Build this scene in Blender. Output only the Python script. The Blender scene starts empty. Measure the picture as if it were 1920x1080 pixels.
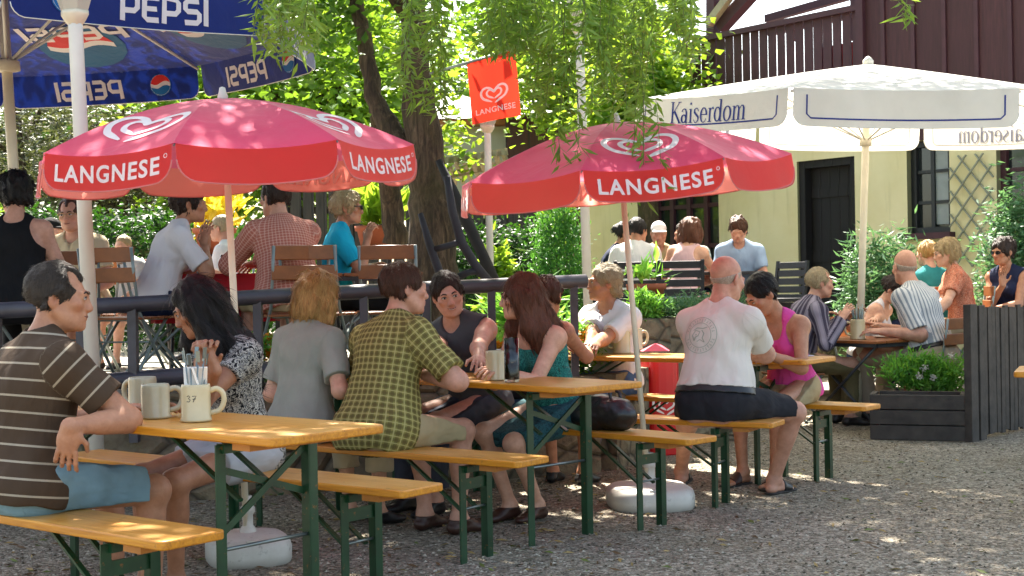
import bpy, bmesh, math, random
import numpy as np
from mathutils import Vector, Matrix
from mathutils.bvhtree import BVHTree

C = bpy.context.scene.collection
SC = bpy.context.scene
rnd = random.Random(7)
NR = np.random.RandomState(11)
rad = math.radians

# ---------------------------------------------------------------- camera, sky, sun, exposure
F_PX, CAM_H, ROLL = 2500.0, 1.23, -0.017
cam_d = bpy.data.cameras.new('camera'); cam = bpy.data.objects.new('camera', cam_d); C.objects.link(cam)
cam.matrix_world = Matrix.Translation((0, 0, CAM_H)) @ Matrix.Rotation(rad(90), 4, 'X') @ Matrix.Rotation(ROLL, 4, 'Z')
cam_d.sensor_width = 36; cam_d.lens = F_PX / 1920 * 36
cam_d.clip_start = 0.05; cam_d.clip_end = 500
cam_d.dof.use_dof = True; cam_d.dof.focus_distance = 6.6; cam_d.dof.aperture_fstop = 11
SC.camera = cam
SUN_EL, SUN_AZ = rad(56), rad(-12)          # azimuth from +Y (behind the scene), negative = to the left
world = bpy.data.worlds.new('World'); SC.world = world; world.use_nodes = True
wn = world.node_tree.nodes; wl = world.node_tree.links
sky = wn.new('ShaderNodeTexSky'); sky.sky_type = 'NISHITA'; sky.sun_disc = False
sky.sun_elevation = SUN_EL; sky.sun_rotation = SUN_AZ
sky.air_density = 1.0; sky.dust_density = 2.5; sky.ozone_density = 1.0
wn['Background'].inputs['Strength'].default_value = 0.11
wmx = wn.new('ShaderNodeMix'); wmx.data_type = 'RGBA'; wmx.blend_type = 'MULTIPLY'; wmx.inputs[0].default_value = 1; wmx.inputs[7].default_value = (1, .92, .80, 1)   # sky light tinted warm in place of a white balance
wl.new(sky.outputs[0], wmx.inputs[6]); wl.new(wmx.outputs[2], wn['Background'].inputs['Color'])
sun_d = bpy.data.lights.new('sun', 'SUN'); sun_d.energy = 5.0; sun_d.angle = rad(0.5); sun_d.color = (1, .93, .82)
sun = bpy.data.objects.new('sun', sun_d); C.objects.link(sun)
sv = Vector((math.sin(SUN_AZ) * math.cos(SUN_EL), math.cos(SUN_AZ) * math.cos(SUN_EL), math.sin(SUN_EL)))
sun.rotation_euler = sv.to_track_quat('Z', 'Y').to_euler()
SC.view_settings.view_transform = 'Standard'; SC.view_settings.look = 'None'
SC.view_settings.exposure = 2.5; SC.view_settings.gamma = 1
SC.cycles.max_bounces = 8; SC.cycles.transparent_max_bounces = 8
SC.cycles.use_denoising = True; SC.cycles.caustics_reflective = False; SC.cycles.caustics_refractive = False
SC.cycles.sample_clamp_indirect = 6

def W(px, py, Y):
    """world point seen at pixel (px,py) of the 1920 x 1080 photograph at distance Y"""
    u, v = px - 960, py - 540; c, s = math.cos(ROLL), math.sin(ROLL)
    return Vector(((c * u + s * v) * Y / F_PX, Y, CAM_H - (-s * u + c * v) * Y / F_PX))
def G(px, py, z=0.0):
    u, v = px - 960, py - 540; c, s = math.cos(ROLL), math.sin(ROLL)
    v0 = -s * u + c * v
    Y = (CAM_H - z) * F_PX / v0
    return W(px, py, Y)

# ---------------------------------------------------------------- objects and tags
def tag(o, label=None, cat=None, group=None, kind=None):
    if label: o['label'] = label
    if cat: o['category'] = cat
    if group: o['group'] = group
    if kind: o['kind'] = kind
    return o
def empty(name, loc=(0, 0, 0), rz=0.0, label=None, cat=None, group=None):
    o = bpy.data.objects.new(name, None); C.objects.link(o)
    o.empty_display_size = .1
    o.location = loc; o.rotation_euler = (0, 0, rz)
    return tag(o, label, cat, group)
def copy_tree(o, parent=None):
    c = o.copy(); C.objects.link(c)
    if parent is not None: c.parent = parent
    for ch in list(o.children): copy_tree(ch, c)
    return c
def mesh_obj(name, verts, faces, mat, parent=None, smooth=False, mi=None, attr=None):
    me = bpy.data.meshes.new(name)
    me.from_pydata([tuple(v) for v in verts] if not isinstance(verts, np.ndarray) else verts.tolist(), [],
                   faces if not isinstance(faces, np.ndarray) else faces.tolist())
    for m in (mat if isinstance(mat, (list, tuple)) else [mat]): me.materials.append(m)
    if mi is not None: me.polygons.foreach_set('material_index', mi)
    if smooth: me.polygons.foreach_set('use_smooth', [True] * len(me.polygons))
    if attr:
        for k, a in attr.items():
            a = np.asarray(a, dtype=np.float32)
            if a.ndim == 1:
                at = me.attributes.new(k, 'FLOAT', 'POINT'); at.data.foreach_set('value', a.ravel())
            else:
                at = me.attributes.new(k, 'FLOAT_VECTOR', 'POINT'); at.data.foreach_set('vector', a.ravel())
    me.update()
    o = bpy.data.objects.new(name, me); C.objects.link(o)
    if parent is not None: o.parent = parent
    return o

def smooth_path(pts, n=4):
    P = [Vector(p) for p in pts]; Q = [P[0] * 2 - P[1]] + P + [P[-1] * 2 - P[-2]]; out = []
    for i in range(1, len(Q) - 2):
        a, b, c, d = Q[i - 1:i + 3]
        for j in range(n):
            t = j / n; out.append(.5 * (2 * b + (c - a) * t + (2 * a - 5 * b + 4 * c - d) * t * t + (3 * b - a - 3 * c + d) * t ** 3))
    return out + [P[-1]]
class MB:
    """collects boxes, tubes, plates and linked as ONE mesh object"""
    def __init__(s): s.v = []; s.f = []; s.mi = []; s.sm = []
    def add(s, vs, fs, mi=0, sm=False):
        b = len(s.v); s.v += [tuple(v) for v in vs]
        for f in fs: s.f.append([i + b for i in f]); s.mi.append(mi); s.sm.append(sm)
        return s
    def box(s, c, d, rot=None, mi=0, bev=0.0):
        c = Vector(c); hx, hy, hz = d[0] / 2, d[1] / 2, d[2] / 2
        R = rot if rot is not None else Matrix.Identity(3)
        if bev <= 0:
            p = [Vector((x * hx, y * hy, z * hz)) for z in (-1, 1) for x, y in ((-1, -1), (1, -1), (1, 1), (-1, 1))]
            f = [(3, 2, 1, 0), (4, 5, 6, 7), (0, 1, 5, 4), (1, 2, 6, 5), (2, 3, 7, 6), (3, 0, 4, 7)]
            return s.add([c + R @ q for q in p], f, mi)
        bm = bmesh.new(); bmesh.ops.create_cube(bm, size=1)
        for v in bm.verts: v.co = Vector((v.co.x * d[0], v.co.y * d[1], v.co.z * d[2]))
        bmesh.ops.bevel(bm, geom=bm.edges[:], offset=bev, segments=2, affect='EDGES', profile=.5)
        bm.verts.index_update()
        s.add([c + R @ v.co for v in bm.verts], [[v.index for v in f.verts] for f in bm.faces], mi, False)
        bm.free(); return s
    def bar(s, a, b, w, h, mi=0, up=(0, 0, 1), bev=0.0):
        a, b = Vector(a), Vector(b); d = b - a; L = d.length; y = d.normalized()
        x = y.cross(Vector(up))
        if x.length < 1e-4: x = y.cross(Vector((1, 0, 0)))
        x.normalize(); z = x.cross(y)
        R = Matrix((x, y, z)).transposed()
        return s.box((a + b) / 2, (w, L, h), R, mi, bev)
    def tube(s, pts, r, n=8, mi=0, closed=False, cap=True, sm=True, flat=1.0):
        pts = [Vector(p) for p in pts]; m = len(pts)
        rs = r if isinstance(r, (list, tuple)) else [r] * m
        base = len(s.v); prev = None
        for i, p in enumerate(pts):
            t = (pts[(i + 1) % m] - pts[i - 1]) if closed else (pts[min(i + 1, m - 1)] - pts[max(i - 1, 0)])
            t.normalize()
            if prev is None:
                a = t.cross(Vector((0, 0, 1)))
                if a.length < .05: a = t.cross(Vector((1, 0, 0)))
            else:
                a = prev - t * prev.dot(t)
                if a.length < 1e-5: a = t.cross(Vector((1, 0, 0)))
            a.normalize(); prev = a; bb = t.cross(a)
            for k in range(n):
                an = 2 * math.pi * k / n
                s.v.append(tuple(p + a * (math.cos(an) * rs[i]) + bb * (math.sin(an) * rs[i] * flat)))
        for i in range(m if closed else m - 1):
            j = (i + 1) % m
            for k in range(n):
                l = (k + 1) % n
                s.f.append([base + i * n + k, base + i * n + l, base + j * n + l, base + j * n + k]); s.mi.append(mi); s.sm.append(sm)
        if cap and not closed:
            s.f.append([base + k for k in range(n)][::-1]); s.mi.append(mi); s.sm.append(False)
            s.f.append([base + (m - 1) * n + k for k in range(n)]); s.mi.append(mi); s.sm.append(False)
        return s
    def lathe(s, prof, c=(0, 0, 0), n=24, mi=0, R=None):
        c = Vector(c); base = len(s.v); R = R or Matrix.Identity(3)
        for r, z in prof:
            for k in range(n):
                a = 2 * math.pi * k / n
                s.v.append(tuple(c + R @ Vector((r * math.cos(a), r * math.sin(a), z))))
        for i in range(len(prof) - 1):
            for k in range(n):
                l = (k + 1) % n
                s.f.append([base + i * n + k, base + i * n + l, base + (i + 1) * n + l, base + (i + 1) * n + k]); s.mi.append(mi); s.sm.append(True)
        return s
    def prism(s, poly, z0, z1, mi=0, M=None):
        n = len(poly); M = M or Matrix.Identity(4)
        vs = [M @ Vector((x, y, z0)) for x, y in poly] + [M @ Vector((x, y, z1)) for x, y in poly]
        fs = [list(range(n))[::-1], list(range(n, 2 * n))] + [[i, (i + 1) % n, n + (i + 1) % n, n + i] for i in range(n)]
        return s.add(vs, fs, mi)
    def build(s, name, mat, parent=None, smooth=None):
        o = mesh_obj(name, s.v, s.f, mat, parent, mi=s.mi)
        o.data.polygons.foreach_set('use_smooth', s.sm if smooth is None else [smooth] * len(s.f))
        return o

def add_bevel(o, w=.004, seg=2):
    m = o.modifiers.new('bevel', 'BEVEL'); m.width = w; m.segments = seg; m.limit_method = 'ANGLE'; m.angle_limit = rad(40)
    return o

# ---------------------------------------------------------------- materials
def hx(h):
    h = h.lstrip('#'); r = [int(h[i:i + 2], 16) / 255 for i in (0, 2, 4)]
    return tuple(c / 12.92 if c < .04045 else ((c + .055) / 1.055) ** 2.4 for c in r)
class NT:
    def __init__(s, name):
        s.m = bpy.data.materials.new(name); s.m.use_nodes = True
        s.t = s.m.node_tree; s.b = s.t.nodes['Principled BSDF']; s.out = s.t.nodes['Material Output']
    def n(s, typ, **kw):
        x = s.t.nodes.new(typ)
        for k, v in kw.items(): setattr(x, k, v)
        return x
    def l(s, a, b): s.t.links.new(a, b)
    def coords(s, kind='Object'): return s.n('ShaderNodeTexCoord').outputs[kind]
    def attr(s, name, out='Vector'): return s.n('ShaderNodeAttribute', attribute_name=name).outputs[out]
    def mapv(s, vec, sc=(1, 1, 1), loc=(0, 0, 0), rot=(0, 0, 0)):
        m = s.n('ShaderNodeMapping'); m.inputs['Scale'].default_value = sc; m.inputs['Location'].default_value = loc; m.inputs['Rotation'].default_value = rot
        s.l(vec, m.inputs['Vector']); return m.outputs[0]
    def noise(s, vec, scale, detail=4, rough=.55, dist=0):
        n = s.n('ShaderNodeTexNoise'); n.inputs['Scale'].default_value = scale; n.inputs['Detail'].default_value = detail
        n.inputs['Roughness'].default_value = rough; n.inputs['Distortion'].default_value = dist
        s.l(vec, n.inputs['Vector']); return n.outputs['Fac']
    def ramp(s, fac, stops, interp='LINEAR'):
        r = s.n('ShaderNodeValToRGB'); r.color_ramp.interpolation = interp; e = r.color_ramp.elements
        while len(e) < len(stops): e.new(.5)
        for el, (p, c) in zip(e, stops): el.position = p; el.color = (*c[:3], 1)
        s.l(fac, r.inputs[0]); return r.outputs[0]
    def val(s, fac, a, b, lo=0., hi=1.):
        r = s.n('ShaderNodeMapRange'); r.inputs[1].default_value = lo; r.inputs[2].default_value = hi; r.inputs[3].default_value = a; r.inputs[4].default_value = b
        s.l(fac, r.inputs[0]); return r.outputs[0]
    def mix(s, fac, a, b, mode='MIX'):
        m = s.n('ShaderNodeMix', data_type='RGBA', blend_type=mode)
        for k, v in ((0, fac), (6, a), (7, b)):
            if isinstance(v, (int, float)): m.inputs[k].default_value = v
            elif isinstance(v, tuple): m.inputs[k].default_value = (*v[:3], 1)
            else: s.l(v, m.inputs[k])
        return m.outputs[2]
    def math(s, op, a, b=None, clamp=False):
        m = s.n('ShaderNodeMath', operation=op, use_clamp=clamp)
        for k, v in ((0, a), (1, b)):
            if v is None: continue
            if isinstance(v, (int, float)): m.inputs[k].default_value = v
            else: s.l(v, m.inputs[k])
        return m.outputs[0]
    def sep(s, v):
        x = s.n('ShaderNodeSeparateXYZ'); s.l(v, x.inputs[0]); return x.outputs
    def bump(s, h, strength=.3, dist=.01):
        b = s.n('ShaderNodeBump'); b.inputs['Strength'].default_value = strength; b.inputs['Distance'].default_value = dist
        s.l(h, b.inputs['Height']); s.l(b.outputs[0], s.b.inputs['Normal']); return b
    def set(s, color=None, rough=None, metal=None, spec=None):
        for k, v in (('Base Color', color), ('Roughness', rough), ('Metallic', metal), ('Specular IOR Level', spec)):
            if v is None: continue
            if isinstance(v, (int, float)): s.b.inputs[k].default_value = v
            elif isinstance(v, tuple): s.b.inputs[k].default_value = (*v[:3], 1)
            else: s.l(v, s.b.inputs[k])
        return s
    def translucent(s, color, fac):
        tr = s.n('ShaderNodeBsdfTranslucent'); mx = s.n('ShaderNodeMixShader'); mx.inputs[0].default_value = fac
        if isinstance(color, tuple): tr.inputs[0].default_value = (*color[:3], 1)
        else: s.l(color, tr.inputs[0])
        s.l(s.b.outputs[0], mx.inputs[1]); s.l(tr.outputs[0], mx.inputs[2]); s.l(mx.outputs[0], s.out.inputs['Surface'])
        return s

def simple(name, col, rough=.6, var=.15, vs=8., bump=0., bs=60., metal=0., spec=None, trans=0., tcol=None, coord='Object'):
    t = NT(name); v = t.coords(coord)
    nz = t.noise(v, vs, 5)
    lo = tuple(c * (1 - var) for c in col); hi = tuple(min(1, c * (1 + var)) for c in col)
    c = t.ramp(nz, [(.3, lo), (.7, hi)]) if var else col
    t.set(c, rough, metal, spec)
    if bump: t.bump(t.noise(v, bs, 4), bump, .01)
    if trans: t.translucent(tcol or c, trans)
    return t.m

M = {}
def wood_paint():
    t = NT('varnished bench wood'); v = t.coords()
    oi = t.n('ShaderNodeObjectInfo').outputs['Random']; vm = t.n('ShaderNodeVectorMath', operation='ADD'); t.l(v, vm.inputs[0])
    cb = t.n('ShaderNodeCombineXYZ'); t.l(t.math('MULTIPLY', oi, 37.), cb.inputs[0]); t.l(t.math('MULTIPLY', oi, 11.), cb.inputs[1]); t.l(cb.outputs[0], vm.inputs[1]); v = vm.outputs[0]
    g = t.noise(t.mapv(v, (1.1, 20, 20)), 3., 7, .62, .8); g2 = t.noise(t.mapv(v, (.5, 7, 7)), 3., 4, .6, 1.2)
    blot = t.noise(v, 3.1, 5, .6)
    c = t.ramp(g, [(.25, hx('#a3600f')), (.55, hx('#c9851d')), (.8, hx('#d99d34'))])
    c = t.mix(t.val(g2, 0, .45, .5, .72), c, hx('#9a5a16'))
    geo = t.n('ShaderNodeNewGeometry'); nz = t.sep(geo.outputs['Normal'])[2]
    top = t.val(nz, 0, 1, .7, .95)
    worn = t.math('MULTIPLY', top, t.val(blot, .25, .95, .38, .66))
    c = t.mix(worn, c, t.ramp(g, [(.3, hx('#b98540')), (.7, hx('#d2a864'))]))
    fine = t.noise(v, 31., 6, .72)
    c = t.mix(t.val(fine, 0, .75, .62, .7), c, hx('#7d5223'))
    ring = t.noise(t.mapv(v, (2, 2, 2)), 5.2, 3, .5, 2.4)
    c = t.mix(t.math('MULTIPLY', top, t.val(ring, 0, .4, .63, .69)), c, hx('#8f6a38'))
    sc_ = t.noise(t.mapv(v, (3, 90, 3), rot=(0, 0, .25)), 4., 3, .6); c = t.mix(t.math('MULTIPLY', top, t.val(sc_, 0, .5, .68, .74)), c, hx('#e0c08a'))
    t.set(c, t.val(blot, .22, .5)); t.bump(g, .15, .004); return t.m
M['bench_wood'] = wood_paint()
M['raw_wood'] = simple('raw pine batten', hx('#a86e2c'), .6, .2, 12)
def green_metal():
    t = NT('green painted steel'); v = t.coords()
    c = t.ramp(t.noise(v, 9, 4), [(.3, hx('#0b2d1a')), (.7, hx('#144427'))])
    chip = t.noise(v, 34, 6, .7)
    c = t.mix(t.val(chip, 0, 1, .62, .66), c, hx('#7a4f22')); c = t.mix(t.val(t.noise(v, 5, 3), 0, .5, .5, .75), c, hx('#2f4a34'))
    t.set(c, .38); return t.m
M['green'] = green_metal()
M['steel'] = simple('dull steel rod', hx('#7f8886'), .35, .1, metal=.8)
M['white_metal'] = simple('white lacquered pole', hx('#d8d6cc'), .4, .07, 5, .05)
def scuffed():
    t = NT('weathered white plastic'); v = t.coords(); n = t.noise(v, 5, 6, .65); z = t.sep(v)[2]
    c = t.ramp(n, [(.3, hx('#bdb8ab')), (.7, hx('#d6d3ca'))]); d = t.noise(v, 19, 6, .7)
    c = t.mix(t.val(d, 0, .6, .58, .7), c, hx('#7d7464')); c = t.mix(t.math('MULTIPLY', t.val(z, .6, 0, 0, .05), t.val(n, .3, 1, .35, .6)), c, hx('#6b6252'))
    t.set(c, .5); t.bump(d, .15, .004); return t.m
M['white_plastic'] = scuffed()
M['cream_metal'] = simple('cream lacquer', hx('#d9d0b8'), .4, .08)
M['dark_iron'] = simple('dark grey iron', hx('#2b2d31'), .45, .3, 6)
M['chair_metal'] = simple('galvanised green grey chair frame', hx('#7d8784'), .4, .18, 9, metal=.25)
M['dark_metal'] = simple('black coated steel', hx('#1b1d20'), .45, .2)
M['stone_mug'] = simple('glazed stoneware', hx('#c6b893'), .22, .09, 9, .04, 40)
M['grey_mug'] = simple('grey glazed stoneware', hx('#b3a98c'), .24, .1, 9, .04, 40)
M['black'] = simple('matt black', (.012, .012, .013), .55, .2)
M['black_ink'] = simple('black pen marks', (.02, .02, .022), .6, 0)
M['white_paint'] = simple('white print', hx('#e9e4dc'), .6, .05)
M['rail'] = simple('stained round rail', hx('#3c3a42'), .42, .3, 5, .3, 22)
M['stone'] = None
# ---------------------------------------------------------------- implicit bodies (signed distance fields -> one continuous mesh)
def vnoise(P, seed=0):
    """smooth lattice noise in [-1,1]; P (...,3)"""
    i = np.floor(P).astype(np.int64); f = P - i; f = f * f * (3 - 2 * f)
    def h(a, b, c):
        n = (a * 374761393 + b * 668265263 + c * 2147483647 + seed * 1274126177) & 0xFFFFFFFF
        n = ((n ^ (n >> 13)) * 1274126177) & 0xFFFFFFFF
        return ((n ^ (n >> 16)) & 0xFFFF) / 32767.5 - 1
    r = 0
    for dx in (0, 1):
        for dy in (0, 1):
            for dz in (0, 1):
                w = (f[..., 0] if dx else 1 - f[..., 0]) * (f[..., 1] if dy else 1 - f[..., 1]) * (f[..., 2] if dz else 1 - f[..., 2])
                r = r + w * h(i[..., 0] + dx, i[..., 1] + dy, i[..., 2] + dz)
    return r
def nrm(v): v = np.asarray(v, float); return v / (np.linalg.norm(v) + 1e-9)
def A(*v): return np.array(v, float)
def rotx(d): c, s = math.cos(rad(d)), math.sin(rad(d)); return np.array([[1, 0, 0], [0, c, -s], [0, s, c]])
def roty(d): c, s = math.cos(rad(d)), math.sin(rad(d)); return np.array([[c, 0, s], [0, 1, 0], [-s, 0, c]])
def rotz(d): c, s = math.cos(rad(d)), math.sin(rad(d)); return np.array([[c, -s, 0], [s, c, 0], [0, 0, 1]])

class Field:
    def __init__(s, h): s.h = h; s.pr = []; s.post = []
    def cap(s, a, b, ra, rb=None, k=.02, flat=None, fl=1., cuts=(), op='+', tag=None):
        a, b = np.asarray(a, float), np.asarray(b, float); rb = ra if rb is None else rb
        m = max(ra, rb) * max(1, 1. if fl < 1 else fl)
        s.pr.append(dict(t='c', a=a, b=b, ra=ra, rb=rb, k=k, n=None if flat is None else nrm(flat), fl=fl, cuts=cuts, op=op,
                         lo=np.minimum(a, b) - m, hi=np.maximum(a, b) + m, tag=tag)); return s
    def ell(s, c, r, R=None, k=.03, cuts=(), op='+', tag=None):
        c = np.asarray(c, float); r = np.asarray(r if hasattr(r, '__len__') else (r, r, r), float); R = np.eye(3) if R is None else R
        e = np.sqrt(((R * r) ** 2).sum(1))
        s.pr.append(dict(t='e', c=c, r=r, R=R, k=k, cuts=cuts, op=op, lo=c - e, hi=c + e, tag=tag)); return s
    def dist(s, p, X, Y, Z):
        if p['t'] == 'c':
            a, b = p['a'], p['b']; d = b - a; L2 = d @ d + 1e-12
            x, y, z = X - a[0], Y - a[1], Z - a[2]
            t = np.clip((x * d[0] + y * d[1] + z * d[2]) / L2, 0, 1)
            x = x - t * d[0]; y = y - t * d[1]; z = z - t * d[2]
            if p['n'] is not None:
                n = p['n']; q = (x * n[0] + y * n[1] + z * n[2]) * (1 / p['fl'] - 1)
                x = x + q * n[0]; y = y + q * n[1]; z = z + q * n[2]
            return np.sqrt(x * x + y * y + z * z) - (p['ra'] + (p['rb'] - p['ra']) * t)
        c, r, R = p['c'], p['r'], p['R']
        x, y, z = X - c[0], Y - c[1], Z - c[2]
        q = [x * R[0, i] + y * R[1, i] + z * R[2, i] for i in range(3)]
        k0 = np.sqrt(sum((q[i] / r[i]) ** 2 for i in range(3))); k1 = np.sqrt(sum((q[i] / r[i] ** 2) ** 2 for i in range(3)))
        return k0 * (k0 - 1) / (k1 + 1e-6)
    def mesh(s, noise=None):
        h = s.h; add = [p for p in s.pr if p['op'] == '+']
        lo = np.min([p['lo'] for p in add], 0) - 4 * h; hi = np.max([p['hi'] for p in add], 0) + 4 * h
        n = np.ceil((hi - lo) / h).astype(int) + 1
        ax = [(lo[i] + np.arange(n[i]) * h).astype(np.float32) for i in range(3)]
        f = np.full(n, 1.0, np.float32)
        for p in s.pr:
            mg = p['k'] + 3 * h
            i0 = np.maximum(0, np.floor((p['lo'] - mg - lo) / h).astype(int)); i1 = np.minimum(n, np.ceil((p['hi'] + mg - lo) / h).astype(int) + 1)
            if (i1 <= i0).any(): continue
            sl = tuple(slice(a, b) for a, b in zip(i0, i1))
            X = ax[0][sl[0]][:, None, None]; Y = ax[1][sl[1]][None, :, None]; Z = ax[2][sl[2]][None, None, :]
            d = s.dist(p, X, Y, Z)
            for (q, nn) in p['cuts']:
                d = np.maximum(d, (X - q[0]) * nn[0] + (Y - q[1]) * nn[1] + (Z - q[2]) * nn[2])
            g = f[sl]; k = p['k']
            if p['op'] == '+':
                hh = np.clip(.5 + .5 * (g - d) / k, 0, 1); f[sl] = g + (d - g) * hh - k * hh * (1 - hh)
            else:
                e = -d; hh = np.clip(.5 - .5 * (g - e) / k, 0, 1); f[sl] = g + (e - g) * hh + k * hh * (1 - hh)
        for (q, nn) in s.post:
            np.maximum(f, ax[0][:, None, None] * nn[0] + ax[1][None, :, None] * nn[1] + ax[2][None, None, :] * nn[2] - np.float32(np.dot(q, nn)), out=f)
        if noise:
            m = np.argwhere(np.abs(f) < .05)
            P = lo + m * h
            f[tuple(m.T)] += noise(P).astype(np.float32)
        return s.nets(f, lo, h)
    @staticmethod
    def nets(f, lo, h):
        sg = f < 0
        c = np.zeros(np.array(f.shape) - 1, np.int8)
        for dx in (0, 1):
            for dy in (0, 1):
                for dz in (0, 1):
                    c += sg[dx:f.shape[0] - 1 + dx, dy:f.shape[1] - 1 + dy, dz:f.shape[2] - 1 + dz]
        act = np.argwhere((c > 0) & (c < 8))
        idx = np.full(c.shape, -1, np.int64); idx[tuple(act.T)] = np.arange(len(act))
        S = np.zeros((len(act), 3)); N = np.zeros(len(act))
        cr = [(x, y, z) for x in (0, 1) for y in (0, 1) for z in (0, 1)]
        vals = {q: f[act[:, 0] + q[0], act[:, 1] + q[1], act[:, 2] + q[2]] for q in cr}
        for a in cr:
            for d in range(3):
                if a[d]: continue
                b = list(a); b[d] = 1; b = tuple(b)
                va, vb = vals[a], vals[b]; m = (va < 0) != (vb < 0)
                t = np.where(m, va / np.where(m, va - vb, 1), 0)
                p = np.array(a, float)[None].repeat(len(act), 0); p[:, d] = t
                S += p * m[:, None]; N += m
        V = lo + (act + S / N[:, None]) * h
        F = []
        for d in range(3):
            u, w = (d + 1) % 3, (d + 2) % 3
            s0 = [slice(None)] * 3; s1 = [slice(None)] * 3; s0[d] = slice(0, -1); s1[d] = slice(1, None)
            a, b = sg[tuple(s0)], sg[tuple(s1)]
            e = np.argwhere(a != b)
            ok = (e[:, u] > 0) & (e[:, w] > 0) & (e[:, u] < c.shape[u]) & (e[:, w] < c.shape[w]); e = e[ok]
            fl = a[tuple(e.T)]
            def g(du, dw):
                q = e.copy(); q[:, u] += du; q[:, w] += dw; return idx[tuple(q.T)]
            q = np.stack([g(-1, -1), g(0, -1), g(0, 0), g(-1, 0)], 1)
            q = np.where(fl[:, None], q, q[:, ::-1]); F.append(q)
        return V, np.concatenate(F)

def ik(a, t, l1, l2, pole):
    d = t - a; L = np.linalg.norm(d); mx = (l1 + l2) * .995
    if L > mx: t = a + d / L * mx; d = t - a; L = mx
    u = d / (L + 1e-9); p = np.asarray(pole, float); p = p - u * (p @ u); p = nrm(p)
    x = (l1 * l1 - l2 * l2 + L * L) / (2 * L); y = math.sqrt(max(0, l1 * l1 - x * x))
    return a + u * x + p * y, t

def wrinkle(seed, amp=.005, fr=(14, 14, 7), tuft=None):
    def f(P):
        return amp * (vnoise(P * np.array(fr), seed) + .5 * vnoise(P * np.array(fr) * 2.3, seed + 5) - .6)
    return f

# ---------------------------------------------------------------- skin, hair and cloth materials
def skin(name, col, rough=.5):
    t = NT(name); v = t.coords()
    n = t.noise(v, 22, 7, .65); k = 1.18
    c = t.ramp(n, [(.3, tuple(x * f for x, f in zip(col, (.86, .78, .74)))), (.7, tuple(min(1, x * k) for x in col))])
    red = t.attr('flush', 'Fac')
    c = t.mix(red, c, (col[0] * .8, col[1] * .42, col[2] * .42))
    t.set(c, rough, spec=.35); t.b.inputs['Subsurface Weight'].default_value = .12
    t.b.inputs['Subsurface Radius'].default_value = (.012, .005, .003); t.b.inputs['Subsurface Scale'].default_value = 1
    t.b.inputs['Roughness'].default_value = rough; t.bump(t.noise(v, 90, 5, .7), .22, .004); return t.m
SK = dict(fair=skin('fair skin', (.56, .32, .22)), tan=skin('tanned skin', (.42, .21, .125)), red=skin('ruddy skin', (.50, .27, .19)), brown=skin('sun browned skin', (.36, .17, .095)))
def hair_mat(name, a, b, rough=.42):
    t = NT(name); v = t.attr('hl')
    n = t.noise(t.mapv(v, (110, 110, 7)), 2.2, 5, .7, .4)
    c = t.ramp(n, [(.28, hx(a)), (.72, hx(b))])
    t.set(c, rough, spec=.3); t.bump(n, .7, .012); return t.m
HR = dict(darkgrey=hair_mat('grey streaked dark hair', '#120e0c', '#453a31'), black=hair_mat('black hair', '#060404', '#140d0b'), brown=hair_mat('brown hair', '#2a1710', '#553422'),
          chestnut=hair_mat('chestnut hair', '#351a12', '#6e4028'), blonde=hair_mat('blonde hair', '#7a5228', '#cba565'), ash=hair_mat('ash blonde hair', '#6b5a40', '#bfa67a'),
          grey=hair_mat('silver hair', '#6d5d45', '#b8a583'), white=hair_mat('white stubble hair', '#8d7a6a', '#c2b3a4'), dark=hair_mat('dark brown hair', '#150d0a', '#35221a'))

def cloth_base(t, col, rough=.85, weave=420):
    t.set(col, rough, spec=.2); v = t.coords()
    b1 = t.bump(t.noise(v, weave, 2), .12, .002); fo = t.noise(t.mapv(t.attr('cl'), (1, .45, 1)), 10, 2, .45, 1.2)
    b2 = t.n('ShaderNodeBump'); b2.inputs['Strength'].default_value = .5; b2.inputs['Distance'].default_value = .022; t.l(fo, b2.inputs['Height']); t.l(b2.outputs[0], b1.inputs['Normal']); return t.m
def plain(name, h, var=.1):
    t = NT(name); c = hx(h) if isinstance(h, str) else h
    n = t.noise(t.coords(), 7, 4)
    return cloth_base(t, t.ramp(n, [(.3, tuple(x * (1 - var) for x in c)), (.7, tuple(min(1, x * (1 + var)) for x in c))]))
def stripes(name, a, b, period, frac, axis=1, c3=None):
    t = NT(name); s = t.sep(t.attr('cl'))
    w = t.math('FRACT', t.math('DIVIDE', t.math('ADD', s[axis], 10), period))
    m = t.math('LESS_THAN', w, frac)
    col = t.mix(m, hx(a), hx(b))
    if c3: col = t.mix(t.math('GREATER_THAN', t.math('FRACT', t.math('DIVIDE', t.math('ADD', s[axis], 10), period * 4)), .82), col, hx(c3))
    return cloth_base(t, col)
def plaid(name, base, dark, light, period):
    t = NT(name); s = t.sep(t.attr('cl'))
    col = hx(base)
    ws = [t.math('FRACT', t.math('DIVIDE', t.math('ADD', s[i], 10), period)) for i in (0, 1)]
    for w in ws: col = t.mix(t.math('MULTIPLY', t.math('LESS_THAN', w, .42), .6), col, hx(dark))
    for w in ws: col = t.mix(t.math('MULTIPLY', t.math('GREATER_THAN', t.math('FRACT', t.math('ADD', w, .2)), .84), .75), col, hx(light))
    return cloth_base(t, col)
def print_cloth(name, stops, scale, warp=2.):
    t = NT(name); v = t.attr('cl')
    return cloth_base(t, t.ramp(t.noise(v, scale, 3, .6, warp), [(p, hx(c)) for p, c in stops], 'CONSTANT'))
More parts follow.
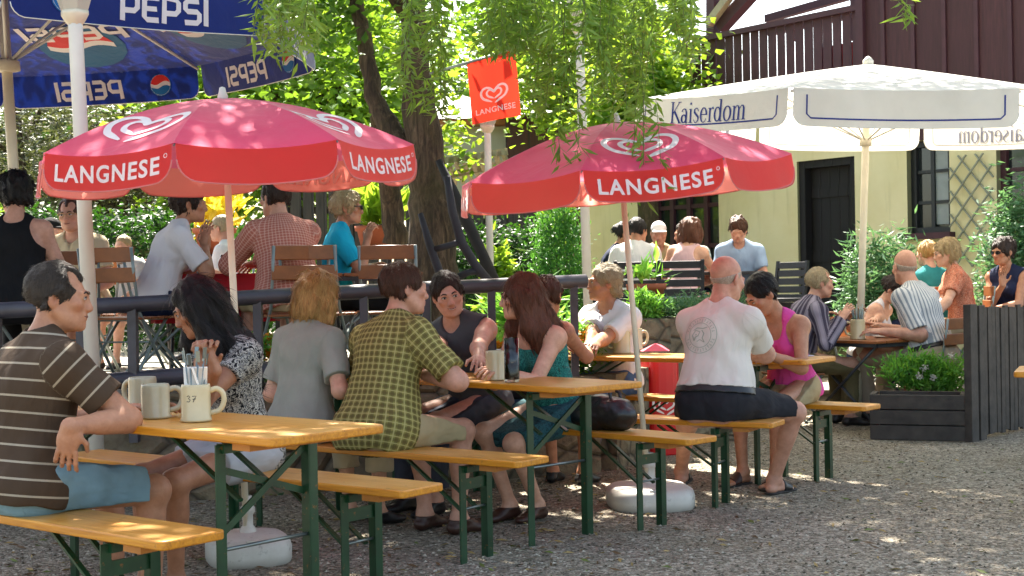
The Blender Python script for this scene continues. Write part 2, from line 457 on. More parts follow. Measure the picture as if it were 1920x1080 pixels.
CL = {
    'brown_stripe': stripes('brown jersey with pale stripes', '#46372a', '#9d917e', .056, .13),
    'floral': print_cloth('dark floral print', [(0, '#17171c'), (.47, '#b8b2a6'), (.56, '#4d5058'), (.64, '#1a1a20')], 42),
    'sage': plain('pale grey green cotton', '#8f948a'), 'plaid': plaid('green and brown check shirt', '#827c42', '#54492a', '#a8a068', .031),
    'charcoal': plain('charcoal jersey', '#46474a'), 'teal_print': print_cloth('teal patterned top', [(0, '#1d5a57'), (.5, '#3c8f84'), (.6, '#174743')], 45),
    'denim_dark': plain('dark grey denim', '#3a3f4a', .25), 'denim': plain('blue denim', '#40587c', .25), 'denim_pale': plain('pale washed denim', '#6f8a94', .18),
    'white': plain('white cotton', '#d6d2d3', .03), 'white_warm': plain('off white cotton', '#d3ccc2', .04), 'black_cloth': plain('black cotton', '#141416', .2), 'charshort': plain('charcoal twill', '#26262a', .25),
    'pink': plain('bright pink cotton', '#d24c98', .06), 'khaki': plain('khaki cotton', '#a39370', .1), 'cream': plain('cream cotton', '#b8aa8c', .08), 'taupe': plain('taupe cotton', '#a3937f', .1),
    'purple_stripe': stripes('purple and grey striped shirt', '#3c3646', '#76707c', .038, .38, 0, '#8a8290'), 'fine_stripe': stripes('fine blue white striped shirt', '#c6c6c4', '#7f8790', .026, .42, 0),
    'coral': print_cloth('coral floral print', [(0, '#a9583f'), (.45, '#c98a70'), (.55, '#7c4436'), (.63, '#c07a5e')], 36), 'teal': plain('teal cotton', '#2c7d80'),
    'red_check': plaid('small red and white check shirt', '#b87868', '#a05a4c', '#c9a292', .020), 'cyan': plain('bright cyan jersey', '#17a2c4', .06), 'olive': plain('olive trousers', '#5e553a', .12),
    'navy': plain('navy cotton', '#1d2540', .15), 'lightblue': plain('light blue shirt', '#8aa0bd', .06), 'pale_pink': plain('pale pink cotton', '#c9a5a8', .06), 'grey_check': plaid('grey green check shirt', '#8d9484', '#4b5449', '#b9bcae', .05),
    'skirt': print_cloth('dark teal ruffled skirt', [(0, '#1c3a42'), (.45, '#2e5a60'), (.6, '#223f4c')], 30), 'pale_stripe': stripes('pale striped linen', '#bdb8ae', '#9a9aa0', .02, .3, 0), 'grey_white': plain('light grey cotton', '#a5a6a8', .06),
}
M['leather'] = simple('black leather', (.014, .013, .013), .4, .2, 9, .15, 60)
M['brown_leather'] = simple('brown leather', hx('#3a2118'), .45, .2, 9, .15, 60)
M['sole'] = simple('rubber sole', hx('#2a2724'), .7, .1)
M['eye_white'] = simple('eye white', (.6, .57, .54), .25, 0); M['iris'] = simple('iris', (.06, .05, .04), .2, 0); M['lens'] = simple('dark lens', (.012, .012, .014), .12, 0)
M['lash'] = simple('dark lash', (.02, .014, .012), .6, 0); M['lip_line'] = simple('mouth line', (.10, .025, .02), .5, 0); M['teeth'] = simple('teeth', (.62, .58, .5), .3, 0)
M['gold'] = simple('thin gilt wire', hx('#8f7a4a'), .3, .05, metal=.8)

# ---------------------------------------------------------------- a person
def person(loc, face, label, cat='man', group=None, seat=.48, sc=1., g=1., belly=0., lean=14, side=0, twist=0, head=(0, 0, 0),
           LH=None, RH=None, lpole=None, rpole=None, lgrip=.5, rgrip=.5, LF=None, RF=None, lknee=None, rknee=None, sk='fair', hair=('short', 'brown'),
           top=('tee', 'white'), bottom=('pants', 'denim'), shoe=('shoe', 'leather'), q=.006, eyes=False, extra=(), seed=1, detail=True, world_hands=True, bust=0., hand_dir=(None, None), sleeve=.62, pad=None, gaze=0., smile=.3):
    """loc: floor point below the hips; face: facing in degrees (0 = +X, 90 = +Y)"""
    lx, ly, lz = loc; rz = rad(face - 90)
    Minv = (Matrix.Translation((lx, ly, lz)) @ Matrix.Rotation(rz, 4, 'Z')).inverted()
    def loc_of(p):
        if p is None: return None
        return np.array(Minv @ Vector(p)) if world_hands else np.asarray(p, float)
    woman = cat in ('woman', 'girl')
    sw = .152 if woman else .172
    H = A(0, 0, seat + .085 * sc)
    S = lambda v: np.asarray(v, float) * sc
    Rp = rotx(-lean * .35) @ roty(side * .5); Rw = rotx(-lean * .7) @ roty(side); Rc = rotx(-lean) @ roty(side) @ rotz(twist * .6); Rn = rotx(-lean * 1.15) @ roty(side) @ rotz(twist)
    waist = H + Rw @ S((0, -.015, .15)); chest = waist + Rc @ S((0, .0, .17)); nb = chest + Rn @ S((0, -.005, .175))
    sh = {s: nb + Rn @ S((s * sw, .0, -.062)) for s in (-1, 1)}
    Rh = rotz(head[0]) @ rotx(-head[1]) @ roty(head[2])
    hc = nb + rotx(-lean * .6) @ S((0, .02, .075)) + Rh @ S((0, .022, .105))
    hp = lambda x, y, z: hc + Rh @ S((x, y, z))
    hipj = {s: H + S((s * .088, .01, -.005)) for s in (-1, 1)}
    hand = {}; elb = {}; knee = {}; ank = {}
    for s, t, pole in ((-1, loc_of(LH), lpole), (1, loc_of(RH), rpole)):
        if t is None: t = A(s * .13, .30, H[2] + .05)
        if pole is None: pole = (s * .7, -.35, -.8)
        elb[s], hand[s] = ik(sh[s], t, .295 * sc, .255 * sc, pole)
    for s, t, pole in ((-1, LF, lknee), (1, RF, rknee)):
        if t is None: t = (s * .11, .44, 0)
        t = S(t); t = t + A(0, 0, .085 * sc)
        if pole is None: pole = (s * .12, .6, .8)
        knee[s], ank[s] = ik(hipj[s], t, .435 * sc, .42 * sc, pole)
    wm = .92 if woman else 1.
    F = Field(q)
    T = lambda r: r * sc * wm
    # trunk
    def trunk(F, o=0., parts='pacst', cuts=(), kk=1.):
        if 'p' in parts:
            F.ell(H + Rp @ S((0, -.015, .01)), (T(.165 * g) + o, T(.118 * g) + o, T(.125) + o), Rp, .05 * kk, cuts, tag='t')
            for s in (-1, 1): F.ell(H + S((s * .078, -.045, -.018)), T(.092 * g) + o, None, .05, cuts, tag='t')
        if 'a' in parts:
            F.ell(waist + Rw @ S((0, 0, .0)), (T(.143 * g) + o, T(.105 * g) + o, T(.145) + o), Rw, .06 * kk, cuts, tag='t')
            if belly: F.ell(waist + Rw @ S((0, .05, -.03)), (T(.13 * g) + o, T(.07 + belly) + o, T(.13) + o), Rw, .06, cuts, tag='t')
        if 'c' in parts:
            F.ell(chest + Rc @ S((0, 0, .01)), (T(.158 * (.5 + .5 * g)) + o, T(.112 * (.6 + .4 * g)) + o, T(.17) + o), Rc, .06 * kk, cuts, tag='t')
            F.ell(chest + Rn @ S((0, -.035, .06)), (T(.15) + o, T(.075) + o, T(.12) + o), Rn, .05, cuts, tag='t')
            if bust:
                for s in (-1, 1): F.ell(chest + Rc @ S((s * .072, .085, .0)), T(.062 * bust) + o, None, .04, cuts, tag='t')
        if 's' in parts:
            F.cap(sh[-1], sh[1], T(.056) + o, None, .05, cuts=cuts, tag='t')
        if 't' in parts:
            for s in (-1, 1): F.cap(nb + Rn @ S((s * .02, -.012, .025)), nb + Rn @ S((s * sw * .8, -.008, -.045)), T(.042) + o, T(.042) + o, .05, cuts=cuts, tag='t')
    trunk(F)
    for s in (-1, 1): F.ell(sh[s], T(.06), None, .035)
    F.cap(nb + Rn @ S((0, -.01, -.01)), hp(0, -.025, -.065), T(.058), T(.052), .03)
    # arms
    def arm(F, s, o=0., f0=0., f1=2., flare=0., cuts=()):
        ra = T(.048 * (.5 + .5 * g))
        e = sh[s] + (elb[s] - sh[s]) * min(1, f1)
        F.cap(sh[s], e, ra + .006 + o, ra - .006 * min(1, f1) + o + flare, .03, cuts=cuts, tag=('a', s))
        if f1 > 1:
            w = elb[s] + (hand[s] - elb[s]) * min(1, f1 - 1)
            F.cap(elb[s], w, ra - .004 + o, T(.029) + (.012 if o else 0) + o + flare, .02, cuts=cuts, tag=('f', s))
            if not o: F.cap(elb[s] + (w - elb[s]) * .1, elb[s] + (w - elb[s]) * .5, T(.043), T(.036), .02)
    fd = {}
    for s in (-1, 1):
        arm(F, s)
        hd = hand_dir[0 if s < 0 else 1]
        d = nrm(hand[s] - elb[s]) if hd is None else nrm(np.array(Minv.to_3x3() @ Vector(hd)) if world_hands else hd)
        fd[s] = d; n = A(0, 0, -1.) if abs(d[2]) < .8 else A(-s * .6, .8, 0)
        n = n + A(-s * .35, 0, 0); n = nrm(n - d * (n @ d)); ts = np.cross(d, n) * (1 if s > 0 else -1)
        wr = hand[s]; mr = max(.0078, q * .95) / sc
        F.cap(wr, wr + d * .035 * sc, T(.027), T(.03), .02, flat=n, fl=.62)
        F.ell(wr + d * .05 * sc, (T(.04), T(.05), T(.0165)), np.stack([ts, d, n], 1), .015)
        cu = lgrip if s < 0 else rgrip
        for i in range(4):
            p = wr + S(d * .088 + ts * (.03 - .0195 * i)); L = (.042, .046, .043, .034)[i]
            dd = d.copy(); nj = n.copy(); an = 18 * cu * (1 + .15 * i)
            spread = (ts * (.10 - .07 * i))
            for j in range(3):
                an2 = an * (1 if j == 0 else 1.6)
                d0 = dd; dd = nrm(d0 * math.cos(rad(an2)) + nj * math.sin(rad(an2)) + (spread if j == 0 else 0)); nj = nrm(nj * math.cos(rad(an2)) - d0 * math.sin(rad(an2)))
                p2 = p + S(dd * L * (1, .68, .55)[j])
                F.cap(p, p2, (mr + .001 - .0006 * j) * sc, (mr - .0006 * j) * sc, .005); p = p2
        p = wr + S(d * .03 + ts * .03); p2 = p + S(nrm(d * .6 + ts * .65 + n * .35) * .042); p3 = p2 + S(nrm(d * .9 + ts * .15 + n * (.3 + .4 * cu)) * .036)
        F.cap(p, p2, (mr + .004) * sc, (mr + .001) * sc, .012); F.cap(p2, p3, (mr + .001) * sc, mr * sc, .006)
    # legs and feet
    def leg(F, s, o=0., f1=2., flare=0., cuts=(), k=.04):
        kn = hipj[s] + (knee[s] - hipj[s]) * min(1, f1)
        r0, r1 = T(.084 * (.4 + .6 * g)), T(.055)
        F.cap(hipj[s], kn, r0 + o, r0 + (r1 - r0) * min(1, f1) + o + flare, k, cuts=cuts, tag=('l', s))
        if f1 > 1:
            e = knee[s] + (ank[s] - knee[s]) * min(1, f1 - 1)
            F.cap(knee[s], e, T(.053) + o, T(.053 - .018 * min(1, f1 - 1)) + o + flare, .03, cuts=cuts, tag=('k', s))
            if not o:
                ax_ = nrm(ank[s] - knee[s]); bk = A(0, -1, 0.) - ax_ * (-ax_[1]); bk = nrm(bk)
                m = knee[s] + (ank[s] - knee[s]) * .3
                F.ell(m + bk * .016 * sc, (T(.046), T(.046), T(.11)), np.stack([nrm(np.cross(bk, ax_)), bk, ax_], 1), .03)
                F.ell(knee[s] + nrm(knee[s] - H) * .012, T(.052), None, .03)
    def foot(F, s, o=0., toes=False, cuts=(), zc=None):
        a = ank[s]; fdir = nrm(A(knee[s][0] - hipj[s][0], .0, 0) * .5 + A(s * .12, 1, 0)); 
        d = ank[s] - knee[s]
        heel = a + S(fdir * -.03 + A(0, 0, -.052)); ball = a + S(fdir * .115 + A(0, 0, -.063)); toe = a + S(fdir * .155 + A(0, 0, -.066))
        up = A(0, 0, 1.)
        F.cap(a, heel, T(.036) + o, T(.03) + o, .025, cuts=cuts); F.cap(a + S(A(0, 0, -.01)), ball, T(.036) + o, T(.03) + o, .03, flat=up, fl=.75, cuts=cuts)
        F.cap(heel, ball, T(.03) + o, T(.036) + o, .02, flat=up, fl=.65, cuts=cuts)
        sd = np.cross(fdir, up)
        if toes:
            for i in range(5):
                b = ball + sd * s * (-.03 + .015 * i) * sc * 1
                F.cap(b, b + S(fdir * (.055 - .007 * i) + A(0, 0, -.004)), (.0125 if i == 0 else .0095) * sc, None, .006, cuts=cuts)
        else: F.cap(ball, toe, T(.036) + o, T(.03) + o, .02, flat=up, fl=.6, cuts=cuts)
        return heel, ball, toe, fdir, sd
    for s in (-1, 1):
        leg(F, s); foot(F, s, toes=shoe[0] in ('sandal', 'none'))
    # head and face
    jm = .94 if woman else 1.
    F.ell(hp(0, -.018, .035), S((.074, .094, .088)), Rh, .02); F.ell(hp(0, .03, -.022), S((.062, .066, .084)), Rh, .03)
    F.ell(hp(0, .04, -.074), S((.05 * jm, .05, .042)), Rh, .03); F.ell(hp(0, .08, -.099), S((.021, .017, .017)), Rh, .02)
    for s in (-1, 1):
        F.cap(hp(s * .056, .0, -.045), hp(s * .03, .055, -.09), .02 * sc * jm, .018 * sc, .025)
        F.ell(hp(s * .043, .066, -.018), S((.024, .021, .02)), Rh, .02)
        F.ell(hp(s * .032, .108, .004), S((.018, .020, .0115)), Rh, .014, op='-')
        F.ell(hp(s * .032, .0815, .003), S((.017, .0145, .0125)), Rh, .005)
        pass
        F.cap(hp(s * .012, .093, .022), hp(s * .042, .083, .022), .0095 * sc, .009 * sc, .014)
        F.ell(hp(s * .077, -.008, -.005), S((.0095, .021, .032)), Rh @ rotz(s * 20) @ rotx(-10), .006)
        F.ell(hp(s * .083, .002, -.003), S((.006, .009, .015)), Rh, .006, op='-')
        F.ell(hp(s * .012, .105, -.036), S((.009, .011, .008)), Rh, .008)
    F.cap(hp(0, .092, .012), hp(0, .106, -.026), .0085 * sc, .011 * sc, .016); F.ell(hp(0, .101, -.034), S((.014, .014, .010)), Rh, .012)
    F.cap(hp(-.017, .0915, -.057), hp(.017, .0915, -.057), .0075 * sc, None, .009); F.cap(hp(-.014, .0905, -.07), hp(.014, .0905, -.07), .0085 * sc, None, .009)
    Vb, Fb = F.mesh()
    # flush: lips, nose, cheeks, knuckles
    hl = (Vb - hc) @ Rh / sc
    fl = np.zeros(len(Vb))
    lip = np.exp(-(((hl[:, 0]) / .02) ** 2 + ((hl[:, 2] + .063) / .0085) ** 2)) * (hl[:, 1] > .07) * (hl[:, 1] < .13)
    nose = np.exp(-((hl - A(0, .115, -.03)) ** 2).sum(1) / .02 ** 2) * .22
    chk = sum(np.exp(-((hl - A(s * .05, .075, -.03)) ** 2).sum(1) / .025 ** 2) for s in (-1, 1)) * .22
    ear = sum(np.exp(-((hl - A(s * .08, 0, -.01)) ** 2).sum(1) / .025 ** 2) for s in (-1, 1)) * .35
    fl = np.clip(lip * .75 + nose + chk + ear, 0, 1)
    body = mesh_obj('person', Vb, Fb, SK[sk], None, True, attr={'flush': fl})
    body.location = (lx, ly, lz); body.rotation_euler = (0, 0, rz)
    tag(body, label, cat, group)
    # cloth coordinates
    def cl_attr(V, legs=True):
        out = np.zeros((len(V), 3))
        best = np.full(len(V), 9.)
        segs = [(H, nb, 'T')] + [(sh[s], elb[s], 'A') for s in (-1, 1)] + [(elb[s], hand[s], 'F') for s in (-1, 1)] + [(hipj[s], knee[s], 'L') for s in (-1, 1)] + [(knee[s], ank[s], 'K') for s in (-1, 1)]
        if not legs: segs = segs[:5] if kind == 'long' else segs[:3]
        for a, b, kd in segs:
            d = b - a; L = np.linalg.norm(d); d = d / L; q_ = V - a; t = q_ @ d; tc = np.clip(t, 0, L)
            dist = np.linalg.norm(q_ - tc[:, None] * d, axis=1) - ((.12 if legs else .155 * (.5 + .5 * g)) if kd == 'T' else .07 if kd in 'LK' else .05)
            m = dist < best; best[m] = dist[m]
            x = A(1, 0, 0) if kd == 'T' else nrm(np.cross(d, A(.3, 1, .2))); x = nrm(x - d * (x @ d)); y = np.cross(d, x)
            if kd == 'T': u = np.arctan2(q_ @ x, q_ @ y * (1 if (y @ A(0, 1, 0)) < 0 else -1)) * .155
            else: u = np.arctan2(q_ @ y, q_ @ x) * .055
            out[m, 0] = u[m]; out[m, 1] = t[m]; out[m, 2] = (q_ @ y)[m]
        return out
    def garment(name, Fd, mat, noise=None, lab=None):
        V, Q = Fd.mesh(noise)
        if len(V) == 0: return None
        o = mesh_obj(name, V, Q, mat, body, True, attr={'cl': cl_attr(V, name not in ('shirt', 'top', 'dress_top', 'collar'))})
        if lab: o['label'] = lab
        return o
    qc = max(q, .006)
    kind, mt = top[0], CL[top[1]]
    upv = nrm(nb - H)
    hemz = top[2] if len(top) > 2 else -.03
    hem = (H + upv * hemz * sc, -upv)
    shirt = None
    if kind in ('tee', 'long', 'polo', 'shirt', 'vneck', 'sleeveless', 'dress'):
        o = .013 if kind != 'dress' else .01
        X = Field(qc); trunk(X, o + .014, 'p'); trunk(X, o, 'acst')
        for s in (-1, 1): X.ell(sh[s] + Rn @ S((-s * .012, 0, -.008)), T(.054) + o, None, .045)
        if kind != 'sleeveless':
            f1 = dict(long=1.93).get(kind, sleeve)
            for s in (-1, 1):
                a_, b_ = (sh[s], elb[s]) if f1 <= 1 else (elb[s], hand[s])
                fr = f1 if f1 <= 1 else f1 - 1
                arm(X, s, o, 0, f1 + (.06 if f1 <= 1 else .0), .008 if f1 <= 1 else 0, cuts=((a_ + (b_ - a_) * fr, nrm(b_ - a_)),) if f1 <= 1 else ())
                if f1 > 1: X.pr[-1]['cuts'] = ((a_ + (b_ - a_) * fr, nrm(b_ - a_)),)
        else:
            for s in (-1, 1): X.ell(sh[s] + Rn @ S((s * .035, .0, -.01)), S((.062, .16, .1)), Rn, .01, op='-')
        X.cap(nb + Rn @ S((0, -.03, .075)), nb + Rn @ S((0, .05, .035)), T(.06), T(.066), .012, op='-')
        if kind in ('polo', 'shirt', 'vneck'): X.cap(nb + Rn @ S((0, .06, .03)), nb + Rn @ S((0, .115, -.05)), T(.04), T(.012), .01, op='-')
        if kind != 'dress': X.post.append(hem)
        shirt = garment('dress_top' if kind == 'dress' else 'shirt', X, mt, wrinkle(seed, .008 if kind != 'dress' else .003, (11, 11, 8)))
        if kind in ('polo', 'shirt'):
            X = Field(qc * .85); N = 14
            ring = []
            for i in range(N + 1):
                an = rad(-140 + 280 * i / N); ring.append(nb + Rn @ S((math.sin(an) * .066, -math.cos(an) * .062 - .002, .038 - .045 * (1 - math.cos(an)) * .5)))
            dn = Rn @ A(0, 0, -1.)
            for a_, b_ in zip(ring[:-1], ring[1:]):
                ou = nrm((a_ + b_) / 2 - nb); 
                X.cap(a_, b_, .011, None, .012); X.cap(a_ + dn * .012 + ou * .006, b_ + dn * .012 + ou * .006, .011, None, .012)
            garment('collar', X, CL[top[3]] if len(top) > 3 else mt)
    elif kind in ('tank', 'strapless'):
        X = Field(qc); trunk(X, .022, 'p'); trunk(X, .011, 'ac')
        X.post.append(hem)
        if kind == 'strapless': X.post.append((chest + Rc @ S((0, 0, .085)), Rc @ A(0, 0, 1.)))
        else:
            trunk(X, .009, 't')
            for s in (-1, 1): X.ell(sh[s] + Rn @ S((s * .0, .0, -.015)), S((.075, .16, .105)), Rn, .012, op='-')
            X.cap(nb + Rn @ S((0, -.09, .06)), nb + Rn @ S((0, -.03, .0)), T(.075), T(.06), .02, op='-')
            X.cap(nb + Rn @ S((0, .02, .06)), nb + Rn @ S((0, .11, -.05)), T(.07), T(.07), .02, op='-')
        shirt = garment('top', X, mt, wrinkle(seed, .004, (11, 11, 9)))
    # trousers, shorts, skirt
    bk, bm_ = bottom[0], CL[bottom[1]]
    wst = (H + upv * (.085 if not woman else .07) * sc, upv)
    ln = bottom[2] if len(bottom) > 2 else dict(shorts=.8, pants=1.92, skirt=.8, capri=1.6).get(bk, .8)
    if bk != 'none':
        X = Field(qc); trunk(X, .008, 'pa')
        for s in (-1, 1):
            a_, b_ = (hipj[s], knee[s]) if ln <= 1 else (knee[s], ank[s]); fr = ln if ln <= 1 else ln - 1
            leg(X, s, .016, ln, .014 if bk != 'skirt' else .01, k=.03)
            X.pr[-1]['cuts'] = ((a_ + (b_ - a_) * (fr - .02), nrm(b_ - a_)),)
            if ln <= 1: X.cap(hipj[s] + A(0, 0, .02), hipj[s] + (knee[s] - hipj[s]) * .3, T(.09 * (.4 + .6 * g)) + .012, None, .04)
        if bk == 'skirt':
            m0 = (hipj[-1] + hipj[1]) / 2; m1 = m0 + ((knee[-1] + knee[1]) / 2 - m0) * ln
            X.cap(m0, m1, .085 * sc, .06 * sc, .09, flat=A(0, 0, 1), fl=.8, cuts=((m1, nrm(m1 - m0)),))
            for s in (-1, 1): X.ell(hipj[s] + A(s * .01, .02, -.02), S((.09, .12, .08)), None, .05)
        X.post.append(wst)
        X.post.append((A(0, 0, seat + .004), A(0, 0, -1.)) if ln <= 1 and bk != 'skirt' else (A(0, 0, -9), A(0, 0, -1.)))
        garment({'shorts': 'shorts', 'pants': 'trousers', 'skirt': 'skirt', 'capri': 'trousers'}[bk], X, bm_, wrinkle(seed + 3, .006, (13, 13, 13)))
    if 'belt' in extra:
        X = Field(qc); trunk(X, .026, 'pa'); X.post.append((H + upv * .084 * sc, upv)); X.post.append((H + upv * .046 * sc, -upv))
        garment('belt', X, M['leather'])
    # shoes
    if shoe[0] == 'shoe' and pad != 'nofeet':
        for s in (-1, 1):
            X = Field(qc); foot(X, s, .006); X.post.append((ank[s] + A(0, 0, -.012 * sc), nrm(ank[s] - knee[s]) * -1 if False else A(0, 0, 1.)))
            garment('shoe', X, M[shoe[1]])
    elif shoe[0] == 'sandal':
        for s in (-1, 1):
            X = Field(qc); Y = Field(qc)
            heel, ball, toe, fdir, sd = foot(Y, s, .0075)
            z0 = -.078 * sc
            a1 = A(heel[0], heel[1], ank[s][2] + z0) - fdir * .012; a2 = A(toe[0], toe[1], ank[s][2] + z0)
            X.cap(a1, a2, .036 * sc, .05 * sc, .01, flat=A(0, 0, 1), fl=.24)
            so = garment('sandal', X, M['sole'])
            Y.post.append((ball + fdir * .012, fdir)); Y.post.append((ball - fdir * .062, -fdir))
            V, Qd = Y.mesh(); st = mesh_obj('strap', V, Qd, M[shoe[1]], so, True)
    # hair
    hm = HR[hair[1]]
    X = Field(max(q * .9, .0055)); st = hair[0]; amp, fq = .006, 55
    def face_cut(dx=0, ry=.08, rz_=.088, cz=-.036, cy=.112):
        X.ell(hp(dx, cy, cz), S((.072, ry, rz_)), Rh, .008, op='-')
    def nape(z, tilt=25): X.post.append((hp(0, -.02, z), Rh @ rotx(-tilt) @ A(0, 0, -1.)))
    if st in ('short', 'receding', 'thin', 'mop', 'crop'):
        e = dict(short=.012, receding=.010, thin=.007, mop=.022, crop=.006)[st]
        X.ell(hp(0, -.02, .037), S((.076 + e, .096 + e, .09 + e)), Rh, .02)
        for s in (-1, 1): X.cap(hp(s * .072, -.03, -.03), hp(s * .075, .012, .03), (.012 + e * .4) * sc, None, .015)
        if st == 'receding':
            for s in (-1, 1): X.ell(hp(s * .045, .075, .085), S((.035, .05, .05)), Rh, .01, op='-')
        face_cut(cz=-.024 if st != 'mop' else -.04, rz_=.1 if st != 'mop' else .092)
        for s in (-1, 1): X.ell(hp(s * .09, -.004, -.018), S((.03, .024, .034)), Rh, .006, op='-')
        nape(-.055 if st != 'mop' else -.08, 22)
        amp = dict(short=.006, receding=.005, thin=.003, mop=.014, crop=.003)[st]; fq = 45 if st != 'mop' else 30
    elif st == 'fringe':       # silver, combed back to the collar
        X.ell(hp(0, -.022, .034), S((.09, .112, .104)), Rh, .02); X.ell(hp(0, -.075, -.05), S((.072, .045, .06)), Rh, .04)
        face_cut(cz=-.028, rz_=.1); nape(-.1, 15); amp = .007
        for s in (-1, 1): X.ell(hp(s * .095, .02, -.03), S((.035, .04, .045)), Rh, .01, op='-')
    elif st == 'ring':         # bald crown with a thin ring of stubble
        X.ell(hp(0, -.019, .03), S((.0775, .0975, .09)), Rh, .01); face_cut(rz_=.11, cy=.09); X.post.append((hp(0, 0, .035), Rh @ rotx(28) @ A(0, 0, 1.))); nape(-.06, 20); amp = .0015
        for s in (-1, 1): X.ell(hp(s * .09, .0, -.018), S((.03, .026, .034)), Rh, .006, op='-')
    elif st == 'bob':
        X.ell(hp(0, -.022, .03), S((.104, .12, .112)), Rh, .03); X.ell(hp(0, -.035, -.065), S((.125, .11, .1)), Rh, .05)
        for s in (-1, 1): X.ell(hp(s * .085, .01, -.055), S((.032, .05, .075)), Rh, .03); X.ell(hp(s * .085, -.03, -.12), S((.04, .04, .035)), Rh, .03)
        face_cut(rz_=.105, ry=.075); amp, fq = .013, 28
    elif st == 'curly':
        X.ell(hp(0, -.025, .04), S((.1, .115, .108)), Rh, .03); X.ell(hp(0, -.05, -.03), S((.09, .075, .08)), Rh, .04)
        face_cut(rz_=.1); amp, fq = .013, 40; nape(-.09, 20)
    elif st in ('long', 'longdark'):
        X.ell(hp(0, -.02, .035), S((.09, .11, .102)), Rh, .03)
        ends = [nb + Rn @ S((x, y, z)) for x, y, z in ((-.1, .02, -.17), (-.06, -.09, -.2), (0, -.11, -.24), (.06, -.09, -.2), (.1, .02, -.17), (.095, .085, -.12), (-.095, .085, -.12))]
        st0 = [hp(x, y, z) for x, y, z in ((-.07, -.03, .0), (-.045, -.075, .0), (0, -.09, .0), (.045, -.075, .0), (.07, -.03, .0), (.075, .02, .01), (-.075, .02, .01))]
        for a_, b_ in zip(st0, ends):
            mid = (a_ + b_) / 2 + nrm((a_ + b_) / 2 - (hc + nb) / 2) * .025
            X.cap(a_, mid, .04 * sc, .045 * sc, .04); X.cap(mid, b_, .045 * sc, .022 * sc, .04)
        X.ell(hp(0, .115 if st == 'long' else .125, -.05), S((.062 if st == 'long' else .05, .085, .115)), Rh, .012, op='-'); amp, fq = .009, 34
    elif st == 'updo':
        X.ell(hp(0, -.022, .037), S((.086, .108, .1)), Rh, .02); X.ell(hp(0, -.115, .03), S((.045, .042, .045)), Rh, .03); face_cut(); nape(-.05, 25); amp = .006
        for s in (-1, 1): X.ell(hp(s * .09, .0, -.02), S((.03, .024, .034)), Rh, .006, op='-')
    elif st == 'tail':
        X.ell(hp(0, -.022, .037), S((.086, .108, .1)), Rh, .02); X.cap(hp(0, -.12, .02), hp(0, -.15, -.12), .035 * sc, .02 * sc, .03); face_cut(); nape(-.06, 25)
    if st == 'cap':
        X.ell(hp(0, -.018, .045), S((.083, .103, .088)), Rh, .02); X.post.append((hp(0, 0, .035), Rh @ rotx(-6) @ A(0, 0, -1.)))
        X.cap(hp(-.03, .1, .045), hp(.03, .1, .045), .055 * sc, None, .02, flat=Rh @ A(0, 0, 1), fl=.14)
        V, Qd = X.mesh(); mesh_obj('cap', V, Qd, CL[hair[2]], body, True, attr={'cl': V})
        X = Field(max(q, .006)); X.ell(hp(0, -.02, .03), S((.08, .1, .09)), Rh, .02); face_cut(rz_=.12); X.post.append((hp(0, 0, .04), Rh @ A(0, 0, 1.))); nape(-.05, 20); amp = .004
    def hn(P):
        l = (P - hc) @ Rh / sc
        st_ = np.array([fq, fq, fq * .28])
        return amp * (vnoise(l * st_, seed + 9) + .55 * vnoise(l * st_ * 2.1, seed + 19))
    V, Qd = X.mesh(hn)
    if len(V):
        Lh = dict(short=.03, receding=.028, thin=.03, mop=.045, crop=.014, fringe=.05, ring=.0, bob=.07, curly=.045, long=.11, longdark=.11, updo=.05, tail=.06, cap=.02)[st]
        n_ = int((3000 if q < .0065 else 600 if q < .009 else 160) * (1 if Lh > .02 else 0))
        hv, hf, hs = [V], Qd.tolist(), [True] * len(Qd)
        if n_:
            r_ = np.random.RandomState(seed); a_, b_, c_ = V[Qd[:, 0]], V[Qd[:, 1]], V[Qd[:, 3]]
            nn = np.cross(b_ - a_, c_ - a_); nn /= np.linalg.norm(nn, axis=1)[:, None] + 1e-12; cen = V[Qd].mean(1)
            k = r_.randint(0, len(Qd), n_); P, N = cen[k], nn[k]
            crown = hp(0, -.03, .12); g_ = (P - crown); g_ /= np.linalg.norm(g_, axis=1)[:, None] + 1e-9
            keep = np.abs((g_ * N).sum(1)) < .93
            d = g_ * .9 + (Rh @ (A(0, -1.5, -.25) if st in ('fringe', 'receding') else A(0, -.25, -.7))) + r_.normal(size=(n_, 3)) * (.13 if st not in ('curly', 'mop') else .4)
            d -= N * (d * N).sum(1)[:, None]; d /= np.linalg.norm(d, axis=1)[:, None] + 1e-9
            sdv = np.cross(d, N); Lr = (Lh * r_.uniform(.5, 1.1, n_) * sc)[:, None]; w_ = (.0019 * sc if q < .0065 else .005) * r_.uniform(.5, 1.2, n_)[:, None]
            cv = .35 if st in ('curly', 'mop', 'bob') else .12
            rows = []
            e_ = (P + d * Lh * sc - hc) @ Rh / sc; keep &= ~((e_[:, 1] > .045) & (e_[:, 2] < .05) & (np.abs(e_[:, 0]) < .062))
            P, N, d, sdv, Lr, w_ = (x_[keep] for x_ in (P, N, d, sdv, Lr, w_)); n_ = len(P)
            for t_, wf, lf in ((0, .7, -.0015), (.35, 1, .0012), (.7, .8, .0014), (1, .15, .0002)):
                c0 = P + d * Lr * t_ + N * lf * (1 + 1.2 * cv) - N * Lr * Lr * 2.2 * t_ * t_ + sdv * Lr * cv * .3 * np.sin(t_ * 4 + r_.uniform(0, 6, n_))[:, None] * t_
                rows += [c0 - sdv * w_ * wf, c0 + sdv * w_ * wf]
            R_ = np.stack(rows, 1); base = len(V) + np.arange(n_)[:, None] * 8; hv.append(R_.reshape(-1, 3))
